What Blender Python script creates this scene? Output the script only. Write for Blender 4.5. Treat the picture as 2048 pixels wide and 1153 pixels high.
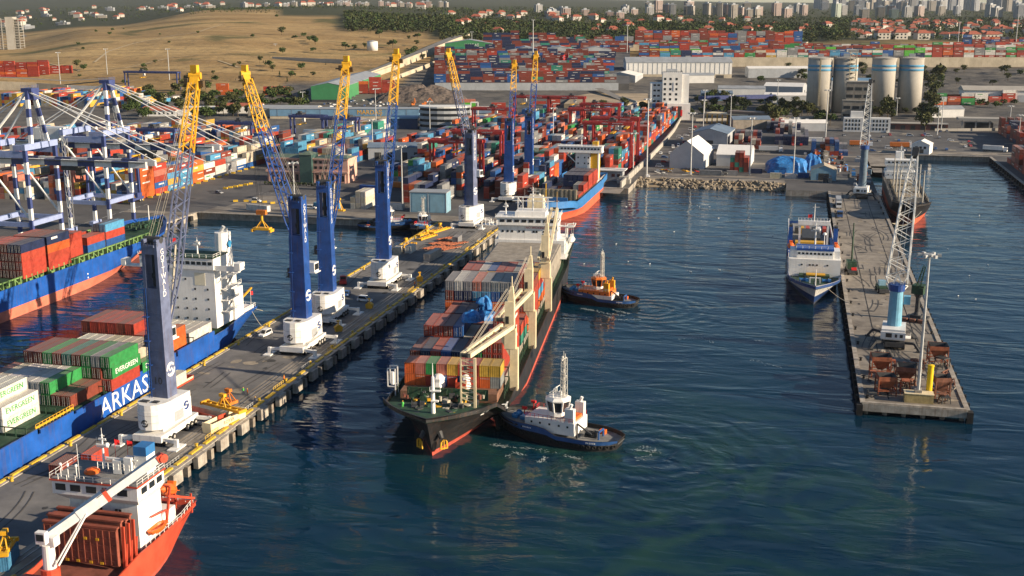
import bpy, math, random
import numpy as np
from mathutils import Vector, Matrix, noise as mnoise

# ---------------------------------------------------------------- clear
for o in list(bpy.data.objects):
    bpy.data.objects.remove(o, do_unlink=True)
S = bpy.context.scene
COL = S.collection
R = math.radians

# ---------------------------------------------------------------- camera
# world frame: X to the right across the piers, Y along the piers away from the viewer, Z up, water at 0
CAM_H = 95.0
PITCH = 13.438
YAW = 13.409
cam_d = bpy.data.cameras.new('camera')
cam = bpy.data.objects.new('camera', cam_d)
COL.objects.link(cam)
cam.location = (0, 0, CAM_H)
cam.rotation_euler = (R(90 - PITCH), 0, R(YAW))
cam_d.sensor_width = 36.0
cam_d.lens = 36.0 * 2350.0 / 2048.0
cam_d.clip_start = 1.0
cam_d.clip_end = 60000.0
S.camera = cam

# ---------------------------------------------------------------- sky and sun
SUN_EL = 19.0
SUN_AZ = 95.0      # clockwise from +Y
w = bpy.data.worlds.new('World')
S.world = w
w.use_nodes = True
nt = w.node_tree
nt.nodes.clear()
sky = nt.nodes.new('ShaderNodeTexSky')
sky.sky_type = 'NISHITA'
sky.sun_disc = False
sky.sun_elevation = R(SUN_EL)
sky.sun_rotation = R(SUN_AZ)
sky.altitude = 50
sky.air_density = 1.0
sky.dust_density = 0.25
sky.ozone_density = 2.5
bg = nt.nodes.new('ShaderNodeBackground')
bg.inputs['Strength'].default_value = 0.062
wo = nt.nodes.new('ShaderNodeOutputWorld')
nt.links.new(sky.outputs[0], bg.inputs['Color'])
nt.links.new(bg.outputs[0], wo.inputs['Surface'])

sd = bpy.data.lights.new('sun', 'SUN')
sd.energy = 5.0
sd.angle = R(0.53)
sd.color = (1.0, 0.82, 0.60)
sun = bpy.data.objects.new('sun', sd)
COL.objects.link(sun)
ca, sa = math.cos(R(SUN_EL)), math.sin(R(SUN_EL))
to_sun = Vector((math.sin(R(SUN_AZ)) * ca, math.cos(R(SUN_AZ)) * ca, sa))
sun.rotation_euler = to_sun.to_track_quat('Z', 'Y').to_euler()
sun.location = (300, 0, 200)

S.view_settings.view_transform = 'Standard'
S.view_settings.look = 'None'
S.view_settings.exposure = 0.93
S.view_settings.gamma = 1.0
S.view_settings.use_curve_mapping = False
S.render.engine = 'CYCLES'
S.cycles.max_bounces = 6
S.cycles.diffuse_bounces = 2
S.cycles.glossy_bounces = 3
S.cycles.transmission_bounces = 2
S.cycles.volume_bounces = 0
S.cycles.use_denoising = True

rnd = random.Random(7)

# ---------------------------------------------------------------- pixel helpers (a pixel gives a direction, the ground gives the distance)
_F = 2350.0
_cp, _sp = math.cos(R(PITCH)), math.sin(R(PITCH))
_cy, _sy = math.cos(R(YAW)), math.sin(R(YAW))
def ground(x, y, e=3.0):
    u = x - 1024.0; v = y - 576.5
    d = (u, _F * _cp - v * _sp, -(v * _cp + _F * _sp))
    t = (e - CAM_H) / d[2]
    a, b = d[0] * t, d[1] * t
    return Vector((a * _cy - b * _sy, a * _sy + b * _cy, e))
def cam_polar(X, Y):
    # forward distance and photo column of a ground position
    a = X * _cy + Y * _sy; b = -X * _sy + Y * _cy
    return b, a
def at_col(x, D):
    # world XY at forward distance D in the direction of photo column x
    a = (x - 1024.0) / 2416.0 * D
    return a * _cy - D * _sy, a * _sy + D * _cy

# ---------------------------------------------------------------- materials
MATS = {}
def mat(name, col, rough=0.6, metal=0.0, var=0.12, scale=0.6, bump=0.0, bscale=8.0, streak=0.0, col2=None, spec=0.4):
    if name in MATS: return MATS[name]
    m = bpy.data.materials.new(name); m.use_nodes = True
    n = m.node_tree.nodes; l = m.node_tree.links
    b = n['Principled BSDF']
    b.inputs['Roughness'].default_value = rough
    b.inputs['Metallic'].default_value = metal
    b.inputs['Specular IOR Level'].default_value = spec
    c = (*col, 1)
    if var > 0 or streak > 0 or col2:
        geo = n.new('ShaderNodeNewGeometry')
        tex = n.new('ShaderNodeTexNoise'); tex.inputs['Scale'].default_value = scale
        tex.inputs['Detail'].default_value = 5; tex.inputs['Roughness'].default_value = 0.65
        l.new(geo.outputs['Position'], tex.inputs['Vector'])
        rmp = n.new('ShaderNodeValToRGB')
        rmp.color_ramp.elements[0].position = 0.32; rmp.color_ramp.elements[1].position = 0.68
        lo = col2 if col2 else tuple(max(0, x * (1 - var * 1.6)) for x in col)
        hi = tuple(min(1, x * (1 + var)) for x in col)
        rmp.color_ramp.elements[0].color = (*lo, 1); rmp.color_ramp.elements[1].color = (*hi, 1)
        l.new(tex.outputs['Fac'], rmp.inputs['Fac'])
        out = rmp.outputs['Color']
        if streak > 0:
            mp = n.new('ShaderNodeMapping'); mp.inputs['Scale'].default_value = (1.2, 1.2, 0.08)
            l.new(geo.outputs['Position'], mp.inputs['Vector'])
            t2 = n.new('ShaderNodeTexNoise'); t2.inputs['Scale'].default_value = 1.6; t2.inputs['Detail'].default_value = 4
            l.new(mp.outputs[0], t2.inputs['Vector'])
            r2 = n.new('ShaderNodeValToRGB'); r2.color_ramp.elements[0].position = 0.52; r2.color_ramp.elements[1].position = 0.72
            r2.color_ramp.elements[0].color = (0, 0, 0, 1); r2.color_ramp.elements[1].color = (streak, streak, streak, 1)
            l.new(t2.outputs['Fac'], r2.inputs['Fac'])
            mx = n.new('ShaderNodeMix'); mx.data_type = 'RGBA'
            l.new(r2.outputs['Color'], mx.inputs[0]); l.new(out, mx.inputs[6])
            mx.inputs[7].default_value = (0.13, 0.065, 0.035, 1)
            out = mx.outputs[2]
        l.new(out, b.inputs['Base Color'])
        if bump > 0:
            t3 = n.new('ShaderNodeTexNoise'); t3.inputs['Scale'].default_value = bscale; t3.inputs['Detail'].default_value = 4
            l.new(geo.outputs['Position'], t3.inputs['Vector'])
            bp = n.new('ShaderNodeBump'); bp.inputs['Strength'].default_value = bump
            l.new(t3.outputs['Fac'], bp.inputs['Height']); l.new(bp.outputs[0], b.inputs['Normal'])
    else:
        b.inputs['Base Color'].default_value = c
    MATS[name] = m
    return m

def glass_mat(name='window_glass', col=(0.02, 0.025, 0.03)):
    return mat(name, col, rough=0.12, var=0, spec=0.6)

# ---------------------------------------------------------------- mesh builder
class MB:
    def __init__(s):
        s.v = []; s.f = []; s.m = []
    def add(s, vs, fs, m=0):
        k = len(s.v); s.v.extend(vs)
        for f in fs:
            s.f.append(tuple(i + k for i in f)); s.m.append(m)
    def box(s, x0, y0, z0, x1, y1, z1, m=0):
        if x0 > x1: x0, x1 = x1, x0
        if y0 > y1: y0, y1 = y1, y0
        if z0 > z1: z0, z1 = z1, z0
        s.add([(x0,y0,z0),(x1,y0,z0),(x1,y1,z0),(x0,y1,z0),(x0,y0,z1),(x1,y0,z1),(x1,y1,z1),(x0,y1,z1)],
              [(3,2,1,0),(4,5,6,7),(0,1,5,4),(1,2,6,5),(2,3,7,6),(3,0,4,7)], m)
        return s
    def cbox(s, c, d, rz=0, m=0):
        cs, sn = math.cos(rz), math.sin(rz)
        vs = []
        for z in (-.5, .5):
            for x, y in ((-.5,-.5),(.5,-.5),(.5,.5),(-.5,.5)):
                a, b = x*d[0], y*d[1]
                vs.append((c[0]+a*cs-b*sn, c[1]+a*sn+b*cs, c[2]+z*d[2]))
        s.add(vs, [(3,2,1,0),(4,5,6,7),(0,1,5,4),(1,2,6,5),(2,3,7,6),(3,0,4,7)], m)
        return s
    def tube(s, p, q, r0, r1=None, n=8, m=0, caps=True, flat=1.0):
        if r1 is None: r1 = r0
        p = Vector(p); q = Vector(q); d = q - p
        if d.length < 1e-6: return s
        d.normalize()
        a = Vector((0,0,1)) if abs(d.z) < 0.95 else Vector((1,0,0))
        x = d.cross(a).normalized(); y = x.cross(d).normalized()
        vs = []
        off = math.pi / n
        for c, r in ((p, r0), (q, r1)):
            for i in range(n):
                t = 2*math.pi*i/n + off
                vs.append(tuple(c + x*(math.cos(t)*r) + y*(math.sin(t)*r*flat)))
        fs = [(i, i+n, (i+1)%n+n, (i+1)%n) for i in range(n)]
        if caps: fs += [tuple(range(n)), tuple(range(2*n-1, n-1, -1))]
        s.add(vs, fs, m)
        return s
    def beam(s, p, q, w, h=None, m=0, up=None):
        if h is None: h = w
        p = Vector(p); q = Vector(q); d = (q-p)
        if d.length < 1e-6: return s
        d.normalize()
        a = Vector(up) if up else (Vector((0,0,1)) if abs(d.z) < 0.95 else Vector((0,1,0)))
        x = d.cross(a).normalized()*(w/2); y = x.cross(d).normalized()*(h/2)
        vs = [tuple(c + x*i + y*j) for c in (p,q) for i,j in ((-1,-1),(1,-1),(1,1),(-1,1))]
        s.add(vs, [(0,1,2,3),(7,6,5,4),(1,0,4,5),(2,1,5,6),(3,2,6,7),(0,3,7,4)], m)
        return s
    def prism(s, pts, z0, z1, m=0, mtop=None):
        n = len(pts)
        ar = sum(pts[i][0]*pts[(i+1)%n][1]-pts[(i+1)%n][0]*pts[i][1] for i in range(n))
        if ar < 0: pts = list(reversed(pts))
        vs = [(x,y,z0) for x,y in pts] + [(x,y,z1) for x,y in pts]
        s.add(vs, [(i,(i+1)%n,(i+1)%n+n,i+n) for i in range(n)] + [tuple(range(n-1,-1,-1))], m)
        s.add([(x,y,z1) for x,y in pts], [tuple(range(n))], m if mtop is None else mtop)
        return s
    def xprism(s, pts, y0, y1, m=0):
        # profile in (x,z), extruded along y
        n = len(pts)
        vs = [(x,y0,z) for x,z in pts] + [(x,y1,z) for x,z in pts]
        s.add(vs, [(i,(i+1)%n,(i+1)%n+n,i+n) for i in range(n)] + [tuple(range(n-1,-1,-1)), tuple(range(n,2*n))], m)
        return s
    def yprism(s, pts, x0, x1, m=0):
        # profile in (y,z), extruded along x
        n = len(pts)
        vs = [(x0,y,z) for y,z in pts] + [(x1,y,z) for y,z in pts]
        s.add(vs, [(i,(i+1)%n,(i+1)%n+n,i+n) for i in range(n)] + [tuple(range(n-1,-1,-1)), tuple(range(n,2*n))], m)
        return s
    def poly(s, pts, m=0):
        s.add([tuple(p) for p in pts], [tuple(range(len(pts)))], m)
        return s
    def lathe(s, prof, n=16, c=(0,0,0), m=0, sx=1.0, sy=1.0):
        vs = []
        for r, z in prof:
            for i in range(n):
                t = 2*math.pi*i/n
                vs.append((c[0]+math.cos(t)*r*sx, c[1]+math.sin(t)*r*sy, c[2]+z))
        fs = []
        for k in range(len(prof)-1):
            for i in range(n):
                fs.append((k*n+i, k*n+(i+1)%n, (k+1)*n+(i+1)%n, (k+1)*n+i))
        if prof[0][0] > 1e-4: fs.append(tuple(range(n-1,-1,-1)))
        if prof[-1][0] > 1e-4: fs.append(tuple(range((len(prof)-1)*n, len(prof)*n)))
        s.add(vs, fs, m)
        return s
    def lattice(s, p, q, w0, w1, n, r, rd, up=(0,0,1), m=0, h0=None, h1=None, nv=4):
        # square lattice girder from p to q
        p = Vector(p); q = Vector(q); d = (q-p).normalized()
        x = d.cross(Vector(up)).normalized(); y = x.cross(d).normalized()
        h0 = h0 or w0; h1 = h1 or w1
        def pt(t, i, j):
            w_ = w0+(w1-w0)*t; h_ = h0+(h1-h0)*t
            return p.lerp(q, t) + x*(i*w_/2) + y*(j*h_/2)
        cs = [(-1,-1),(1,-1),(1,1),(-1,1)]
        for i,j in cs: s.tube(pt(0,i,j), pt(1,i,j), r, n=nv, m=m)
        for k in range(n):
            t0, t1 = k/n, (k+1)/n
            for a in range(4):
                i0,j0 = cs[a]; i1,j1 = cs[(a+1)%4]
                if (k+a) % 2: s.tube(pt(t0,i0,j0), pt(t1,i1,j1), rd, n=3, m=m, caps=False)
                else: s.tube(pt(t0,i1,j1), pt(t1,i0,j0), rd, n=3, m=m, caps=False)
        return s
    def rail(s, pts, h=1.1, r=0.04, post=2.0, m=0):
        # handrail along a polyline of 3d points
        for a, b in zip(pts[:-1], pts[1:]):
            a = Vector(a); b = Vector(b); L = (b-a).length
            u = Vector((0,0,h))
            s.tube(a+u, b+u, r, n=3, m=m, caps=False); s.tube(a+u*.5, b+u*.5, r*.8, n=3, m=m, caps=False)
            k = max(1, int(L/post))
            for i in range(k+1):
                c = a.lerp(b, i/k); s.tube(c, c+u, r, n=3, m=m, caps=False)
        return s
    def build(s, name, mats, parent=None, smooth=False, loc=None, rz=None, kind=None, label=None):
        if not isinstance(mats, (list, tuple)): mats = [mats]
        me = bpy.data.meshes.new(name)
        me.from_pydata([tuple(v) for v in s.v], [], s.f)
        for m_ in mats: me.materials.append(m_)
        if len(mats) > 1: me.polygons.foreach_set('material_index', s.m)
        if smooth: me.polygons.foreach_set('use_smooth', [True]*len(me.polygons))
        me.update()
        return link(name, me, parent, loc, rz, kind, label)

def link(name, me, parent=None, loc=None, rz=None, kind=None, label=None):
    o = bpy.data.objects.new(name, me); COL.objects.link(o)
    if parent is not None: o.parent = parent
    if loc is not None: o.location = loc
    if rz is not None: o.rotation_euler = (0, 0, rz)
    if kind: o['kind'] = kind
    if label: o['label'] = label
    return o
def tag(o, label, cat, group=None):
    o['label'] = label; o['category'] = cat
    if group: o['group'] = group
    return o
def thing(name, label, cat, loc=(0,0,0), rz=0, group=None):
    o = bpy.data.objects.new(name, None); COL.objects.link(o)
    o.location = loc; o.rotation_euler = (0, 0, rz)
    o.empty_display_size = 0.5
    return tag(o, label, cat, group)
KIDS = {}
def copy_tree(o, parent=None):
    c = o.copy(); COL.objects.link(c); c.parent = parent
    for ch in o.children: copy_tree(ch, c)
    return c
def dup(o, loc, rz=0, label=None, group=None):
    c = copy_tree(o); c.location = loc; c.rotation_euler = (0, 0, rz)
    if label: c['label'] = label
    if group: c['group'] = group
    return c
def text(name, body, size, loc, rot, m, parent, extrude=0.02, align='CENTER', sx=1.0):
    cu = bpy.data.curves.new(name, 'FONT'); cu.body = body; cu.size = size
    cu.align_x = align; cu.align_y = 'CENTER'; cu.extrude = extrude; cu.resolution_u = 2
    to = bpy.data.objects.new(name+'_src', cu); COL.objects.link(to)
    me = bpy.data.meshes.new_from_object(to); bpy.data.objects.remove(to, do_unlink=True)
    me.materials.clear(); me.materials.append(m)
    o = bpy.data.objects.new(name, me); COL.objects.link(o)
    o.parent = parent; o.location = loc; o.rotation_euler = rot; o.scale = (sx, 1, 1)
    return o
FACE_FRONT = (R(90), 0, 0)          # reads from -Y
FACE_RIGHT = (R(90), 0, R(90))      # reads from +X
FACE_LEFT = (R(90), 0, R(-90))
# ================================================================ water
def water_mat():
    m = bpy.data.materials.new('harbour_water'); m.use_nodes = True
    n = m.node_tree.nodes; l = m.node_tree.links
    b = n['Principled BSDF']
    b.inputs['Roughness'].default_value = 0.05
    b.inputs['IOR'].default_value = 1.33
    b.inputs['Specular IOR Level'].default_value = 0.30
    geo = n.new('ShaderNodeNewGeometry')
    # colour of the water body: deep blue, greener where propellers churn, yellowish reflections painted into that green
    t0 = n.new('ShaderNodeTexNoise'); t0.inputs['Scale'].default_value = 0.012; t0.inputs['Detail'].default_value = 4
    t0.inputs['Distortion'].default_value = 1.0
    l.new(geo.outputs['Position'], t0.inputs['Vector'])
    r0 = n.new('ShaderNodeValToRGB'); r0.color_ramp.elements[0].position = .35; r0.color_ramp.elements[1].position = .7
    r0.color_ramp.elements[0].color = (0.0014, 0.016, 0.038, 1); r0.color_ramp.elements[1].color = (0.0024, 0.026, 0.045, 1)
    l.new(t0.outputs['Fac'], r0.inputs['Fac'])
    dist = n.new('ShaderNodeVectorMath'); dist.operation = 'DISTANCE'; dist.inputs[1].default_value = (-26, 222, 0)
    l.new(geo.outputs['Position'], dist.inputs[0])
    mr = n.new('ShaderNodeMapRange'); mr.inputs['From Min'].default_value = 15; mr.inputs['From Max'].default_value = 95
    mr.inputs['To Min'].default_value = 1; mr.inputs['To Max'].default_value = 0
    l.new(dist.outputs['Value'], mr.inputs['Value'])
    t1 = n.new('ShaderNodeTexNoise'); t1.inputs['Scale'].default_value = 0.05; t1.inputs['Detail'].default_value = 5; t1.inputs['Distortion'].default_value = 2
    l.new(geo.outputs['Position'], t1.inputs['Vector'])
    mu = n.new('ShaderNodeMath'); mu.operation = 'MULTIPLY'
    r1 = n.new('ShaderNodeMapRange'); r1.inputs['From Min'].default_value = .42; r1.inputs['From Max'].default_value = .7
    l.new(t1.outputs['Fac'], r1.inputs['Value'])
    l.new(mr.outputs[0], mu.inputs[0]); l.new(r1.outputs[0], mu.inputs[1])
    mx = n.new('ShaderNodeMix'); mx.data_type = 'RGBA'; mx.inputs[7].default_value = (0.016, 0.050, 0.036, 1)
    l.new(mu.outputs[0], mx.inputs[0]); l.new(r0.outputs['Color'], mx.inputs[6])
    l.new(mx.outputs[2], b.inputs['Base Color'])
    # ripples at three sizes; patches of smoother and rougher water
    mp = n.new('ShaderNodeMapping'); mp.inputs['Rotation'].default_value = (0, 0, R(-12)); mp.inputs['Scale'].default_value = (0.55, 1.35, 1)
    l.new(geo.outputs['Position'], mp.inputs['Vector'])
    def nz(sc, det, dis=0.4, src=None):
        t = n.new('ShaderNodeTexNoise'); t.inputs['Scale'].default_value = sc; t.inputs['Detail'].default_value = det
        t.inputs['Distortion'].default_value = dis; t.inputs['Roughness'].default_value = 0.55
        l.new((src or mp.outputs[0]), t.inputs['Vector']); return t.outputs['Fac']
    a = nz(1.1, 3); c = nz(0.33, 3, 0.8); d = nz(0.085, 2, 0.6)
    patch = nz(0.02, 3, 1.5, geo.outputs['Position'])
    pm = n.new('ShaderNodeMapRange'); pm.inputs['From Min'].default_value = .35; pm.inputs['From Max'].default_value = .65
    pm.inputs['To Min'].default_value = .15; pm.inputs['To Max'].default_value = 1.0
    l.new(patch, pm.inputs['Value'])
    def mul(x, k):
        q = n.new('ShaderNodeMath'); q.operation = 'MULTIPLY'; l.new(x, q.inputs[0])
        if isinstance(k, float): q.inputs[1].default_value = k
        else: l.new(k, q.inputs[1])
        return q.outputs[0]
    def add(x, y):
        q = n.new('ShaderNodeMath'); q.operation = 'ADD'; l.new(x, q.inputs[0]); l.new(y, q.inputs[1]); return q.outputs[0]
    hgt = add(add(mul(mul(a, 0.085), pm.outputs[0]), mul(mul(c, 0.28), pm.outputs[0])), mul(d, 1.2))
    # rings of wash spreading from the tugs' propellers
    for cxy, k_, far in (((-27,241,0),1.15,46),((-41,368,0),1.3,34)):
        dd = n.new('ShaderNodeVectorMath'); dd.operation = 'DISTANCE'; dd.inputs[1].default_value = cxy; l.new(geo.outputs['Position'], dd.inputs[0])
        ph = add(mul(dd.outputs['Value'], k_), mul(nz(0.12, 3, 1.0, geo.outputs['Position']), 9.0))
        sn = n.new('ShaderNodeMath'); sn.operation = 'SINE'; l.new(ph, sn.inputs[0])
        fo = n.new('ShaderNodeMapRange'); fo.inputs['From Min'].default_value = 4; fo.inputs['From Max'].default_value = far; fo.inputs['To Min'].default_value = 0.16; fo.inputs['To Max'].default_value = 0
        l.new(dd.outputs['Value'], fo.inputs['Value'])
        hgt = add(hgt, mul(sn.outputs[0], fo.outputs[0]))
    bp = n.new('ShaderNodeBump'); bp.inputs['Strength'].default_value = 1.0; bp.inputs['Distance'].default_value = 0.50
    l.new(hgt, bp.inputs['Height']); l.new(bp.outputs[0], b.inputs['Normal'])
    return m
MB().poly([(-1500,-400,0),(1500,-400,0),(1500,900,0),(-1500,900,0)]).build('water', water_mat(), kind='structure')

# ================================================================ paving materials
asph = mat('quay_asphalt', (0.085,0.082,0.080), rough=0.9, var=0.35, scale=0.05, bump=0.15, bscale=3, col2=(0.055,0.055,0.058))
conc = mat('pier_concrete', (0.24,0.215,0.18), rough=0.9, var=0.25, scale=0.10, bump=0.15, bscale=4, col2=(0.115,0.10,0.085))
conc2 = mat('edge_concrete', (0.34,0.31,0.265), rough=0.88, var=0.25, scale=0.5, bump=0.2, bscale=4, streak=0.5)
pierdark = mat('main_pier_deck', (0.15,0.145,0.14), rough=0.9, var=0.28, scale=0.09, bump=0.15, bscale=4, col2=(0.09,0.09,0.092))
pile_m = mat('pile_concrete', (0.25,0.22,0.18), rough=0.9, var=0.3, scale=0.8, streak=0.7)
yellow_p = mat('yellow_paint', (0.62,0.40,0.03), rough=0.6, var=0.2, scale=1.5, streak=0.25)
red_p = mat('red_paint', (0.42,0.06,0.03), rough=0.6, var=0.2, scale=1.0, streak=0.3)
white_p = mat('white_paint', (0.72,0.71,0.68), rough=0.5, var=0.06, scale=0.5, streak=0.18)
black_r = mat('black_rubber', (0.018,0.018,0.018), rough=0.85, var=0.3, scale=2)
rail_m = mat('rail_steel', (0.25,0.24,0.23), rough=0.45, metal=0.6, var=0.2, scale=1)
galv = mat('galvanised_steel', (0.46,0.47,0.47), rough=0.5, metal=0.3, var=0.1, scale=0.8)
line_w = mat('road_line_paint', (0.55,0.54,0.50), rough=0.8, var=0.25, scale=0.6)
sandy = mat('sandy_ground', (0.34,0.27,0.18), rough=0.95, var=0.25, scale=0.06, bump=0.3, bscale=1.0, col2=(0.22,0.17,0.11))

# ================================================================ land
land = [(-1400,-300),(-265,-300),(-265,487),(-119,487),(-119,606),(-82,606),(-82,646),(-2,646),(-2,620),(43.5,620),(43.5,790),(122,790),(122,250),(1400,250),(1400,960),(-1400,960)]
qm = MB(); qm.prism(land, -3, 3.0, 0, 1)
qm.build('quay', [conc2, asph], kind='structure')
# lighter concrete strips on the quays (sheets 4 mm above the asphalt)
st = MB()
for (x0,y0,x1,y1) in [(-283,-200,-266.3,480),(-300,480.01,-266.3,486),(-264,487.6,-122,505),(-260,505.01,-215,540),(-117.5,588,-84,604.5)]:
    st.poly([(x0,y0,3.004),(x1,y0,3.004),(x1,y1,3.004),(x0,y1,3.004)])
st.build('concrete_apron', conc, kind='structure')
st = MB()
for (x0,y0,x1,y1) in [(-80,660,15,668),(-75,720,60,728),(60,800,300,815),(-80,646.5,-3,655),(132,300,140,780),(-60,770,40,776),(46,700,70,788)]:
    st.poly([(x0,y0,3.004),(x1,y0,3.004),(x1,y1,3.004),(x0,y1,3.004)])
st.build('concrete_strip', conc, kind='structure')
# quay wall cope and fenders, gantry terminal
cp = MB(); cp.box(-266.2,-200,3.0,-264.6,486.4,3.35); cp.box(-264.6,485.6,3.0,-150.2,487.2,3.35); cp.box(-118.8,487.8,3.0,-117.6,606,3.3); cp.box(-118.8,604.6,3.0,-82,606.2,3.3)
cp.box(121.0,260,3,122.6,790,3.4); cp.box(43.8,789,3,121,790.6,3.4)
cp.build('quay_cope', conc2, kind='structure')
fm = MB().box(-0.8,-1.2,-2.2,0.8,1.2,0).build('quay_fender', black_r)
tag(fm, 'black rubber fender block on the gantry terminal quay wall', 'fender', 'fenders along the gantry terminal quay wall')
fm.location = (-264.0, 478, 2.7)
for i in range(1, 16):
    dup(fm, (-264.0, 478 - i*9.0, 2.7))
fm2 = MB().box(-0.7,-1.0,-2.4,0.7,1.0,0.1).build('quay_fender', black_r)
tag(fm2, 'black rubber fender on the quay wall beyond the bare pier', 'fender', 'fenders along the far basin quay wall')
fm2.location = (121.4, 784, 2.8)
for i in range(1, 22): dup(fm2, (121.4, 784 - i*8.0, 2.8))

# ================================================================ main pier (deck on piles)
PX0, PX1, PY0, PY1 = -149.5, -119.2, 60.0, 487.0
pier = MB(); pier.box(PX0, PY0, 1.9, PX1, PY1, 3.0, 0); p1 = pier.build('pier', pierdark, kind='structure')
e = MB()
e.box(PX1-1.7, PY0, 3.0, PX1+0.5, PY1, 3.22)
e.box(PX0-0.4, PY0, 3.0, PX0+1.2, PY1, 3.2)
e.build('pier_edge_kerb', conc2, p1)
y = PY0 + 4; pm_ = None; fb = None
while y < 480:
    if fb is None:
        pl = MB().tube((PX1-1.0,0,-3),(PX1-1.0,0,1.9),0.75,n=8).build('pile', pile_m, p1); pl.location=(0,y,0)
        pl2 = MB().tube((PX0+1.0,0,-3),(PX0+1.0,0,1.9),0.75,n=8).build('pile', pile_m, p1); pl2.location=(0,y,0)
        fb = MB().box(PX1+0.3,-1.9,0.5,PX1+1.4,1.9,3.1).build('fender_panel', conc2, p1); fb.location=(0,y+5.0,0)
        ft = MB().box(PX1-0.2,-0.6,-1.4,PX1+0.9,0.6,2.2).build('fender_pile', pile_m, p1); ft.location=(0,y+0.2,0)
        cb = MB().box(PX0+1,-0.6,1.1,PX1-1,0.6,1.9).build('cross_beam', pile_m, p1); cb.location=(0,y,0)
    else:
        for src, dy in ((pl,0),(pl2,0),(fb,5.0),(ft,0.2),(cb,0)):
            c = src.copy(); COL.objects.link(c); c.location = (0, y+dy, 0)
    y += 10.2
# crane rails, pipe trench and painted kerb of the pier
rl = MB()
for x in (PX1-3.2, PX1-5.2, PX1-6.4):
    rl.box(x-0.16, PY0, 3.0, x+0.16, PY1-2, 3.10)
rl.build('rail', rail_m, p1)
sp = MB(); sp.poly([(PX1-7.6,PY0,3.004),(PX1-2.2,PY0,3.004),(PX1-2.2,PY1,3.004),(PX1-7.6,PY1,3.004)])
sp.build('rail_strip', conc, p1)
yk = None
for i in range(60):
    yy = PY0 + 60 + i*6.2
    if yk is None:
        yk = MB().box(PX1-1.2,-2.3,3.22,PX1-0.4,2.3,3.52).build('kerb_rail', yellow_p, p1); yk.location=(0,yy,0)
        yk2 = MB().box(PX0-0.2,-2.6,3.2,PX0+0.5,2.6,3.48).build('kerb_rail', yellow_p, p1); yk2.location=(0,yy,0)
    else:
        for src in (yk, yk2):
            c = src.copy(); COL.objects.link(c); c.location=(0,yy,0)
bl = None
def bollard_mesh():
    return MB().lathe([(0.34,0),(0.30,0.35),(0.24,0.55),(0.42,0.68),(0.44,0.85),(0.0,0.98)], 10)
bol = bollard_mesh().build('bollard', yellow_p); tag(bol, 'yellow mooring bollard on the pier where ships are worked', 'bollard', 'yellow bollards along the main pier')
bol.location = (PX1-0.6, 138, 3.22)
for i in range(1, 22):
    dup(bol, (PX1-1.9, 138+i*15.5, 3.0))
for i in range(14):
    dup(bol, (PX0+1.6, 190+i*20, 3.0))

# ================================================================ right pier
QX0, QX1, QY0, QY1 = 19.4, 43.6, 279.2, 620.0
pr = MB(); pr.box(QX0,QY0,1.7,QX1,QY1,3.0)
p2 = pr.build('pier', conc, kind='structure')
e = MB()
e.box(QX0-0.3,QY0-0.3,3.0,QX0+0.9,QY1,3.24); e.box(QX1-0.9,QY0-0.3,3.0,QX1+0.3,QY1,3.24); e.box(QX0+0.9,QY0-0.3,3.0,QX1-0.9,QY0+0.8,3.24)
e.build('pier_edge_kerb', conc2, p2)
b_ = MB(); b_.box(QX0+0.2,QY0-0.5,1.1,QX1-0.2,QY0-0.02,2.98); b_.build('end_beam', conc2, p2)
for i, xx in enumerate(np.linspace(QX0+1.2, QX1-1.2, 6)):
    MB().tube((xx,QY0+1.2,-3),(xx,QY0+1.2,1.7),0.6,n=8).build('pile', pile_m, p2)
for xx in (QX0-0.35, QX1+0.35):
    MB().box(xx-0.7,QY0-1.0,-0.4,xx+0.7,QY0+1.2,2.7).build('corner_fender', black_r, p2)
src = None; yy = QY0+6
while yy < QY1-5:
    if src is None:
        a1 = MB().box(QX0-1.0,-0.5,-1.5,QX0-0.32,0.5,2.9).build('fender', black_r, p2); a1.location=(0,yy,0)
        a2 = MB().box(QX1+0.32,-0.5,-1.5,QX1+1.0,0.5,2.9).build('fender', black_r, p2); a2.location=(0,yy,0)
        a3 = MB().tube((QX0+0.9,0,-3),(QX0+0.9,0,1.7),0.6,n=8).build('pile', pile_m, p2); a3.location=(0,yy+2.2,0)
        a4 = MB().tube((QX1-0.9,0,-3),(QX1-0.9,0,1.7),0.6,n=8).build('pile', pile_m, p2); a4.location=(0,yy+2.2,0)
        src = 1
    else:
        for s_, dy in ((a1,0),(a2,0),(a3,2.2),(a4,2.2)):
            c = s_.copy(); COL.objects.link(c); c.location=(0,yy+dy,0)
    yy += 6.2
bol2 = bollard_mesh().build('bollard', black_r); tag(bol2, 'dark mooring bollard on the edge of the bare concrete pier', 'bollard', 'dark bollards along the bare concrete pier')
bol2.location = (QX0+1.5, 283, 3.0)
for i in range(1, 20):
    dup(bol2, (QX0+1.5, 283+i*16, 3.0)); dup(bol2, (QX1-1.5, 283+i*16, 3.0))
jt = MB()
for k in range(22):
    yy = QY0+10+k*15.5
    jt.poly([(QX0+1,yy,3.004),(QX1-1,yy,3.004),(QX1-1,yy+0.25,3.004),(QX0+1,yy+0.25,3.004)])
for xx in (QX0+6.5, QX1-6.5):
    jt.box(xx-.1,QY0+4,3.0,xx+.1,QY1-2,3.05)
jt.build('deck_joint', black_r, p2)

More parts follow.
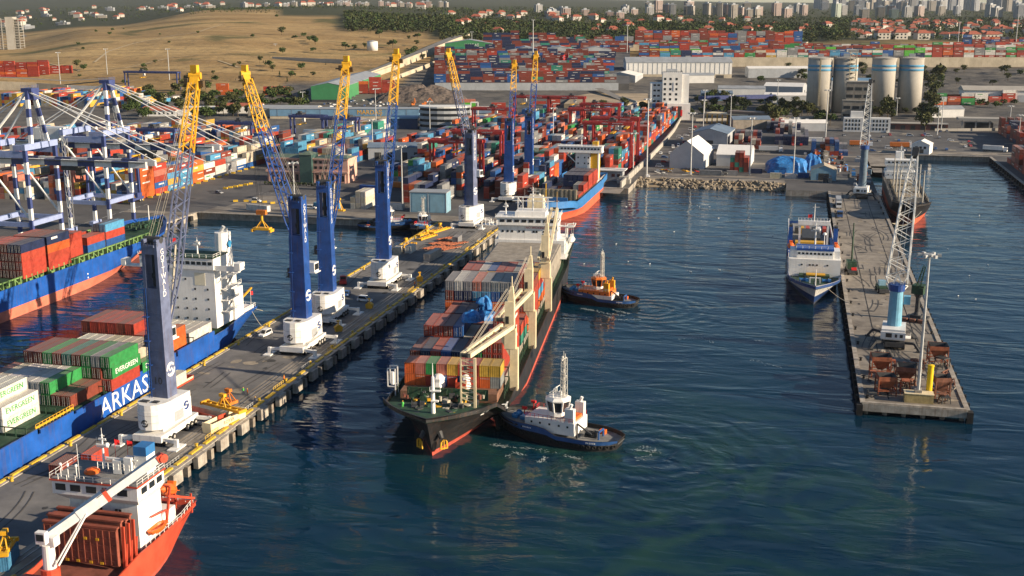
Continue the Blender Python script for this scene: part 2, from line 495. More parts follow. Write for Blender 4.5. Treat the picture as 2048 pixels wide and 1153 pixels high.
# ================================================================ terrain behind the port
TX = [-900,-400,0,200,430,650,850,1050,1280,1500,1800,2048,2500,3000]
TD = [880,930,1100,1300,1500,1800,2200,2700,3500,5000,8000,14000]
TH = {
 -900:[2.5,3.1,4,9,20,28,25,28,35,55,95,260],
 -400:[2.5,3.1,4,9,22,30,25,28,35,58,98,260],
 0:   [2.5,3.1,4,10,25,33,25,28,35,60,98,260],
 200: [2.5,3.1,4,12,28,47,58,46,55,82,108,250],
 430: [2.5,3.1,6,14,32,55,75,88,86,97,125,250],
 650: [2.5,3.1,6,14,28,50,71,89,97,101,125,240],
 850: [2.5,3.1,6,12,27,48,63,78,90,96,115,220],
 1050:[2.5,3.1,5,12,27,42,56,70,82,90,104,200],
 1280:[2.5,3.1,5,12,28,40,53,64,77,86,98,175],
 1500:[2.5,3.1,5,10,26,38,49,58,70,80,94,150],
 1800:[2.5,3.1,5,8,25,42,50,56,63,71,86,135],
 2048:[2.5,3.1,5,8,25,42,50,56,62,69,84,130],
 2500:[2.5,3.1,5,8,25,42,50,56,62,69,84,130],
 3000:[2.5,3.1,5,8,25,42,50,56,62,69,77,83]}
_tab = np.array([TH[k] for k in TX])
_lD = np.log(np.array(TD, float))
def terr(X, Y):
    D, a = cam_polar(X, Y)
    if D < 880: return 2.5
    x = 1024 + 2416*a/D
    ix = min(max(int(np.searchsorted(TX, x))-1, 0), len(TX)-2)
    tx = min(max((x-TX[ix])/(TX[ix+1]-TX[ix]), 0), 1); tx = tx*tx*(3-2*tx)
    ld = math.log(D)
    k = min(max(int(np.searchsorted(_lD, ld))-1, 0), len(TD)-2)
    td = min(max((ld-_lD[k])/(_lD[k+1]-_lD[k]), 0), 1)
    r0 = _tab[ix,k]*(1-tx)+_tab[ix+1,k]*tx; r1 = _tab[ix,k+1]*(1-tx)+_tab[ix+1,k+1]*tx
    h = r0*(1-td)+r1*td
    if D > 1250:
        g = min(1, (D-1250)/500)
        h += g*(mnoise.noise((X*0.004, Y*0.004, 3.1))*3.0 + mnoise.noise((X*0.014, Y*0.014, 1.7))*1.1)
    return h
def terrain():
    cols = [-900 + i*(3900/170) for i in range(171)]
    ds = list(np.exp(np.linspace(math.log(880), math.log(14000), 150)))
    vs = []; fs = []
    for D in ds:
        for x in cols:
            X, Y = at_col(x, D)
            vs.append((X, Y, terr(X, Y)))
    n = len(cols)
    for j in range(len(ds)-1):
        for i in range(n-1):
            fs.append((j*n+i, j*n+i+1, (j+1)*n+i+1, (j+1)*n+i))
    m = bpy.data.materials.new('dry_grass_hill'); m.use_nodes = True
    nd = m.node_tree.nodes; l = m.node_tree.links
    b = nd['Principled BSDF']; b.inputs['Roughness'].default_value = 0.95; b.inputs['Specular IOR Level'].default_value = 0.1
    geo = nd.new('ShaderNodeNewGeometry')
    def nz(sc, det, dis=0.5, stretch=None):
        t = nd.new('ShaderNodeTexNoise'); t.inputs['Scale'].default_value = sc; t.inputs['Detail'].default_value = det; t.inputs['Distortion'].default_value = dis
        if stretch:
            mp = nd.new('ShaderNodeMapping'); mp.inputs['Scale'].default_value = stretch; mp.inputs['Rotation'].default_value = (0,0,R(14))
            l.new(geo.outputs['Position'], mp.inputs['Vector']); l.new(mp.outputs[0], t.inputs['Vector'])
        else: l.new(geo.outputs['Position'], t.inputs['Vector'])
        return t.outputs['Fac']
    def ramp(f, p0, p1, c0, c1):
        r = nd.new('ShaderNodeValToRGB'); r.color_ramp.elements[0].position = p0; r.color_ramp.elements[1].position = p1
        r.color_ramp.elements[0].color = (*c0,1); r.color_ramp.elements[1].color = (*c1,1); l.new(f, r.inputs['Fac']); return r.outputs['Color']
    def mixc(f, a, c, col=None):
        q = nd.new('ShaderNodeMix'); q.data_type = 'RGBA'; l.new(f, q.inputs[0]); l.new(a, q.inputs[6])
        if col: q.inputs[7].default_value = (*col,1)
        else: l.new(c, q.inputs[7])
        return q.outputs[2]
    base = ramp(nz(0.006,6,1.0,(0.5,1.6,1)), .35, .68, (0.27,0.178,0.080), (0.43,0.30,0.14))
    fine = ramp(nz(0.05,6,0.6,(0.35,1.8,1)), .5, .66, (0,0,0), (0.62,0.62,0.62))
    base = mixc(fine, base, None, (0.15,0.108,0.055))
    green = ramp(nz(0.0045,5,1.2), .56, .66, (0,0,0), (0.85,0.85,0.85))
    base = mixc(green, base, None, (0.075,0.082,0.034))
    pa = nd.new('ShaderNodeAttribute'); pa.attribute_name = 'paved'
    pv = ramp(nz(0.03,5,1.0), .35, .65, (0.075,0.074,0.074), (0.15,0.14,0.125))
    base = mixc(pa.outputs['Fac'], base, pv)
    wa = nd.new('ShaderNodeAttribute'); wa.attribute_name = 'wooded'
    base = mixc(wa.outputs['Fac'], base, None, (0.055,0.060,0.034))
    l.new(base, b.inputs['Base Color'])
    bp = nd.new('ShaderNodeBump'); bp.inputs['Strength'].default_value = 0.6; bp.inputs['Distance'].default_value = 3.0
    l.new(nz(0.07,5), bp.inputs['Height']); l.new(bp.outputs[0], b.inputs['Normal'])
    me = bpy.data.meshes.new('terrain'); me.from_pydata(vs, [], fs); me.materials.append(m)
    at = me.attributes.new('paved','FLOAT','POINT'); vals=[]
    for D in ds:
        for x in cols:
            lim = 1180 if x < 560 else (1290 if x < 800 else 1470)
            v = 1.0 if D < lim else max(0, 1-(D-lim)/40)
            vals.append(v)
    at.data.foreach_set('value', vals)
    at2 = me.attributes.new('wooded','FLOAT','POINT'); vals=[]
    for D in ds:
        for x in cols:
            lim = 2900 if x < 560 else (2300 if x < 680 else (1900 if x < 860 else 1760))
            vals.append(max(0,min(1,(D-lim)/150)))
    at2.data.foreach_set('value', vals)
    me.polygons.foreach_set('use_smooth', [True]*len(me.polygons)); me.update()
    link('hill', me, kind='structure')
terrain()
# ================================================================ shipping containers
PAL = {'R':((0.36,0.050,0.030),'red'),'M':((0.20,0.045,0.030),'maroon'),'O':((0.55,0.115,0.028),'orange'),'Y':((0.55,0.34,0.055),'yellow'),
 'G':((0.030,0.24,0.065),'green'),'T':((0.035,0.22,0.16),'teal'),'B':((0.022,0.095,0.30),'blue'),'N':((0.018,0.030,0.085),'navy'),
 'L':((0.075,0.27,0.46),'light blue'),'W':((0.62,0.61,0.58),'white'),'K':((0.23,0.24,0.25),'grey'),'C':((0.52,0.47,0.37),'cream'),'P':((0.48,0.17,0.12),'faded pink'),'H':((0.10,0.42,0.05),'lime green')}
def cont_mat(name, attr):
    m = bpy.data.materials.new(name); m.use_nodes = True
    n = m.node_tree.nodes; l = m.node_tree.links; b = n['Principled BSDF']
    b.inputs['Roughness'].default_value = 0.55; b.inputs['Specular IOR Level'].default_value = 0.3
    if attr:
        a = n.new('ShaderNodeVertexColor'); a.layer_name = 'Col'; src = a.outputs['Color']
    else:
        a = n.new('ShaderNodeObjectInfo'); src = a.outputs['Color']
    geo = n.new('ShaderNodeNewGeometry')
    t = n.new('ShaderNodeTexNoise'); t.inputs['Scale'].default_value = 0.7; t.inputs['Detail'].default_value = 6; t.inputs['Roughness'].default_value = 0.7
    l.new(geo.outputs['Position'], t.inputs['Vector'])
    r = n.new('ShaderNodeValToRGB'); r.color_ramp.elements[0].position = .3; r.color_ramp.elements[1].position = .7
    r.color_ramp.elements[0].color = (0.62,0.60,0.58,1); r.color_ramp.elements[1].color = (1.12,1.10,1.08,1)
    l.new(t.outputs['Fac'], r.inputs['Fac'])
    mu = n.new('ShaderNodeMix'); mu.data_type = 'RGBA'; mu.blend_type = 'MULTIPLY'; mu.inputs[0].default_value = 1
    l.new(src, mu.inputs[6]); l.new(r.outputs['Color'], mu.inputs[7])
    out = mu.outputs[2]
    # dusty, sun bleached roofs
    sep = n.new('ShaderNodeSeparateXYZ'); l.new(geo.outputs['Normal'], sep.inputs[0])
    up = n.new('ShaderNodeMapRange'); up.inputs['From Min'].default_value = .7; up.inputs['From Max'].default_value = .95
    up.inputs['To Max'].default_value = .34
    l.new(sep.outputs['Z'], up.inputs['Value'])
    mx = n.new('ShaderNodeMix'); mx.data_type = 'RGBA'; mx.inputs[7].default_value = (0.33,0.29,0.25,1)
    l.new(up.outputs[0], mx.inputs[0]); l.new(out, mx.inputs[6]); out = mx.outputs[2]
    # rust blotches
    t2 = n.new('ShaderNodeTexNoise'); t2.inputs['Scale'].default_value = 1.7; t2.inputs['Detail'].default_value = 5
    l.new(geo.outputs['Position'], t2.inputs['Vector'])
    r2 = n.new('ShaderNodeMapRange'); r2.inputs['From Min'].default_value = .64; r2.inputs['From Max'].default_value = .74; r2.inputs['To Max'].default_value = .6
    l.new(t2.outputs['Fac'], r2.inputs['Value'])
    m2 = n.new('ShaderNodeMix'); m2.data_type = 'RGBA'; m2.inputs[7].default_value = (0.12,0.055,0.03,1)
    l.new(r2.outputs[0], m2.inputs[0]); l.new(out, m2.inputs[6])
    l.new(m2.outputs[2], b.inputs['Base Color'])
    # corrugation relief
    mp = n.new('ShaderNodeMapping'); l.new(geo.outputs['Position'], mp.inputs['Vector'])
    wv = n.new('ShaderNodeTexWave'); wv.inputs['Scale'].default_value = 1.1; wv.bands_direction = 'DIAGONAL'
    mp.inputs['Scale'].default_value = (1,1,0)
    l.new(mp.outputs[0], wv.inputs['Vector'])
    bp = n.new('ShaderNodeBump'); bp.inputs['Strength'].default_value = 0.35; bp.inputs['Distance'].default_value = 0.06
    l.new(wv.outputs['Fac'], bp.inputs['Height']); l.new(bp.outputs[0], b.inputs['Normal'])
    return m
CM = cont_mat('container_paint', False)
CMS = cont_mat('container_paint_yard', True)
LOGO_W = mat('white_lettering', (0.75,0.75,0.73), rough=0.6, var=0.05)
LOGO_G = mat('green_lettering', (0.02,0.30,0.06), rough=0.6, var=0.05)
DOORROD = mat('door_rod_steel', (0.30,0.30,0.30), rough=0.5, var=0.1)
CH, CW, CL, CS = 2.75, 2.46, 12.4, 6.15
YS = 1.10   # yard stock is a little larger: high cubes with lashing gaps
def cont_mesh(L):
    m = MB(); e = 0.05; w = CW/2; h = CH
    m.box(-w+e, -L/2+e, 0.08, w-e, L/2-e, h-e)
    t = 0.16
    for x in (-1,1):
        for y in (-1,1):
            m.box(x*w, y*L/2, 0, x*(w-t), y*(L/2-t), h)
        for z in (0, h-t):
            m.box(x*w-x*0.004, -L/2+t, z, x*(w-t), L/2-t, z+t)
    for y in (-1,1):
        for z in (0, h-t):
            m.box(-w+t, y*L/2-y*0.004, z, w-t, y*(L/2-t), z+t)
    me = bpy.data.meshes.new('container'); me.from_pydata(m.v, [], m.f); me.materials.append(CM); me.update()
    return me
CME = {CL: cont_mesh(CL), CS: cont_mesh(CS)}
def door_mesh():
    m = MB(); m.box(-0.53, -0.05, 0.16, 0.53, 0.0, CH-0.18, 0)
    for x in (-0.28, 0.18): m.tube((x,-0.09,0.2),(x,-0.09,CH-0.22),0.035,n=4,m=1)
    m.box(-0.32,-0.11,1.0,0.30,-0.05,1.08,1)
    me = bpy.data.meshes.new('door'); me.from_pydata(m.v, [], m.f); me.materials.append(CM); me.materials.append(DOORROD)
    me.polygons.foreach_set('material_index', m.m); me.update(); return me
DOOR_ME = door_mesh()
SHIPC = []
def bars_mesh(seed, L):
    # indistinct white line name on the long side: a row of letter-sized blocks, as they read at this distance
    r = random.Random(seed); m = MB(); y = -L*0.3
    hh = r.uniform(0.45, 0.75); z = r.uniform(1.1, 1.5)
    for k in range(r.randint(5, 9)):
        wd = r.uniform(0.35, 0.7)
        m.box(CW/2-0.02, y, z, CW/2+0.02, y+wd, z+hh); y += wd + 0.18
    me = bpy.data.meshes.new('lettering'); me.from_pydata(m.v, [], m.f); me.materials.append(LOGO_W); me.update(); return me
BARS = [bars_mesh(i, CL) for i in range(4)]
EVG = {}
def evergreen_text(parent, m, key, L=CL):
    if key not in EVG:
        o = text('lettering', 'EVERGREEN', 1.75, (CW/2+0.012,0,1.42), FACE_RIGHT, m, parent, 0.012, sx=1.05 if L>8 else .5)
        EVG[key] = o
    else:
        o = EVG[key].copy(); COL.objects.link(o); o.parent = parent
    return o
NCONT = [0]
def cont(X, Y, Z, code, place, rz=0, L=CL, doors=False, logo=None, ref=None, covered=False, lab=''):
    col, cname = PAL[code]
    if covered:
        # hidden inside a stack: goes to the joined yard stock
        if ref is not None:
            c, s_ = math.cos(ref[1]), math.sin(ref[1])
            X, Y = ref[0][0] + X*c - Y*s_, ref[0][1] + X*s_ + Y*c
            rz = rz + ref[1]
        YARD.box(X, Y, Z, rz, L, code, 0, False); return None
    o = bpy.data.objects.new('shipping_container', CME[L]); COL.objects.link(o)
    if ref is not None:
        c, s_ = math.cos(ref[1]), math.sin(ref[1])
        X, Y = ref[0][0] + X*c - Y*s_, ref[0][1] + X*s_ + Y*c
        rz = rz + ref[1]
    o.location = (X, Y, Z); o.rotation_euler = (0,0,rz)
    k = rnd.uniform(0.82, 1.12)
    o.color = (col[0]*k, col[1]*k*rnd.uniform(.94,1.06), col[2]*k, 1)
    tag(o, f'{cname} container {lab} {place}' if lab else f'{cname} shipping container {place}', 'container', f'{cname} containers {place}')
    if doors:
        for sx in (-1, 1):
            d = link('door', DOOR_ME, o, (sx*0.55, -L/2+0.03, 0)); d.color = (o.color[0]*.93, o.color[1]*.93, o.color[2]*.93, 1)
            if sx > 0: d.scale = (-1,1,1)
    if logo == 'bars' and L > 8: link('lettering', BARS[rnd.randrange(4)], o)
    elif logo == 'evg_w': evergreen_text(o, LOGO_W, 'w', L)
    elif logo == 'evg_g': evergreen_text(o, LOGO_G, 'g', L)
    NCONT[0] += 1
    return o

# yard containers beyond the nearest few hundred: real boxes in one object
class Yard:
    def __init__(s): s.v=[]; s.f=[]; s.c=[]
    def box(s, X, Y, Z, rz, L, code, logo=0.0, big=True):
        col = PAL[code][0]; k = rnd.uniform(.78,1.12)
        col = tuple(c*k for c in col)
        c_, s_ = math.cos(rz), math.sin(rz)
        def T(x,y,z): return (X+x*c_-y*s_, Y+x*s_+y*c_, Z+z)
        w, l, h = CW/2*(YS if big else 1), L/2, CH*(YS if big else 1)-0.06
        b = len(s.v)
        s.v += [T(-w,-l,0),T(w,-l,0),T(w,l,0),T(-w,l,0),T(-w,-l,h),T(w,-l,h),T(w,l,h),T(-w,l,h)]
        for f in ((4,5,6,7),(0,1,5,4),(1,2,6,5),(2,3,7,6),(3,0,4,7)):
            s.f.append(tuple(i+b for i in f)); s.c.append(col)
        # end rails and a name strip, so the stacks do not read as plain blocks
        if rnd.random() < logo:
            hh = rnd.uniform(.4,.75); z = rnd.uniform(1.0,1.6); ll = L*rnd.uniform(.12,.3); off = rnd.uniform(-.2,.2)*L
            lc = (0.6,0.6,0.58) if code not in 'WC' else rnd.choice([(0.05,0.2,0.4),(0.4,0.05,0.04),(0.03,0.25,0.08)])
            for sx in (1,-1):
                b = len(s.v); x = sx*(w+0.02)
                s.v += [T(x,off-ll,z),T(x,off+ll,z),T(x,off+ll,z+hh),T(x,off-ll,z+hh)]
                s.f.append((b,b+1,b+2,b+3) if sx>0 else (b+3,b+2,b+1,b)); s.c.append(lc)
        if rnd.random() < 0.6:
            lc = tuple(min(1,c*1.25+0.02) for c in col); b = len(s.v); d = 0.02
            s.v += [T(-w+.1,-l-d,h-.5),T(w-.1,-l-d,h-.5),T(w-.1,-l-d,h-.25),T(-w+.1,-l-d,h-.25)]
            s.f.append((b,b+1,b+2,b+3)); s.c.append(tuple(min(1,c*.5+.2) for c in col))
    def build(s, name, label, cat):
        me = bpy.data.meshes.new(name); me.from_pydata(s.v, [], s.f); me.materials.append(CMS)
        ca = me.color_attributes.new('Col', 'FLOAT_COLOR', 'CORNER')
        arr = np.ones((len(me.loops), 4), np.float32); k = 0
        for f, c in zip(s.f, s.c):
            arr[k:k+len(f), :3] = c; k += len(f)
        ca.data.foreach_set('color', arr.ravel()); me.update()
        o = link(name, me); o['kind'] = 'stuff'; tag(o, label, cat); return o
YARD = Yard()
MIXL = 'RRRMMOOYYYYWWCCKBBLLNP'      # gantry terminal
MIXC = 'RRRRMMMMOOOBBBNNNLLKKTWCPG'     # central yard
MIXD = 'MMMMMMMMMRNNNNNNBKKT'            # upper yard: darker paints, shade of the viewer-facing rows put into the mix
MIXT = 'RRRRRRMMMMMOBBBNLLKKWWCGTYH'  # right terrace

def block(x0, rows, y0, bays, mix, zmax, zmin=1, z=3.0, near=None, place='', logo=.35, seed=0, density=1.0, skip=None):
    r = random.Random(seed)
    for b in range(bays):
        by = y0 + b*12.95 + 6.3
        base = r.uniform(zmin, zmax)
        pref = r.choice(mix)
        for k in range(rows):
            if r.random() > density: continue
            if skip and skip(b, k): continue
            X = x0 + k*2.84 + 1.4
            n = int(round(min(zmax, max(0, base + r.uniform(-1.3, 1.3)))))
            colp = r.choice(mix) if r.random() < .6 else pref
            two = r.random() < .22
            for t in range(n):
                code = colp if r.random() < .5 else r.choice(mix)
                Z = z + t*(CH*YS+0.01)
                if two:
                    for dy in (-3.2, 3.2): YARD.box(X, by+dy, Z, 0, CS, code, logo)
                elif near and near(b, k, t, n):
                    o_ = cont(X, by, Z, code, place, logo='bars' if r.random() < .6 else None); o_.scale = (YS,1.02,YS)
                else:
                    YARD.box(X, by, Z, 0, CL, code, logo)
# ---- gantry terminal: blocks under the blue gantries
block(-330.5, 7, 503, 17, MIXL, 4.6, 2.4, seed=11, near=lambda b,k,t,n: k == 6 and b < 9 and t>=n-2, place='in the front row of the gantry terminal yard')
block(-356, 7, 503, 18, MIXL, 5.0, 2.4, seed=12)
block(-382, 7, 500, 19, MIXL, 5.0, 2.2, seed=13)
block(-408, 7, 495, 21, MIXL, 5.0, 2.0, seed=14)
block(-435, 7, 490, 22, MIXL, 4.6, 1.6, seed=15)
block(-463, 7, 488, 22, MIXL, 4.4, 1.4, seed=16)
block(-492, 8, 520, 19, MIXL, 4.2, 1.2, seed=17)
block(-525, 8, 560, 16, MIXL, 4.0, 1.0, seed=18)
block(-301, 8, 640, 12, 'WWCCYYRLLKOT', 5.0, 2.4, seed=19)
block(-275, 6, 640, 8, 'WWCYRRBLK', 4.4, 1.8, seed=20)
# ---- upper left: stacks behind the coast road
block(-668, 10, 985, 9, 'RROYYYWBBLCK', 4.5, 2.0, z=4.2, seed=21)
block(-700, 10, 985, 9, 'RROYYYWBBLCK', 4.0, 1.5, z=4.2, seed=22)
block(-735, 10, 975, 8, 'RROYYYWBB', 4.0, 1.5, z=4.2, seed=23)
block(-610, 9, 985, 6, 'ROYWBLC', 3.5, 1.0, z=4.2, seed=24)
# ---- central yard under the red gantries
block(-117, 8, 640, 27, 'RRRMMOOBBNLKT', 4.8, 2.8, seed=31, near=None)
block(-147, 8, 556, 33, MIXC, 4.8, 2.4, seed=32, near=None)
block(-182, 8, 560, 32, MIXC, 4.6, 2.4, seed=33)
block(-212, 8, 600, 27, MIXC, 4.6, 2.0, seed=34)
block(-243, 9, 700, 15, MIXC, 4.2, 1.4, seed=35)
block(-182, 7, 536, 2, 'RMNOK', 4.2, 2.5, seed=36)
# ---- right of the yard wall: stores behind the tents
block(-38, 6, 800, 3, 'RMNKCR', 3.2, 1.0, seed=41)
block(-12, 8, 830, 4, 'NNBRMKW', 3.6, 1.5, seed=42)
block(12, 8, 775, 2, 'RMMOKB', 3.4, 1.5, seed=43)
block(-20, 8, 905, 5, 'RBNKW', 2.5, .4, seed=44)
block(128, 8, 560, 16, 'RMMMPNR', 3.6, 1.6, seed=45)
block(150, 10, 820, 10, 'RMRPMN', 4.0, 1.6, seed=46)
def fieldblock(x0, x1, D0, D1, dD, mix, zlo, zhi, zf, seed, lat=13.2, dens=.9, logo=.5):
    # stacks whose long sides face the harbour (turned to lie across the line of sight of the quays)
    r = random.Random(seed); D = D0
    while D < D1:
        a0 = (x0-1024)/2416*D; a1 = (x1-1024)/2416*D; a = a0
        base = r.uniform(zlo, zhi)
        while a < a1:
            if r.random() < .12: base = r.uniform(zlo, zhi)
            if r.random() < dens:
                X = a*_cy - D*_sy; Y = a*_sy + D*_cy
                z = zf(X, Y); n = int(round(base + r.uniform(-.9,.9))); pref = r.choice(mix)
                for t in range(max(0,n)):
                    YARD.box(X, Y, z + t*CH*YS, math.pi/2 + R(YAW), CL, pref if r.random()<.55 else r.choice(mix), logo)
            a += lat
        D += dD
TERR_Z = 34.0
fieldblock(1290, 1860, 1490, 1560, 17, MIXT, 2.2, 4.8, lambda X,Y: TERR_Z, 51)
fieldblock(1290, 1600, 1575, 1660, 21, 'RRRRMMMMOBLKGRM', 3.6, 6.0, lambda X,Y: TERR_Z, 63)
fieldblock(1600, 2120, 1575, 1660, 24, 'RRRMMORNNGWBK', 2.6, 5.0, lambda X,Y: TERR_Z, 64)
fieldblock(1860, 2120, 1495, 1560, 20, 'RRRMMOWWGK', 3.0, 5.6, lambda X,Y: TERR_Z, 65)
fieldblock(1280, 1600, 1700, 1790, 26, 'RRRRMMMMOBNKR', 3.6, 6.0, lambda X,Y: 44.0, 66)
fieldblock(1940, 2120, 1690, 1720, 20, 'RMNBRO', 2.6, 4.2, lambda X,Y: 42.0, 52)
UP_Z = lambda X,Y: 17.0 + max(0, (cam_polar(X,Y)[0]-1255))*0.062
fieldblock(878, 1225, 1262, 1560, 27, MIXD, 2.0, 4.4, UP_Z, 53, lat=12.9, dens=.95, logo=.6)
fieldblock(975, 1260, 1585, 1720, 30, MIXD, 3.0, 5.0, UP_Z, 54, lat=12.9, logo=.4)
fieldblock(-60, 78, 1385, 1420, 14, 'ROORR', 3, 5, lambda X,Y: terr(X,Y)+.2, 55)
fieldblock(78, 128, 1405, 1420, 14, 'ROR', 1, 2.5, lambda X,Y: terr(X,Y)+.2, 56)
fieldblock(1895, 2035, 1120, 1200, 26, 'RMROGWK', 1.5, 3.6, lambda X,Y: 5.4, 57)
fieldblock(436, 478, 1190, 1200, 12, 'OO', 2.6, 3, lambda X,Y: 9.0, 58)
fieldblock(505, 560, 1190, 1200, 12, 'OOR', 2.6, 3, lambda X,Y: 9.0, 59)
fieldblock(720, 790, 1200, 1230, 20, 'RRMO', 3, 5, lambda X,Y: 10.5, 60)
fieldblock(935, 1010, 1010, 1080, 24, 'ROHWBPM', 1.0, 3.6, lambda X,Y: 5.2, 61)
fieldblock(1080, 1125, 1110, 1130, 14, 'RRO', 1.5, 2.5, lambda X,Y: 5.6, 62)
# ================================================================ ships: shared pieces (local frame: bow towards -Y, stem at y=0, water at z=0)
M_black = mat('hull_black', (0.022,0.022,0.024), rough=0.45, var=0.3, scale=0.25, streak=0.35)
M_boot = mat('boot_topping_red', (0.48,0.085,0.055), rough=0.6, var=0.2, scale=0.3, streak=0.3)
M_bootO = mat('boot_topping_orange', (0.62,0.115,0.055), rough=0.6, var=0.12, scale=0.3, streak=0.2)
M_hblue = mat('hull_royal_blue', (0.012,0.085,0.36), rough=0.42, var=0.2, scale=0.2, streak=0.32)
M_hblue2 = mat('hull_sky_blue', (0.035,0.17,0.42), rough=0.45, var=0.12, scale=0.2, streak=0.2)
M_hred = mat('hull_vermilion', (0.52,0.07,0.035), rough=0.45, var=0.14, scale=0.3, streak=0.22)
M_deckg = mat('deck_green', (0.020,0.062,0.034), rough=0.7, var=0.3, scale=0.4, streak=0.3)
M_deckk = mat('deck_grey', (0.20,0.20,0.195), rough=0.8, var=0.2, scale=0.5)
M_deckr = mat('deck_rust', (0.20,0.065,0.045), rough=0.75, var=0.25, scale=0.5, streak=0.3)
M_white = mat('ship_white', (0.78,0.77,0.74), rough=0.45, var=0.05, scale=0.3, streak=0.16)
M_cream = mat('crane_cream', (0.72,0.61,0.40), rough=0.5, var=0.1, scale=0.5, streak=0.22)
M_glass = glass_mat()
M_orange = mat('lifeboat_orange', (0.70,0.13,0.02), rough=0.45, var=0.1)
M_tarp = mat('blue_tarpaulin', (0.03,0.19,0.48), rough=0.55, var=0.3, scale=0.8, bump=1.0, bscale=1.2, col2=(0.015,0.09,0.27))
M_hatch = mat('hatch_cover_grey', (0.30,0.27,0.225), rough=0.7, var=0.2, scale=0.4, streak=0.3)
M_hatchb = mat('hatch_cover_brown', (0.21,0.11,0.07), rough=0.75, var=0.25, scale=0.5, streak=0.3)
M_yel = mat('machine_yellow', (0.62,0.34,0.02), rough=0.5, var=0.12, scale=1.0, streak=0.15)
M_dark = mat('dark_steel', (0.045,0.047,0.05), rough=0.6, var=0.25, scale=1.0)
M_rope = mat('rope', (0.42,0.38,0.30), rough=0.9, var=0.1)
M_flagr = mat('red_flag', (0.62,0.02,0.02), rough=0.8, var=0.08)

def lerp(a, b, t): return a + (b-a)*t
def sm(t): t = max(0, min(1, t)); return t*t*(3-2*t)
class Hull:
    def __init__(s, L, B, zd, rake=6.0, focs=(0,0), srake=4.0, entry=(.30,.13), bulw=1.0, poop=(0,0), bp=(1.5,2.4), sternw=(.45,.93), spt=.82, spow=1.7):
        s.spow = spow; s.L, s.B, s.zd, s.rake, s.focs, s.srake, s.entry, s.bulw, s.poop, s.bp, s.sw, s.spt = L,B,zd,rake,focs,srake,entry,bulw,poop,bp,sternw,spt
    def top(s, y):
        z = s.zd
        if s.focs[0] and y < s.focs[0]+3: z += s.focs[1]*sm((s.focs[0]+3-y)/3.0) + 0.8*max(0,(s.focs[0]-y))/max(1,s.focs[0])
        if s.poop[0] and y > s.L-s.poop[0]-2: z += s.poop[1]*sm((y-(s.L-s.poop[0]-2))/2.0)
        return z
    def half(s, t, k):
        el = lerp(s.entry[0], s.entry[1], k); p = lerp(s.bp[0], s.bp[1], k)
        f = 1-(1-min(1, t/el))**p
        if t > s.spt:
            q = (t-s.spt)/(1-s.spt); f *= lerp(1, lerp(s.sw[0], s.sw[1], k), q**s.spow)
        return f*s.B/2
    def pt(s, t, z, side):
        y_ = t*s.L; zt = s.top(y_); k = max(0, min(1, z/zt))
        y0 = -s.rake*k**1.25; y1 = s.L - s.srake*(1-k)
        return (side*s.half(t, k), lerp(y0, y1, t), z)
    def stations(s):
        ts = [0,.004,.012,.025,.045,.07,.10,.13,.17,.21,.26,.32,.40,.48,.56,.64,.72,.78,.83,.87,.91,.94,.97,1.0]
        return ts
    def build(s, parent, m_h, m_b, m_d, band=1.6, wear=None):
        ts = s.stations(); n = len(ts)
        def strip(levels, m):
            for sd in (1,-1):
                rows = []
                for t in ts:
                    rows.append([s.pt(t, lv(t), sd) for lv in levels])
                vs = [p for r in rows for p in r]; w_ = len(levels); fs = []
                for i in range(n-1):
                    for j in range(w_-1):
                        q = (i*w_+j, (i+1)*w_+j, (i+1)*w_+j+1, i*w_+j+1)
                        fs.append(q if sd > 0 else q[::-1])
                m.add(vs, fs)
            # transom
            a = [s.pt(1, lv(1), 1) for lv in levels]; b = [s.pt(1, lv(1), -1) for lv in levels]
            for j in range(len(levels)-1): m.poly([a[j], b[j], b[j+1], a[j+1]][::-1])
        Z = lambda c: (lambda t: c)
        def frac(f): return lambda t: lerp(band, s.top(t*s.L), f)
        mb = MB(); strip([Z(-1.6), Z(0), Z(band)], mb); mb.build('boot_topping', m_b, parent, smooth=True)
        mh = MB(); strip([Z(band), frac(.25), frac(.5), frac(.75), frac(.93), frac(1.0)], mh)
        # inner face of the bulwark and rail cap
        for sd in (1,-1):
            r0=[]; r1=[]; r2=[]
            for t in ts:
                p = s.pt(t, s.top(t*s.L), sd); x = p[0]-sd*0.25
                if abs(p[0]) < .3: x = 0
                r0.append((p[0],p[1],p[2]+.01)); r1.append((x,p[1]+(.25 if t<.02 else 0),p[2]+.01)); r2.append((x,p[1]+(.25 if t<.02 else 0),p[2]-s.bulw-.05))
            for i in range(n-1):
                for a, b in ((r0,r1),(r1,r2)):
                    q = [a[i],b[i],b[i+1],a[i+1]]; mh.poly(q if sd<0 else q[::-1])
        h = mh.build('hull', m_h, parent, smooth=False)
        md = MB(); L_=[]; R_=[]
        for t in ts:
            p = s.pt(t, s.top(t*s.L), 1); z = p[2]-s.bulw; L_.append((-max(0,p[0]-.1),p[1],z)); R_.append((max(0,p[0]-.1),p[1],z))
        for i in range(n-1): md.poly([L_[i],R_[i],R_[i+1],L_[i+1]])
        md.build('deck', m_d, parent)
        return h
WINC = {}
def windows(parent, pts, w_, h_, axis='y-', m=None, name='window', d=0.06):
    # each window a small pane in a frame lip, standing proud of the wall
    key = (round(w_,2), round(h_,2), axis, m.name if m else '', name)
    if key not in WINC:
        b = MB()
        if axis[0] == 'y': b.box(-w_/2,-d,-h_/2,w_/2,d,h_/2)
        else: b.box(-d,-w_/2,-h_/2,d,w_/2,h_/2)
        me = bpy.data.meshes.new(name); me.from_pydata(b.v,[],b.f); me.materials.append(m or M_glass); me.update(); WINC[key] = me
    for p in pts: link(name, WINC[key], parent, p)
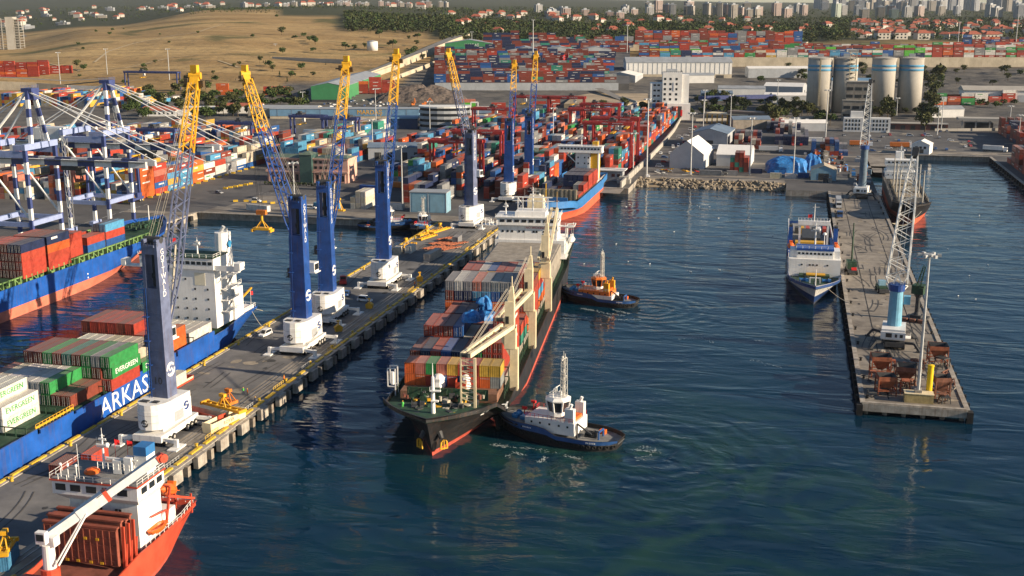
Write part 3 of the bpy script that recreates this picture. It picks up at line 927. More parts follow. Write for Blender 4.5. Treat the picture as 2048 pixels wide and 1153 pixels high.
def lifeboat(parent, loc, rz=0, L=6.5, m=None, tilt=0):
    b = MB(); prof = []
    ns = 12
    rings = []
    for i in range(ns+1):
        t = i/ns; r = math.sin(math.pi*min(1,max(0,t)))**.45 if 0<t<1 else 0.02
        rings.append((L*(t-.5), r))
    vs=[]; nn=10
    for y,r in rings:
        for j in range(nn):
            a = 2*math.pi*j/nn; vs.append((math.cos(a)*1.25*r, y, math.sin(a)*(1.25 if math.sin(a)>0 else 1.0)*r))
    fs=[]
    for i in range(ns):
        for j in range(nn): fs.append((i*nn+j,i*nn+(j+1)%nn,(i+1)*nn+(j+1)%nn,(i+1)*nn+j))
    b.add(vs,fs); b.cbox((0,L*.22,1.2),(1.2,1.3,.9))
    b.tube((-1.28,-L*.35,0),(-1.28,L*.35,0),.07,n=4); b.tube((1.28,-L*.35,0),(1.28,L*.35,0),.07,n=4)
    o = b.build('lifeboat', m or M_orange, parent, loc=loc, rz=rz); 
    if tilt: o.rotation_euler = (tilt,0,rz)
    return o
def antenna_mast(parent, loc, h, m=None, name='mast', yard=2.2, lattice=False):
    b = MB(); x,y,z = loc
    if lattice:
        b.lattice((x,y,z),(x,y,z+h),1.1,.8,int(h/1.0),.07,.04,up=(0,1,0))
    else: b.tube((x,y,z),(x,y,z+h),.28,.14,n=6)
    for f,wd in ((.62,1),(.82,.7),(.95,.4)):
        b.beam((x-yard*wd,y,z+h*f),(x+yard*wd,y,z+h*f),.12)
    b.cbox((x,y-.3,z+h*.70),(2.0,.25,.25)); b.cbox((x+.2,y-.3,z+h*.88),(1.4,.2,.2))
    b.lathe([(0.02,0),(.35,.12),(.42,.4),(.3,.7),(0.0,.85)],8,(x+yard*.8,y,z+h*.63))
    b.tube((x,y,z+h),(x,y,z+h*1.18),.05,n=4)
    b.tube((x-yard,y,z+h*.62),(x-yard,y,z+h*.9),.03,n=4)
    return b.build(name, m or M_white, parent)
def winch(parent, loc, rz=0, m=None):
    b = MB(); b.tube((-1.1,0,.8),(.6,0,.8),.55,n=10); b.tube((-1.15,0,.8),(-1.3,0,.8),.85,n=12); b.tube((.6,0,.8),(.75,0,.8),.85,n=12)
    b.box(.8,-.6,0,1.6,.6,1.3); b.box(-1.4,-.8,0,1.6,.8,.25)
    return b.build('winch', m or M_deckg, parent, loc=loc, rz=rz)
def anchor(parent, loc, rz, m):
    b = MB(); b.tube((0,0,-1.2),(0,0,1.0),.16,n=6); b.tube((-.9,0,-1.0),(.9,0,-1.0),.2,n=6)
    for sx in (-1,1):
        b.beam((sx*.8,0,-1.1),(sx*.65,-.1,.6),.34,.25); b.beam((sx*.65,-.1,.55),(sx*.3,-.15,.95),.3,.2)
    return b.build('anchor', m, parent, loc=loc, rz=rz)
def put(ref, x, y):
    c, s_ = math.cos(ref[1]), math.sin(ref[1]); return (ref[0][0]+x*c-y*s_, ref[0][1]+x*s_+y*c)

# ================================================================ black ship with cream cranes
BS = ((-72.6, 229.8), R(5.5))
def black_ship():
    T = thing('container_ship', 'black hulled container ship with cream deck cranes and stacked containers, pushed by tugs', 'ship', (BS[0][0],BS[0][1],0), BS[1])
    H = Hull(203, 28.6, 6.6, rake=6, focs=(17,3.2), srake=5, entry=(.27,.105), bulw=1.0, poop=(26,2.0), bp=(1.5,2.3))
    H.build(T, M_black, M_boot, M_deckg, band=1.1)
    # forecastle: winches, foremast, anchors, breakwater, clutter
    for x in (-4.6, 4.2): winch(T, (x,6.5,8.6), R(8 if x<0 else -8), M_dark)
    for x in (-4.2, 4.6): winch(T, (x,11.8,8.4), R(90), M_deckg)
    b = MB(); b.tube((0,1.6,8.5),(0,1.6,17.5),.52,.34,n=10); b.tube((0,1.6,17.5),(0,1.6,20.6),.16,.06,n=5); b.box(-.5,.7,14.4,1.8,1.5,14.6); b.rail([(-.5,.7,14.6),(1.8,.7,14.6)],.9); b.cbox((.5,1.1,12.2),(1.6,.8,.3))
    b.build('foremast', M_white, T)
    b = MB(); b.box(-9.5,17.6,7.0,9.5,17.9,9.6); 
    for x in range(-9,10,3): b.beam((x,17.6,9.4),(x,16.4,8.4),.15)
    b.build('breakwater', M_deckg, T)
    b = MB()
    rr = random.Random(3)
    for k in range(70):
        x, y = rr.uniform(-9.5,9.5), rr.uniform(.5,16.5); s_ = rr.uniform(.25,.8)
        if abs(x) > 3+y*.5: continue
        (MB().tube((x,y,8.5),(x,y,8.5+s_*1.4),s_*.5,n=8) if k%2 else MB().cbox((x,y,8.8),(s_*2.2,s_*1.3,s_*1.6),k)).build('deck_fitting', [M_deckg,M_dark,M_deckr,M_dark,M_rope][k%5], T)
    b = MB()
    for k in range(7):
        x, y = rr.uniform(-6,6), rr.uniform(2,13); MB().cbox((x,y,8.9),(rr.uniform(.6,1.4),rr.uniform(.5,1.0),.6), rr.uniform(0,1)).build('deck_gear', M_yel, T)
    for sx in (-1,1):
        p = H.pt(.012, 4.6, sx); anchor(T, (p[0]*1.0+sx*1.1, p[1]-.7, 3.0), sx*R(38), M_yel)
        q = H.pt(.012, 5.6, sx); MB().tube((q[0]-sx*.2,q[1]+.2,5.6),(q[0]+sx*.55,q[1]-.6,4.4),.75,.5,n=8).build('hawse_pipe', M_dark, T)
    # ship's name, worn white lettering on both bows (unreadable at this distance: short strokes)
    nm = MB(); rr = random.Random(8)
    for k in range(5):
        t = .062+.0085*k; p = H.pt(t, 6.6+rr.uniform(0,.1), 1); p2 = H.pt(t+.0055, 6.6, 1); pz = H.pt(t+.001, 7.9, 1); pz2 = H.pt(t+.0065, 7.9, 1)
        o = lambda a: (a[0]+.08, a[1]-.05, a[2])
        nm.beam(o(p), o(pz), .35, .1); nm.beam(o(p2) if k%2 else o(p), o(pz2) if k%2 else o(p2), .3,.1); nm.beam(o(pz),o(pz2),.3,.1)
    nm.build('ship_name', LOGO_W, T)
    # hatch covers along the deck
    ys = [19.5, 33, 46.5, 60, 73.5, 87, 100.5, 114, 127.5]
    for i,y in enumerate(ys):
        MB().box(-11.6,y+.3,5.7,11.2,y+13.0,7.9).build('hatch_cover', M_hatchb if i==0 else M_hatch, T)
    MB().box(-11.6,136.5,5.7,11.2,172,13.2).box(-11.0,137,13.2,10.6,154,13.5).box(-11.0,154.6,13.2,10.6,171.5,13.5).build('hatch_cover', M_hatch, T)
    # guard stanchions and green lashing frames down the lit side
    b = MB()
    for k in range(56):
        y = 22+k*2.6
        b.beam((12.6,y,5.6),(12.6,y,8.6),.14); b.beam((12.6,y,8.5),(12.6,y+2.6,8.5),.1); b.beam((12.6,y,7.1),(12.6,y+2.6,7.1),.08)
        if k%2==0: b.beam((12.6,y,5.6),(12.6,y+2.6,8.5),.09)
    b.build('side_rail', M_deckg, T); b = MB()
    for k in range(20):
        y = 22+k*7; b.beam((-12.8,y,5.6),(-12.8,y,8.2),.14); b.beam((-12.8,y,8.1),(-12.8,y+7,8.1),.1)
    b.build('side_rail', M_deckg, T)
    for y in (33.4, 47.1, 73.1, 100.1):
        b = MB()
        for x in np.linspace(-12,12,10): b.beam((x,y,5.6),(x,y,10.4),.18)
        b.beam((-12,y,10.4),(12,y,10.4),.35,.2); b.beam((-12,y,8.0),(12,y,8.0),.2); b.build('lashing_bridge', M_deckg, T)
    # superstructure
    b = MB(); b.box(-13.2,176,8,12.0,190,13.6); b.box(-12.0,176.6,13.6,9.2,189,19.0); b.box(-12.4,175.4,19.0,9.6,187,21.8)
    b.build('superstructure', M_white, T)
    b = MB(); b.box(-13.0,174.8,21.8,10.2,187.4,22.05); b.box(-6,177,22.05,5,186,23.6)
    b.build('bridge_roof', M_white, T)
    windows(T, [(x,175.38,20.6) for x in np.linspace(-10.4,7.8,8)], 1.75, 1.0)
    windows(T, [(x,176.58,16.6) for x in (-10.4,-8.6,-7.0,-4.4,-2.8,.8,1.9,4.6,6.2,8.2)], .8, .8)
    windows(T, [(x,175.98,11.2) for x in (-10,-6,6,10)], .8, .8)
    windows(T, [(9.62,y,20.5) for y in (177,180,183)], 1.6, 1.0, 'x+')
    b = MB(); b.rail([(-12.8,175,22.05),(10,175,22.05),(10,187,22.05)],1.0); b.rail([(-17.8,175.4,19.0),(-12.4,175.4,19.0)],2.6,.12,1.1); b.box(-17.8,175.4,18.7,-12.4,178,19.0); b.box(9.6,176,18.7,15.0,178,19.0); b.rail([(9.6,176,19.0),(15,176,19.0),(15,178,19.0)],1.1,.06); b.build('bridge_wing_rail', M_white, T)
    b = MB(); b.lattice((-4.5,181,23.6),(-4.5,181,28.4),1.8,1.8,2,.1,.08,up=(0,1,0)); b.lattice((4.5,181,23.6),(4.5,181,28.4),1.8,1.8,2,.1,.08,up=(0,1,0)); b.beam((-7,181,28.4),(7,181,28.4),.4); b.beam((-7.5,181,27),(7.5,181,27),.25); b.build('radar_gantry', M_white, T)
    antenna_mast(T, (0,181,23.6), 8.5, yard=3.0); antenna_mast(T, (-9.6,179,22), 4.6, yard=.6); 
    MB().box(-3,188.5,13,3,194,26.5).box(-2.6,189,26.5,2.6,193.5,27.4).build('funnel', M_cream, T)
    MB().tube((9,178,22),(9,178,31),.12,.06,n=5).build('flagpole', M_yel, T)
    text('lettering','NO SMOKING',1.1,(1.5,176.5,18.0),FACE_FRONT,mat('red_lettering',(0.5,0.03,0.03),var=0),T)
    # lifeboat in davits at the lit side aft
    lifeboat(T, (14.0,182,13.0), 0, 7.5, M_white); b = MB()
    for y in (178.5,185.5): b.beam((12.2,y,10),(12.2,y,18),.4); b.beam((12.2,y,18),(15.2,y,18.4),.35); b.tube((14.3,y,18.2),(14.3,y,14),.05,n=4)
    b.beam((15.2,178.5,18.4),(15.2,185.5,18.4),.3); b.build('davit', M_white, T)
    b = MB(); b.rail([(13.0,170,8.6),(13.0,199,8.6)],3.6,.10,2.5); b.box(10.5,168,8.6,13.4,176,8.8); b.build('stern_gallery', M_white, T)
    # open frame at the unlit side forward (life raft gantry)
    b = MB()
    for y in (21.5,24): 
        b.beam((-13.2,y,6),(-13.2,y,12.6),.25); b.beam((-15.0,y,8.2),(-15.0,y,12.6),.22); b.beam((-15.0,y,12.6),(-13.2,y,12.6),.22); b.beam((-15.0,y,8.2),(-13.2,y,8.2),.22)
    b.tube((-14.1,22.7,8.4),(-14.1,22.7,11.4),.45,n=8); b.build('accommodation_ladder_frame', M_white, T)
    # three side mounted cranes
    # jib rest on the forecastle
    b = MB(); x0, x1, y0 = 5.2, 8.3, 7.0
    for x in (x0, x1): b.beam((x,y0,8.0),(x,y0,20.4),.55 if x==x1 else .35)
    for k in range(9):
        z = 8.8+k*1.25; b.beam((x0,y0,z+1.1),(x1,y0,z),.16); b.beam((x0,y0,z+1.1),(x1,y0,z+1.15),.16)
    b.build('jib_rest', M_cream, T)
    def crane(y, jib_to, zk=17.0, ztop=28.0):
        C = MB(); X = 13.7
        C.box(X-.9,y-1.0,5.6,X+1.0,y+1.0,zk-4)
        C.yprism([(y-1.1,zk-4),(y+1.1,zk-4),(y+1.1,zk+1),(y-1.1,zk+1)], X-2.2, X+.5)
        C.add([(X-.9,y-.95,zk-6),(X-.9,y+.95,zk-6),(X-3.0,y-.95,zk-2.0),(X-3.0,y+.95,zk-2.0),(X-3.0,y-.95,zk-.2),(X-3.0,y+.95,zk-.2),(X-.9,y-.95,zk-.2),(X-.9,y+.95,zk-.2)],
              [(0,2,3,1),(2,4,5,3),(4,6,7,5),(0,6,4,2),(1,3,5,7)])
        c = C.build('crane_pedestal', M_cream, T)
        Xc = X-.9
        U = MB(); U.box(Xc-1.2,y-1.1,zk+1.0,Xc+1.0,y+1.1,ztop-1.5)
        U.xprism([(Xc-.6,ztop-1.5),(Xc+1.0,ztop-1.5),(Xc+.7,ztop+2.0),(Xc,ztop+2.0)], y-.7, y+.7)
        U.tube((Xc+.4,y,ztop+2),(Xc+.4,y,ztop+4.5),.14,n=5); U.box(Xc-1.7,y-1.4,zk+.6,Xc+1.3,y+1.4,zk+1.0)
        u = U.build('crane_column', M_cream, c)
        MB().box(Xc-1.0,y-1.3,zk+2.2,Xc-.2,y-1.08,zk+4.0).build('cab_window', M_glass, c)
        p = Vector((Xc-.5, y-1.6, zk+1.8)); q = Vector(jib_to); d = (q-p).normalized(); s_ = d.cross(Vector((0,0,1))).normalized()
        J = MB()
        for g in (-1.45, 1.45):
            J.beam(p+s_*g, q+s_*g*.62, .75, 1.0)
        n_ = 5
        for k in range(n_+1):
            t = .08+.9*k/n_; m_ = p.lerp(q,t); wd = lerp(1.45,.9,t); J.beam(m_-s_*wd, m_+s_*wd, .35,.5)
        J.build('jib', M_cream, c)
        W = MB(); tp = Vector((Xc-.2,y-.6,ztop+1.6))
        for g in (-1.0,-.5,.5,1.0): W.tube(tp+s_*g*.6, q+s_*g*.5, .05, n=3)
        W.build('luffing_wire', M_rope, c)
        K = MB(); K.tube(q+s_*-.8, q+s_*.8, .5, n=8); K.tube(q, q-Vector((0,0,2.4)), .06, n=4); K.cbox(q-Vector((0,0,2.8)),(.7,.7,1.0)); K.build('hook_block', M_dark, c)
    crane(31, (6.2,7.2,20.9), 20.0, 29.0)
    crane(67, (9.6,36.0,21.5), 20.0, 29.0)
    crane(107, (13.0,130.0,33.0), 20.0, 30.5)
    # mooring line to the pier
    return T, H
BST, BSH = black_ship()
def bc(x, y, z, code, **k): return cont(x, y, z, code, 'aboard the black hulled ship', ref=BS, **k)
TIERW = ['one','two','three','four','five','six']
# bays from the bow: each string is one tier, left to right, '.' empty
def bay(y, z0, tiers, n, fn, x0=None, doors=True, L=CL, logo=None, pitch=2.56, hide=0, bn=''):
    x0 = -(n-1)/2*pitch if x0 is None else x0
    for t, row in enumerate(tiers):
        for i, ch in enumerate(row):
            if ch == '.': continue
            up = t+1 < len(tiers) and i < len(tiers[t+1]) and tiers[t+1][i] != '.'
            lg = logo if (i == len(row.rstrip('.'))-1 and logo) else None
            last = i == len(row.rstrip('.'))-1
            cov = up and not last and (not doors or t < hide)
            fn(x0+i*pitch, y, z0+t*(CH+.02), ch, doors=doors, L=L, logo=lg, covered=cov, lab=f'on tier {TIERW[t]} of the {bn} bay')
bay(27.0, 7.95, ['OORBRBROK','OPGPYRRYY'], 9, bc, L=CS, doors=False, bn='foremost')
bay(40.2, 7.95, ['RMTRRCRRR','MNRBNOGRR','.......RR'], 9, bc, x0=-11.2, bn='second', hide=1)
bay(53.6, 7.95, ['NMKOCORRR','NRRNCORRR','RRMB...RR','.......RR'], 9, bc, x0=-10.6, logo='bars', bn='third', hide=2)
bay(66.8, 7.95, ['RRNNRCLGT','RRNNOWLGR','.RNN.....'], 9, bc, bn='fourth', hide=2)
bay(80.2, 7.95, ['RMRORBRRO','RMRRORRRO','ORROROORR','MNNLLBNRR','KWKPKKKKR','........R'], 9, bc, logo='bars', hide=3, bn='fifth')
bay(93.6, 7.95, ['RRRRRRRRR','KKKKKKKKR','RRRRRRRRR','WKKYPKKKM'], 9, bc, doors=False, bn='sixth')
bay(107.0, 7.95, ['RRRRRRRRO','RRRRRRRRL','RRRRRRRRR','RRWBRRKKY'], 9, bc, doors=False, bn='seventh')
bay(120.4, 7.95, ['RRRRRRRRO','RRRRRRRRR','RPYKRRCRY'], 9, bc, doors=False, bn='eighth')
# blue tarpaulins over the break bulk cargo
def tarp_mound(loc, sx, sy, sz, rz, label, m=None, seed=1, parent=None, name='tarpaulin'):
    r = random.Random(seed); b = MB(); n=28; rings=[(1.06,0),(1.0,.25),(.97,.5),(.86,.72),(.66,.88),(.4,.97),(.15,1.0),(0,1.0)]
    vs=[]
    for rr_,z in rings:
        for i in range(n):
            a = 2*math.pi*i/n; q = rr_*(1+.22*mnoise.noise((math.cos(a)*2+seed,math.sin(a)*2,z*1.4))+(.05 if i%2 else -.04)*(1-z*.7))
            ex = abs(math.cos(a))**.6*math.copysign(1,math.cos(a)); ey = abs(math.sin(a))**.6*math.copysign(1,math.sin(a))
            vs.append((ex*q*sx, ey*q*sy, z*sz*(1+.30*mnoise.noise((math.cos(a)*rr_*2.2+seed,math.sin(a)*rr_*2.2,seed*1.3)))))
    fs=[]
    for k in range(len(rings)-1):
        for i in range(n): fs.append((k*n+i,k*n+(i+1)%n,(k+1)*n+(i+1)%n,(k+1)*n+i))
    b.add(vs,fs); o = b.build(name, m or M_tarp, parent, loc=loc, rz=rz)
    if label: tag(o, label, 'tarpaulin')
    return o
x,y = put(BS,-.6,53.6); tarp_mound((x,y,16.3),2.4,2.6,2.2,.2,'crumpled bright blue tarpaulin over cargo beside the tall maroon container stack',seed=2)
x,y = put(BS,1.4,67.5); tarp_mound((x,y,13.4),2.6,3.4,1.8,.5,'blue tarpaulin bundle lying between dark containers amidships on the black ship',seed=5)
x,y = put(BS,-.5,72.6); tarp_mound((x,y,13.4),2.2,1.8,4.4,.1,'tall blue tarpaulin cover against the orange container wall on the black ship',seed=7)
for (x_,y_,s_,l_) in ((-3.2,23.2,1.7,'white wrapped machine on the brown hatch behind the foremast'),(3.2,23.6,1.3,'small white wrapped bundle on a flat rack beside the jib rest')):
    x,y = put(BS,x_,y_); tag(MB().lathe([(s_*.9,0),(s_,.6),(s_*.8,1.6),(s_*.9,2.4),(s_*.5,3.2),(0,3.4)],9,(0,0,0)).build('wrapped_cargo', M_white, loc=(x,y,7.9), rz=.3), l_, 'cargo')
x,y = put(BS,2.4,22.6); f_ = MB(); f_.box(-1.25,-1.2,0,1.25,1.2,.3); f_.box(-1.25,-1.2,.3,-1.1,1.2,2.4); f_.box(1.1,-1.2,.3,1.25,1.2,2.4); f_.box(-1.1,-1.2,.3,1.1,-1.1,2.0); f_.beam((-1.1,-1.25,.3),(1.1,-1.25,2.2),.1)
tag(f_.build('flat_rack', M_hred, loc=(x,y,7.92), rz=BS[1]), 'small red flat rack with a diagonal brace on the brown hatch', 'rack')

# ================================================================ blue ship alongside the main pier
AK = ((-163.2, 318.0), math.pi)     # bow towards the viewer in reality lies out of frame; stern faces away
def arkas_ship():
    # local frame here: bow towards -Y
    y_st = 312.0; L = 165.0
    T = thing('container_ship', 'bright blue container ship with white bridge house and green container stacks along the pier', 'ship', (-163.4, y_st-L, 0), 0)
    H = Hull(L, 24.2, 7.4, rake=6, focs=(15,3.0), srake=5, entry=(.28,.13), bulw=.6, poop=(14,1.2)); H.build(T, M_hblue, M_boot, M_deckg, band=1.1)
    yy = lambda Y: Y-(y_st-L)
    # raised side coaming in sections, as the blue side shows above deck
    for (a,b_,z) in ((150,204,8.6),(205,217,8.2),(218,232,7.9),(233,262,8.7),(263,283,8.8)):
        MB().box(11.75,yy(a),6.6,12.12,yy(b_),z).build('side_coaming', M_hblue, T)
        MB().box(-12.12,yy(a),6.6,-11.75,yy(b_),z).build('side_coaming', M_hblue, T)
    for i,(a,b_) in enumerate(((188,200.5),(202,214.5),(216,229),(231,244),(245.5,258),(259.5,272),(273,285))):
        MB().box(-11.2,yy(a),6.8,11.2,yy(b_),8.0).build('hatch_cover', M_deckg, T)
    for Y in (201.2,215.2,230,244.8,258.8,272.5):
        b = MB(); b.beam((-11.6,yy(Y),9.7),(11.6,yy(Y),9.7),.2)
        for x in np.linspace(-11.4,11.4,10): b.beam((x,yy(Y),7),(x,yy(Y),9.8),.16)
        b.build('lashing_frame', M_deckg, T)
    b = MB(); b.rail([(11.4,yy(204.5),8.2),(11.4,yy(218),8.2)],1.2,.06,1.2); b.beam((11.2,yy(204.5),8.6),(11.2,yy(218),8.6),.35); b.build('lashing_rail', M_yel, T)
    t = text('ship_name','ARKAS',6.2,(12.14,yy(237.5),5.0),FACE_RIGHT,LOGO_W,T,.03,sx=1.12)
    # superstructure
    zb, y0 = 8.0, yy(288.0)
    b = MB(); b.box(-11.4,y0,zb,10.4,y0+9.5,24.7); b.box(-11.8,y0-.6,24.7,10.6,y0+8,27.9); b.box(4,y0+9.5,zb,11.2,y0+15,17); b.box(-11,y0+9.5,zb,4,y0+14,14)
    b.build('superstructure', M_white, T)
    b = MB(); b.box(10.6,y0-.2,24.5,17.6,y0+2.4,24.85); b.box(16.6,y0-.4,24.85,18.4,y0+2.6,26.9); b.box(10.6,y0-.2,24.85,16.6,y0-.05,26.0); b.beam((10.4,y0+1,20.5),(15,y0+1,24.5),.3); b.build('bridge_wing', M_white, T); b = MB(); b.box(-17.6,y0-.2,24.5,-11.8,y0+2.4,24.85); b.box(-17.8,y0-.4,24.85,-16.4,y0+2.6,26.5)
    b.build('bridge_wing', M_white, T)
    MB().box(-12,y0-.8,27.9,10.8,y0+8.2,28.15).build('bridge_roof', M_deckg, T)
    windows(T, [(x,y0-.62,26.5) for x in np.linspace(-10.5,9.6,13)], 1.2, .9)
    rr = random.Random(2)
    windows(T, [(x,y0-.02,z) for z in (10.6,13.4,16.2,19.0) for x in (-9.6,-6.8,-4.3,-1.2,1.6,4.4,8.2) if rr.random()<.85], .5, .55, name='porthole')
    windows(T, [(-1,y0-.02,21.7),(1.6,y0-.02,21.7)], .5, .55, name='porthole')
    MB().box(4.4,y0-.05,20.1,7.6,y0+.02,23.7).build('shell_door_recess', mat('warm_white',(0.72,0.66,0.5),var=.05), T)
    b = MB(); b.box(5.4,y0+8.6,17,10.2,y0+13.4,24); b.lathe([(2.5,0),(2.3,5),(2.15,9.2),(0,9.3)],16,(7.8,y0+11.2,24),sx=1.0,sy=1.2); b.build('funnel', M_white, T)
    b = MB(); b.tube((7.2,y0+11,33.0),(8.4,y0+11,34.8),.55,n=8); b.tube((8.8,y0+11.8,33.0),(8.8,y0+11.8,34.2),.3,n=6); b.build('exhaust_pipe', galv, T)
    MB().lathe([(0,0),(1.05,0),(1.05,.06),(0,.06)],14,(0,0,0)).build('funnel_emblem', mat('emblem_blue',(0.05,0.32,0.6),var=0), T).matrix_local = Matrix.Translation((10.15,y0+10.6,30.0)) @ Matrix.Rotation(R(90),4,'Y')
    b = MB()
    for k in range(4):
        z = 12+3.2*k; b.box(10.4,y0+3,z,12.4,y0+12,z+.2); b.rail([(12.4,y0+3,z+.2),(12.4,y0+12,z+.2)],1.0,.05)
        b.beam((11.6,y0+3.2+(k%2)*6,z),(11.6,y0+9-(k%2)*6,z+3.2),.5,.2)
    b.build('side_gallery', M_white, T)
    antenna_mast(T, (-1.5,y0+4,28.1), 9.0, M_dark, yard=2.6, lattice=True)
    antenna_mast(T, (3.6,y0+4,28.1), 4.0, yard=.7)
    b = MB(); b.rail([(-12,y0-.8,28.1),(10.8,y0-.8,28.1),(10.8,y0+8,28.1)],1.0,.05); b.build('roof_rail', M_white, T)
    MB().poly([(0,0,0),(1.6,.5,.1),(1.5,.5,1.2),(0,0,1.2)]).build('flag', M_flagr, T, loc=(-4.0,y0+3,31.2)); MB().tube((-4,y0+3,28.1),(-4,y0+3,32.6),.06,n=4).build('flagpole', M_white, T)
    lifeboat(T, (7.0,yy(308.0),13.6), R(18), 7.0, M_orange, R(-28))
    b = MB(); b.beam((9.5,yy(302.5),8),(9.5,yy(302.5),11.8),.55); b.beam((9.5,yy(302.5),11.8),(10.5,yy(310.0),14.6),.45); b.tube((9.5,yy(302.5),11.2),(9.5,yy(302.5),12.6),.55,n=8); b.build('stern_crane', M_yel, T)
    b = MB(); b.rail([(11,yy(298),8.6),(11,yy(311),8.6),(-8,yy(312),8.6)],1.2,.07,1.5); b.box(3,yy(299),8.2,10.5,yy(311),9.2); b.build('stern_rail', M_white, T)
    for k in range(5): MB().cbox((rr.uniform(1,10),yy(rr.uniform(301,309)),9.8),(1.2,1.2,1.4),rr.random()).build('deck_locker', [M_white,M_orange,M_deckr,M_white,M_yel][k], T)
    MB().tube((10.6,yy(309),9),(10.6,yy(309),14),.07,n=4).build('ensign_staff', M_white, T)
    MB().poly([(0,0,0),(0.2,1.2,-.2),(.2,1.2,.9),(0,0,1.2)]).build('flag', M_flagr, T, loc=(10.6,yy(309),12.6))
    return T
arkas_ship()
def ac(x, Y, z, code, **k): return cont(-163.4+x, Y, z, code, 'aboard the bright blue ship', **k)
def abay(Y, z0, tiers, x0, **kw):
    bay(Y, z0, tiers, 9, ac, x0=x0, pitch=2.52, **kw)
abay(237.8, 8.05, ['GMMGGMGGMR','GMMGMGGGM','.MMGMTMGKG'], -11.4, doors=True, bn='fourth', hide=1)
for z,xo in ((8.05+2*2.77,.0),): pass
ac(13.8-2.5+.05,238.4,8.05+CH+.02,'G',doors=True,logo='evg_w')
abay(225.2, 8.05, ['KKWWWWGMM','MCWWWWG'], -11.2, doors=True, bn='fifth')
abay(208.0, 8.05, ['CCWWWW','CCWWWW'], -11.2, doors=True, bn='sixth', hide=1)
for z,lg in ((8.05,'evg_g'),(8.05+CH+.02,'evg_g')):
    ac(4.4,208.0,z,'W',doors=True,logo=lg)
ac(1.9,208.0,8.05+2*(CH+.02),'W',doors=True,logo='evg_g'); ac(-.6,208.0,8.05+2*(CH+.02),'W',doors=True); ac(-3.1,208.0,8.05+2*(CH+.02),'W',doors=True); ac(-5.6,208.0,8.05+2*(CH+.02),'W',doors=True)
ac(11.0,252.0,8.05,'G',logo='evg_w')
abay(251.8, 8.05, ['RRWWWWCCM','.WWWCCCCC'], -11.2, doors=False, bn='third')
abay(265.2, 8.05, ['RRRRRRROO','MRRRRRR.O','MRRRMR'], -11.4, doors=False, bn='second')
abay(278.6, 8.05, ['WWWWWWWWW'], -11.0, doors=False, bn='sternmost')
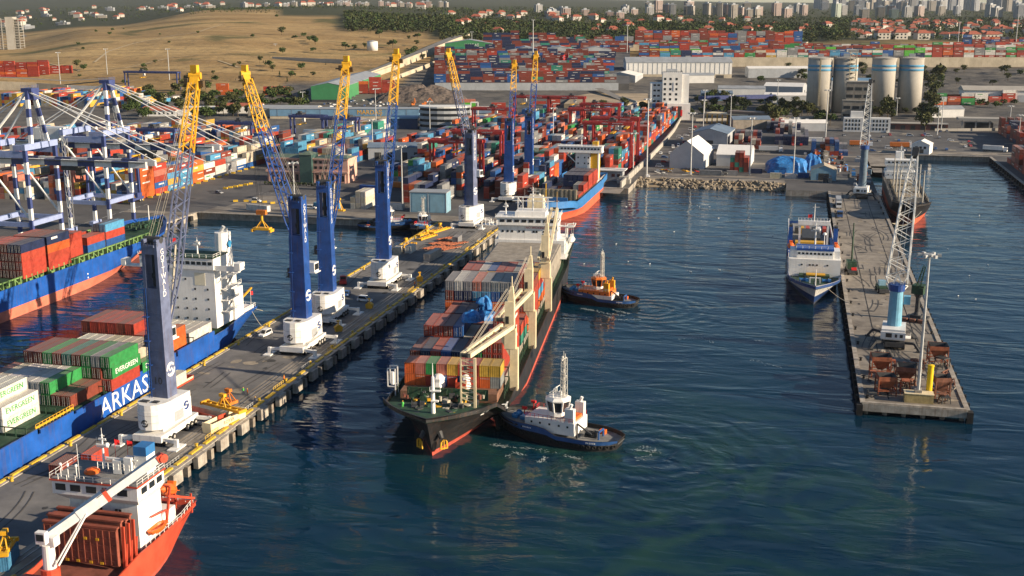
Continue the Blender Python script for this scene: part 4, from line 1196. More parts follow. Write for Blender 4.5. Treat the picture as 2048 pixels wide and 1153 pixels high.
# ================================================================ red ship at the near end of the pier (bow out of frame)
def red_ship():
    L = 98.0; y_st = 183.5; X0 = -110.2
    T = thing('cargo_ship', 'small vermilion red cargo ship with white bridge and upright brown hatch panels at the pier', 'ship', (X0, y_st-L, 0), 0)
    H = Hull(L, 15.6, 5.2, rake=5, focs=(12,2.2), srake=3.5, bulw=.9, poop=(22,.9), sternw=(.5,.82)); H.build(T, M_hred, M_boot, M_deckr, band=.7)
    yy = lambda Y: Y-(y_st-L)
    # hold coaming and open hold
    b = MB(); b.box(-6.2,yy(100),4.4,6.2,yy(150.5),6.3); b.build('hatch_coaming', M_hred, T)
    # folded hatch panels standing upright ahead of the bridge
    M_panel = mat('hatch_panel_rust', (0.24,0.065,0.04), rough=0.7, var=0.22, scale=0.4, streak=0.3)
    for i,(dy, h) in enumerate(((0,12.2),(1.3,12.8),(2.7,12.4),(4.0,12.8))):
        b = MB(); y = yy(157.2)+dy
        b.box(-7.0,y,5.6,6.4,y+.55,h)
        for x in np.linspace(-6.9,6.3,12): b.box(x-.09,y-.14,5.8,x+.09,y-.0,h-.3) if i==0 else None
        for k in range(5): b.box(-6.9,y-.10,6.4+k*1.35,6.3,y,6.5+k*1.35) if i==0 else None
        b.box(-7.2,y-.1,h,6.6,y+.7,h+.3)
        p = b.build('hatch_panel', M_panel, T)
        if i == 0:
            for k,(x,z) in enumerate(((-1.4,10.2),(.7,10.2),(2.9,10.2),(-3.0,6.0),(-1.0,6.0),(1.4,6.0),(3.4,6.0))):
                MB().box(x-.3,y-.22,z-.22,x+.3,y-.15,z+.22).build('lifting_lug', M_yel, p)
    for k in range(3):
        y = yy(158.0)+k*1.5; MB().beam((7.0,y,5.2),(7.0,y+.3,12.3),.5,.35).build('panel_guide', M_hred, T)
        MB().beam((7.5,y-.4,5.0),(7.1,y+.9,9.0),.3).build('panel_strut', M_hred, T)
    # superstructure
    y0 = yy(164.2)
    b = MB(); b.box(-6.6,y0,5.2,6.2,y0+7.5,13.6); b.box(-6.6,y0+7.5,5.2,6.2,y0+12,8.4)
    b.build('superstructure', M_white, T)
    # wheelhouse with the lower skirt sloping out
    b = MB(); b.add([(-7.0,y0-.2,13.6),(6.6,y0-.2,13.6),(7.4,y0-1.6,14.9),(-8.6,y0-1.6,14.9),(-7.0,y0+6.6,13.6),(6.6,y0+6.6,13.6),(7.4,y0+7,14.9),(-8.6,y0+7,14.9)],[(0,1,2,3),(1,5,6,2),(5,4,7,6),(4,0,3,7),(3,2,6,7)])
    b.box(-8.6,y0-1.6,14.9,7.4,y0+7,17.3); b.build('wheelhouse', M_white, T)
    MB().box(-8.9,y0-1.9,17.3,7.7,y0+7.2,17.55).build('roof_edge', M_hred, T); MB().box(-8.7,y0-1.7,17.55,7.5,y0+7.0,17.62).build('roof_deck', M_deckk, T)
    windows(T, [(x,y0-1.62,16.2) for x in (-7.0,-4.2,-1.2,1.8,4.6)], 1.9, 1.15)
    windows(T, [(7.42,y,16.2) for y in (y0+.5,y0+3,y0+5.4)], 1.7, 1.1, 'x+')
    windows(T, [(x,y0-.02,z) for z in (12.0,9.2) for x in (-4.6,-3.9,-1.4,-.7,2.2,2.9)], .5, .8)
    b = MB(); b.rail([(-8.8,y0+7,17.6),(-8.8,y0-1.8,17.6),(7.6,y0-1.8,17.6),(7.6,y0+7,17.6),(-8.8,y0+7,17.6)],1.0,.05,1.6); b.build('roof_rail', M_white, T)
    b = MB()
    b.box(.5,y0+2.6,17.6,2.0,y0+4,20.0); b.box(2.6,y0+2.6,17.6,4.0,y0+4,20.6); b.beam((-1,y0+3,20.2),(5,y0+3,20.2),.2); b.rail([(-2,y0+2,18.6),(6,y0+2,18.6)],1.2,.06,.9); b.build('roof_locker', M_white, T)
    MB().box(4.3,y0+3.2,17.6,6.6,y0+6,21.0).build('funnel', M_white, T); MB().box(4.25,y0+3.15,21.0,6.65,y0+6.05,22.6).build('funnel_top', M_hblue2, T)
    antenna_mast(T, (-2.4,y0+4.5,17.6), 6.2, yard=1.1)
    for x in (-7.4,-6.0,-4.4): 
        b = MB(); b.tube((x,y0-.6,17.6),(x,y0-.6,19.6),.09,n=5); b.lathe([(.02,0),(.25,.1),(.25,.4),(0,.5)],8,(x,y0-.6,19.6)); b.build('deck_lamp', M_white, T)
    MB().tube((-3.5,y0-1.2,17.6),(-3.5,y0-1.2,24),.05,n=4).build('whip_antenna', M_white, T)
    b = MB(); b.lathe([(0,0),(1.3,0),(1.3,.4),(.9,.7),(0,.9)],10,(-3.2,y0+2.0,17.7)); b.build('rescue_raft', M_orange, T)
    b = MB(); b.tube((-1.0,y0+6,17.6),(-1.0,y0+6,22.5),.04,n=4); b.poly([(-1,y0+6,21.4),(-.2,y0+6.3,21.3),(-.2,y0+6.3,22.2),(-1,y0+6,22.4)]); b.build('flag', M_flagr, T)
    b = MB(); b.tube((1.4,y0+6,17.6),(1.4,y0+6,22.5),.04,n=4); b.poly([(1.4,y0+6,21.4),(2.2,y0+6.3,21.3),(2.2,y0+6.3,22.2),(1.4,y0+6,22.4)]); b.build('flag', M_flagr, T)
    # aft: free fall boat in its ramp, rescue boat, davit
    lifeboat(T, (4.8,yy(176.5),11.0), R(6), 6.4, M_orange, R(-24))
    b = MB()
    for x in (3.2,6.4): b.beam((x,yy(172.5),6),(x,yy(174.5),12.6),.35); b.beam((x,yy(173.6),11.2),(x,yy(182.6),7.0),.4); b.beam((x,yy(181.5),4.6),(x,yy(181.5),8.4),.3)
    b.beam((3.2,yy(174.5),12.6),(6.4,yy(174.5),12.6),.3); b.beam((3.2,yy(182.6),7),(6.4,yy(182.6),7),.3); b.build('launch_ramp', M_hred, T)
    o = MB(); o.lathe([(.05,-.9),(.7,-.7),(1.0,-.1),(1.05,.25),(.8,.25),(.6,-.2),(0,-.3)],12,(0,0,0),sx=1.0,sy=2.5); o.build('rescue_boat', M_orange, T, loc=(7.0,yy(168.6),7.6), rz=R(-6))
    b = MB(); b.beam((7.2,yy(171.5),5.2),(7.2,yy(171.5),9.6),.3); b.beam((7.2,yy(171.5),9.6),(6.6,yy(167.5),9.9),.25); b.build('davit', M_hred, T)
    b = MB(); b.rail([(7.4,yy(164),6.1),(7.4,yy(176),6.1),(6.2,yy(182.5),6.1),(-6,yy(182.5),6.1)],1.0,.05,1.5); b.build('stern_rail', M_white, T)
    b = MB(); b.box(2.6,yy(171.4),5.8,3.8,yy(172.6),7.6); b.build('deck_locker', M_yel, T); MB().box(1.0,yy(177),5.8,2.2,yy(178.6),7.0).build('deck_locker', M_yel, T)
    # ship's crane ahead of the panels: post and telescoping jib laid aft over the bridge
    px_, py_ = -1.2, yy(150.0)
    b = MB(); b.tube((px_,py_,4.6),(px_,py_,8.2),1.5,n=14); b.build('crane_base', M_hred, T)
    b = MB(); b.tube((px_,py_,8.2),(px_,py_,12.2),1.05,.95,n=14); b.box(px_-1.1,py_-.6,12.0,px_+1.5,py_+1.0,13.6); c = b.build('crane_post', M_white, T)
    M_jib = mat('jib_pale_grey', (0.52,0.54,0.55), rough=0.45, var=0.08, scale=.6, streak=.1)
    p = Vector((px_-.4,py_+.4,13.2)); q = Vector((12.0,yy(163.5),23.2)); k1 = p.lerp(q,.50)
    b = MB(); b.beam(p, p.lerp(q,.3), 1.0, 1.5); b.beam(p.lerp(q,.26), k1, 1.25, 1.9); b.build('jib', M_jib, c)
    b = MB(); b.beam(k1, p.lerp(q,.96), .95, 1.35); b.build('jib_extension', M_jib, c)
    d = (q-p).normalized(); b = MB(); b.beam(k1-d*.2, k1+d*.5, 1.35, 2.0); b.build('jib_collar', M_hred, c)
    b = MB(); b.beam(p.lerp(q,.95), q, 1.2, 1.2); b.tube(q+Vector((-.6,.3,-.4)), q+Vector((.5,-.3,-.4)), .75, n=10); b.build('jib_head', M_hred, c)
    b = MB(); b.beam(k1-d*1.0+Vector((0,-.9,.6)), p.lerp(q,.75)+Vector((0,-.6,.8)),.12,.12); b.build('jib_rail', M_dark, c)
    b = MB(); 
    for g in (0,.6): b.tube((px_+1.4+g,py_-.6,9.0),p.lerp(q,.34)+Vector((g*.5,-.6,-.6)),.17,n=6); 
    b.build('luffing_ram', M_white, c)
    b = MB(); b.box(px_-.8,py_-1.9,13.0,px_+.9,py_-.9,15.0); b.build('crane_cab', M_white, c); MB().box(px_-.6,py_-1.96,13.6,px_+.7,py_-1.86,14.7).build('cab_window', M_glass, c)
red_ship()

# ================================================================ blue ship at the gantry terminal (bow away from the viewer)
def left_ship():
    L = 190.0; Xc = -249.2; Yb = 412.0
    T = thing('container_ship', 'long blue container ship with salmon waterline and bulbous bow at the gantry terminal', 'ship', (Xc, Yb, 0), math.pi)
    H = Hull(L, 28.5, 9.8, rake=17, focs=(15,1.8), srake=5, entry=(.34,.16), bulw=1.0, bp=(1.35,2.0)); H.build(T, M_hblue, mat('boot_salmon',(0.58,0.16,0.10),rough=.6,var=.15,scale=.3,streak=.2), M_deckg, band=3.3)
    b = MB(); vs=[]; n=10
    for k in range(8):
        t=k/7; r = 1.7*math.sqrt(max(0,1-(t)**2.4))+.02
        for i in range(n):
            a=2*math.pi*i/n; vs.append((math.cos(a)*r, 4-t*11.5, .5+math.sin(a)*r))
    b.add(vs,[(k*n+i,(k+1)*n+i,(k+1)*n+(i+1)%n,k*n+(i+1)%n) for k in range(7) for i in range(n)]); b.build('bulbous_bow', MATS['boot_salmon'], T, smooth=True)
    # green coaming stanchions and lashing gear at the deck edge (lit side is -X in this frame)
    rr = random.Random(4)
    for s_ in (-1,1):
        b = MB()
        for k in range(44):
            y = 16+k*2.9; b.box(s_*12.2,y,8.6,s_*13.2,y+.5,11.6)
            if k%2: b.box(s_*12.4,y+.9,8.8,s_*13.4,y+2.0,10.2)
            if k%3==0: b.beam((s_*13.2,y,8.7),(s_*12.4,y+2.4,11.4),.25)
        b.beam((s_*12.6,16,11.5),(s_*12.6,140,11.5),.6,.35); b.beam((s_*13.2,16,8.9),(s_*13.2,142,8.9),.5,.3)
        b.build('lashing_coaming', mat('coaming_green',(0.16,0.28,0.09),rough=.6,var=.25,scale=.6,streak=.2), T)
    for y in (18, 31.5,45,58.5,72,86):
        MB().box(-12,y+.2,8.8,12,y+12.8,10.6).build('hatch_cover', M_deckg, T)
    for k in range(22):
        x,y = rr.uniform(-6,6), rr.uniform(-8,12)
        if abs(x) > 2+(y+12)*.35: continue
        MB().tube((x,y,10.6),(x,y,10.6+rr.uniform(.6,1.8)),rr.uniform(.2,.5),n=7).build('deck_fitting', M_deckg, T)
    for x in (-3,3): winch(T,(x,2,10.6),R(90),M_deckg)
    b = MB(); b.tube((0,-6,10.6),(0,-6,18),.3,.15,n=6); b.build('foremast', M_white, T)
    b = MB(); b.rail([(-6,-8,11.6),(-2,-13,11.6),(2,-13,11.6),(6,-8,11.6)],1.2,.07,1.2); b.build('bow_rail', M_deckg, T)
    dm = MB()
    for (y,z) in ((60,5.2),(60,3.9),(24,6.0)): dm.cbox((-14.28 if y>40 else -12.9,y,z),(.1,.5,.5))
    dm.build('draught_mark', LOGO_W, T)
left_ship()
def lc(X, Y, z, code, **k): return cont(X, Y, z, code, 'aboard the gantry terminal ship', **k)
zL = 10.7
LBN = {309.0:'fifth',325:'fourth',338.6:'third',352.2:'second',366.0:'double',377.0:'foremost'}
def lbay(Y, tiers, xr, **kw):
    n = len(tiers[0])
    for t,row in enumerate(tiers):
        for i,ch in enumerate(row):
            if ch=='.': continue
            cov = t+1 < len(tiers) and i < n-1 and tiers[t+1][i] != '.' and not kw.get('doors')
            lc(xr-(n-1-i)*2.52, Y, zL+t*(CH+.02), ch, doors=(kw.get('doors') and i>n-7), logo='bars' if (i==n-1 and t==len(tiers)-1 and kw.get('lg')) else None, covered=cov, lab=f'on tier {TIERW[t]} of the {LBN[Y]} bay')
lbay(325, ['KMMMMR','MMRMMR','MRMMMR','MRRMNN'], -237.2, doors=True)
lbay(338.6, ['MMMMR','MMMMR','MMMMO','RMMMN'], -237.2, lg=True)
lbay(352.2, ['MMMRR','MMMRR','.MRRR'], -241.5)
lbay(366.0, ['NRB'], -242.5); lbay(366.0, ['B.NB','R.RR'], -240.8+.3)
lbay(309.0, ['NNMK'], -244.0)
lbay(377.0, ['KB','RR','NL'], -240.0, doors=True)

# ================================================================ sky blue coaster behind the black ship (bow towards the viewer)
def coaster():
    L = 108.0; Xc = -106.2; Yb = 511.0
    T = thing('container_ship', 'light blue feeder ship with bright orange red waterline moored below the red gantries', 'ship', (Xc, Yb, 0), R(0))
    H = Hull(L, 24.0, 8.6, rake=6, focs=(13,1.4), srake=4, entry=(.36,.17), bulw=3.2, poop=(16,.6), bp=(1.5,2.2)); H.build(T, M_hblue2, M_bootO, M_deckk, band=4.0)
    b = MB(); b.box(-10.5,24.5,5.2,9.6,25.3,12.2)
    for x in np.linspace(-10,9,10): b.box(x-.5,24.0,5.2,x+.35,24.5,12.0)
    b.build('hold_bulkhead', mat('bulkhead_tan',(0.33,0.28,0.20),rough=.7,var=.2,scale=.5,streak=.3), T)
    for s_ in (-1,1):
        b = MB(); b.box(s_*10.6,25,5.2,s_*10.2,84,8.2)
        for k in range(20): b.box(s_*10.9,26+k*2.9,5.2,s_*10.6,26.5+k*2.9,8.6)
        b.build('hold_coaming', MATS['bulkhead_tan'], T)
    for k in range(4): MB().box(-10,26+k*14.4,5.6,10,39.6+k*14.4,6.6).build('hatch_cover', M_dark, T)
    b = MB(); b.tube((-1.5,7,7.6),(-1.5,7,17.5),.3,.2,n=6); b.build('foremast', M_yel, T)
    winch(T,(-3.5,8,7.8),.2,M_dark); winch(T,(3.5,8,7.8),-.2,M_deckk)
    MB().box(-7,14.5,6,7,15.2,9.8).build('breakwater', M_hblue2, T)
    y0 = 87.0
    b = MB(); b.box(-2.6,y0,7,5.0,y0+8,22); b.box(-6.5,y0+2,7,8.4,y0+10,12); b.box(-11.4,y0-1.4,22,11.4,y0+5.5,22.5); b.box(-11.2,y0-1.2,22.5,11.2,y0+5,25.2); b.box(-11.6,y0-1.5,25.2,11.6,y0+5.4,25.45); b.beam((-2.6,y0,17),(-8,y0,22),.4); b.build('superstructure', M_white, T)
    windows(T, [(x,y0-1.22,24.1) for x in np.linspace(-9.6,9.6,12)], 1.1, .9)
    windows(T, [(x,y0-.02,z) for z in (19.5,16.5,13.5) for x in (-1.2,2.2,4.2)], .7, .8)
    MB().box(5.2,y0+1,8,9.2,y0+7,21.9).build('funnel_casing', M_yel, T); MB().box(5.8,y0+2,25.5,8.6,y0+5,27.6).build('funnel', M_yel, T)
    b = MB(); b.rail([(-11.5,y0-1.4,25.4),(11.5,y0-1.4,25.4)],1.0,.06); b.build('roof_rail', M_white, T); antenna_mast(T,(0,y0+3,25.4),5.5,yard=2.2)
    b = MB(); b.tube((9.6,y0-1,7),(9.6,y0-1,22),.5,n=8); b.beam((9.6,y0-8,8),(9.6,y0-8,15),.3); b.rail([(10.8,y0-12,8.2),(10.8,y0+14,8.2)],1.1,.07); b.build('provision_crane', M_white, T)
    tarp_mound((4.5,y0-6,6.6),3,3,3.4,0,None,mat('lime_cover',(0.10,0.40,0.05),var=.2),11,T,'hatch_winch_cover')
    MB().box(8.0,y0-9,6.6,9.9,y0-4.5,13.5).build('stores_locker', M_orange, T)
coaster()
ORDW=['foremost','second','third','aftmost']
def cc(x,y,z,code,**k): return cont(-106.2+x,511+y,z,code,'aboard the light blue feeder ship',**k)
for row,(y,tiers) in enumerate([(32.5,['K..R..LR']),(46,['NN.MR.KR','N.....KR']),(60,['NNMNNNMR','N..NNNNR','...NNNNR']),(74,['MNMNMNMR','..MNMNMR','...NNNNR'])]):
    for t,r_ in enumerate(tiers):
        for i,ch in enumerate(r_):
            if ch!='.': cc(-9.0+i*2.55,y,6.7+t*(CH+.02),ch,covered=(t+1<len(tiers) and i<7 and tiers[t+1][i]!='.'),lab=f'on tier {TIERW[t]} of the {ORDW[row]} bay')

# ================================================================ white and blue ferry at the bare pier (bow towards the viewer)
def ferry():
    L = 122.0; Xc = 9.6; Yb = 387.0
    T = thing('ferry', 'white and blue ferry with open car deck moored beside the bare concrete pier', 'ship', (Xc, Yb, 0), R(0.5))
    H = Hull(L, 17.4, 6.4, rake=11, focs=(20,1.6), srake=3, entry=(.34,.15), bulw=1.2, bp=(1.35,2.1), sternw=(.7,.98)); H.build(T, mat('ferry_blue',(0.015,0.05,0.17),rough=.4,var=.15,scale=.3,streak=.15), mat('ferry_foot',(0.05,0.06,0.08),var=.2,streak=.3), M_deckg, band=.8)
    # white upper strake following the sheer
    b = MB(); ts = H.stations(); n=len(ts)
    for sd in (1,-1):
        for i in range(n-1):
            q=[]
            for t,f in ((ts[i],.40),(ts[i+1],.40),(ts[i+1],1.0),(ts[i],1.0)):
                zt=H.top(t*H.L); p=H.pt(t,zt*f,sd); q.append((p[0]+sd*.06,p[1]-.05,p[2]+.03))
            b.poly(q if sd>0 else q[::-1])
        b.build('white_strake', M_white, T); b=MB()
    for x in (-3.6,3.6): winch(T,(x,2.5,6.8),0,M_hblue2)
    b = MB()
    rr=random.Random(5)
    for k in range(14):
        x,y=rr.uniform(-5,5),rr.uniform(-4,9)
        if abs(x)<2.5+(y+6)*.3: MB().tube((x,y,6.8),(x,y,6.8+rr.uniform(.4,1.1)),.3,n=7).build('deck_fitting', M_dark, T)
    b.tube((0,-5,6.8),(0,-5,13),.22,.1,n=6); b.build('foremast', M_white, T); b=MB(); b.beam((-1.6,0,7),(-1.6,0,9),.4); b.beam((1.6,0,7),(1.6,0,9),.4); b.beam((-1.8,0,9),(1.8,0,9),.3); b.build('windlass_frame', M_white, T)
    y0=14
    b = MB(); b.box(-8.5,y0,6.2,8.5,y0+9,12.2); b.box(-8.2,y0+2.5,12.2,8.2,y0+9,14.8); b.build('superstructure', M_white, T)
    MB().box(-6.2,y0+1.8,14.8,6.2,y0+10,15.5).build('bridge_band', M_hblue, T); b=MB(); b.box(-6.0,y0+1.9,12.25,6.0,y0+2.5,14.8); b.build('bridge_front', M_white, T)
    windows(T,[(x,y0+1.88,13.8) for x in np.linspace(-5.2,5.2,9)],.8,.7)
    windows(T,[(x,y0-.02,10.3) for x in (-4.2,-1.6,-.5,.8,4.2)],.6,.5)
    MB().box(-5,y0-3.6,6.3,5,y0-.1,7.4).build('forward_deckhouse', M_deckg, T); MB().box(-2.6,y0-3.7,7.4,3.6,y0-.6,7.75).build('ramp_cover', M_yel, T)
    b=MB(); b.box(-6.5,y0+10,6,6.5,y0+20,12.0); b.rail([(-6.2,y0+2,15.5),(6.2,y0+2,15.5)],.9,.05); b.build('deckhouse', M_white, T)
    antenna_mast(T,(0,y0+8,15.9),7.5,yard=1.6); b=MB(); b.tube((3,y0+8,15.9),(3,y0+8,19),.12,n=5); b.lathe([(0,0),(.6,.3),(.6,.9),(0,1.2)],8,(3,y0+8,19)); b.build('radar_dome', M_white, T)
    # gantry across the car deck
    yg=y0+32; b=MB()
    for x in (-4.9,4.9): b.box(x-.35,yg-.6,6,x+.35,yg+.6,19)
    b.box(-5.6,yg-.9,18.4,5.6,yg+.9,19.8); b.rail([(-5.6,yg-.9,19.8),(5.6,yg-.9,19.8)],1.2,.05,1.1); b.tube((0,yg,19.8),(0,yg,26),.15,.08,n=5); b.beam((-.8,yg,24.8),(1.6,yg,24.9),.15); b.build('deck_gantry', M_white, T)
    b=MB(); b.poly([(-2.2,yg,20.8),(-.8,yg+.2,20.9),(-.8,yg+.2,22.2),(-2.2,yg,22)]); b.tube((-2.2,yg,19.8),(-2.2,yg,22.4),.05,n=4); b.build('flag', M_flagr, T)
    for x in (-8.0,8.0):
        b=MB(); b.box(x-.9,y0+34,6,x+.9,y0+66,7.5); b.box(x-.75,y0+36,7.5,x+.75,y0+40,16.5); b.build('funnel', M_hblue, T)
        MB().box(x-.6,y0+36.4,16.5,x+.6,y0+39.4,17.2).build('funnel_top', M_dark, T)
        lifeboat(T,(x*.98,y0+26,11.5),0,6.0,M_orange)
    b=MB(); b.box(-7.0,y0+22,5.6,7.0,y0+104,6.0); b.build('car_deck', M_deckk, T)
    b=MB(); b.box(-3.4,y0+56,6,3.4,y0+76,9.0); b.build('deckhouse', M_dark, T); MB().box(-6,y0+50,6,5,y0+54,8.4).build('ramp_frame', M_yel, T)
    for k in range(6): MB().box(-6+k*2.2,y0+80,6,-4.6+k*2.2,y0+84+k%3,8.4).build('deck_locker',[M_dark,M_yel,M_hred,M_dark,M_white,M_hred][k],T)
    for s_ in (-1,1):
        b=MB(); b.box(s_*8.5,y0+22,5,s_*8.2,y0+104,8.0); b.build('side_bulwark', M_white, T)
ferry()

# ================================================================ old black cargo ship beyond the bare pier
def old_ship():
    L=128; Xc=54.2; Yb=545
    T=thing('cargo_ship','old black cargo ship with orange bow foot and tall kingposts beyond the bare pier','ship',(Xc,Yb,0),R(-1))
    H=Hull(L,17.0,7.4,rake=7,focs=(20,2.4),srake=4,entry=(.34,.16),bulw=1.0,poop=(26,1.6)); H.build(T,M_black,M_bootO,M_dark,band=3.0)
    for y in (26,48,70): MB().box(-5.8,y,6.4,5.8,y+16,8.6).build('hatch_cover',mat('hatch_buff',(0.30,0.25,0.17),rough=.7,var=.25,scale=.5,streak=.35),T)
    b=MB(); b.box(-5,19.6,6,5,20.6,9.8); b.build('breakwater', M_hatch, T)
    for y in (22,45,67):
        b=MB()
        for x in (-5.2,5.2): b.tube((x,y,6),(x,y,22),.45,.3,n=8)
        b.beam((-5.2,y,20.5),(5.2,y,20.5),.5,.4); b.beam((-5.2,y,13),(5.2,y,13),.3); b.build('kingpost', mat('kingpost_grey',(0.42,0.41,0.37),rough=.6,var=.15,streak=.3), T)
        for x in (-4,4): 
            b=MB(); b.tube((x,y+1,9),(x*.4,y+15,19),.22,.15,n=6); b.build('derrick_boom', MATS['kingpost_grey'], T)
    for sd in (-1,1):
        b=MB(); b.rail([(sd*8.2,24,7.4),(sd*8.2,100,7.4)],1.1,.08,2.4)
        for k in range(9): b.beam((sd*7.8,26+k*8,6.5),(sd*7.8,26+k*8,9.4),.3)
        b.build('side_rail', M_hatch, T)
    winch(T,(-3,5,8.6),.1,M_hatch); winch(T,(3,5,8.6),-.1,M_hatch)
    b=MB(); b.box(-7.6,100,7,7.6,114,11); b.box(-6.8,101,11,6.8,112,14); b.box(-7.8,100.4,14,7.8,108,17); b.box(-2,112,11,2,117,20); b.build('superstructure', M_white, T)
    windows(T,[(x,100.38,15.8) for x in np.linspace(-6,6,7)],1.0,.9); windows(T,[(x,99.98,9.2) for x in np.linspace(-6,6,6)],.6,.6)
    antenna_mast(T,(0,105,17),7,yard=2)
    for sd in (-1,1):
        ln=MB(); a=Vector((sd*3.0,-3.0,7.2)); e=Vector((-9.6,-14,3.1)); pts=[a.lerp(e,k/8)-Vector((0,0,(3.2 if sd>0 else 2.0)*math.sin(math.pi*k/8))) for k in range(9)]
        for u,v in zip(pts[:-1],pts[1:]): ln.tube(u,v,.12,n=4,caps=False)
        ln.build('mooring_line', M_rope, T)
old_ship()

# ================================================================ tugs
def tug(name_label, loc, rz, L=30.0, scheme='white', group=None):
    T=thing('tug_boat',name_label,'tug',(loc[0],loc[1],0),rz,group)
    B=L*.36
    H=Hull(L*.93,B,2.4,rake=1.6,focs=(L*.42,1.5),srake=.6,entry=(.42,.30),bulw=.95,bp=(1.6,2.5),sternw=(.30,.42),spt=.70,spow=2.8)
    blk=mat('tug_black',(0.016,0.016,0.017),rough=.6,var=.3,scale=.6); 
    blu=mat('tug_blue',(0.025,0.09,0.26),rough=.45,var=.15,scale=.6,streak=.15); blu2=mat('tug_light_blue',(0.06,0.26,0.52),rough=.5,var=.15)
    H.build(T,blk,blk,M_deckk,band=.9)
    # blue upper strake
    ts=H.stations(); b=MB()
    for sd in (1,-1):
        for i in range(len(ts)-1):
            if ts[i]<.02: continue
            q=[]
            for t,f in ((ts[i],.62),(ts[i+1],.62),(ts[i+1],.995),(ts[i],.995)):
                zt=H.top(t*H.L); p=H.pt(t,zt*f,sd); q.append((p[0]+sd*.05,p[1],p[2]+.02))
            b.poly(q if sd>0 else q[::-1])
        b.build('blue_strake',blu,T); b=MB()
    # tyre fenders all round, each a part
    tyre=MB()
    n=10
    for i in range(n):
        a0=2*math.pi*i/n; a1=2*math.pi*(i+1)/n
        tyre.tube((0,math.cos(a0)*.38,math.sin(a0)*.38),(0,math.cos(a1)*.38,math.sin(a1)*.38),.17,n=5,caps=False)
    tm=bpy.data.meshes.new('tyre'); tm.from_pydata(tyre.v,[],tyre.f); tm.materials.append(black_r); tm.update()
    for sd in (1,-1):
        k=0
        while k<24:
            t=.03+k*.0415; 
            if t>.99: break
            zt=H.top(t*H.L); p=H.pt(t,zt*.42,sd); p2=H.pt(min(1,t+.02),zt*.42,sd)
            o=link('tyre',tm,T,(p[0]+sd*.12,p[1],p[2])); o.rotation_euler=(0,0,math.atan2(-(p2[0]-p[0]),(p2[1]-p[1])) ); k+=1
    b=MB()
    for i in range(7):
        a=(i-3)/3.0; b.tube((a*1.9,-1.5+abs(a)*1.1,.2),(a*2.2,-1.9+abs(a)*1.2,3.4),.5,n=8)
    for i in range(6): b.tube((-3+i,-1.6+.15*abs(i-2.5)**2*.5,3.1),(-2+i,-1.6+.15*abs(i-1.5)**2*.5,3.1),.45,n=8)
    b.build('bow_fender',black_r,T)
    if scheme=='orange': mh=M_yel2; mw=M_white; mr=mat('tug_orange',(0.60,0.16,0.03),rough=.5,var=.1)
    else: mh=M_white; mw=M_white; mr=M_white
    s=L/30.0
    # deckhouse
    b=MB(); b.box(-3.6*s,7.0*s,2.2,3.6*s,18.5*s,4.9*s); b.build('deckhouse',mh if scheme!='orange' else mr,T)
    if scheme=='orange': MB().box(-3.75*s,6.8*s,2.0,3.75*s,19.5*s,3.5*s).build('deckhouse_skirt',M_white,T)
    windows(T,[(sx*3.62*s,y*s,4.0*s) for sx in (-1,1) for y in (8.6,10.6,12.8,15.0,17.0)],.45,.45,'x+',name='porthole')
    b=MB(); b.rail([(-3.5*s,7.2*s,4.95*s),(3.5*s,7.2*s,4.95*s),(3.5*s,18.3*s,4.95*s)],.9,.05,1.0); b.rail([(-3.5*s,7.2*s,4.95*s),(-3.5*s,18.3*s,4.95*s)],.9,.05,1.0); b.build('house_rail',M_flagr if scheme!='orange' else M_white,T)
    # wheelhouse: octagonal, windows leaning out
    cy_=13.2*s; rb,rt=2.1*s,2.65*s; zb,zw,zt_=5.1*s,6.2*s,8.6*s
    b=MB(); b.lathe([(rb,zb),(rb,zw)],8,(0,cy_,0)); b.build('wheelhouse_base',mw,T)
    wg=MB(); wf=MB()
    for i in range(8):
        a0=2*math.pi*(i)/8; a1=2*math.pi*(i+1)/8
        P=lambda a,r,z:(math.cos(a)*r,cy_+math.sin(a)*r,z)
        q=MB(); q.poly([P(a0,rb,zw),P(a1,rb,zw),P(a1,rt,zt_),P(a0,rt,zt_)]); q.build('window',M_glass,T)
        wf.beam(P(a0,rb+.05,zw),P(a0,rt+.05,zt_),.3*s)
    wf.lathe([(rt+.25*s,zt_),(rt+.3*s,zt_+.3*s),(rt*.8,zt_+.75*s),(0.01,zt_+.85*s)],8,(0,cy_,0)); wf.build('wheelhouse_roof',mr if scheme=='orange' else mw,T)
    b=MB(); b.rail([(-1.6*s,cy_-1.4*s,zt_+.8*s),(1.6*s,cy_-1.4*s,zt_+.8*s),(1.6*s,cy_+1.4*s,zt_+.8*s)],.9,.05,.8); b.cbox((-1.2*s,cy_,zt_+1.1*s),(.8,.8,.7)); b.tube((1.3*s,cy_-.6,zt_+.7),(1.3*s,cy_-.6,zt_+2.0),.1,n=5); b.beam((-2.6*s,cy_-.8*s,zt_+2.3*s),(.6*s,cy_-.8*s,zt_+2.4*s),.14); b.tube((-1*s,cy_-.8*s,zt_+.8*s),(-1*s,cy_-.8*s,zt_+2.3*s),.12,n=5); b.build('radar_scanner',M_white,T)
    # mast
    b=MB(); b.lattice((0,cy_+1.3*s,zt_+.5*s),(0,cy_+1.3*s,zt_+9.4*s),1.15*s,.95*s,10,.09,.05,up=(0,1,0)); b.tube((0,cy_+1.3*s,zt_+.5*s),(0,cy_+1.3*s,zt_+9*s),.22*s,n=6)
    b.beam((-1.2*s,cy_+1.3*s,zt_+9.2*s),(1.4*s,cy_+1.3*s,zt_+9.2*s),.25); b.tube((.3,cy_+1.3*s,zt_+9.2*s),(.3,cy_+1.3*s,zt_+11*s),.07,n=4); b.tube((-.5,cy_+1.3*s,zt_+9.2*s),(-.5,cy_+1.3*s,zt_+10.2*s),.12,n=5); b.cbox((.9*s,cy_+1.3*s,zt_+9.8*s),(.5,.3,.5))
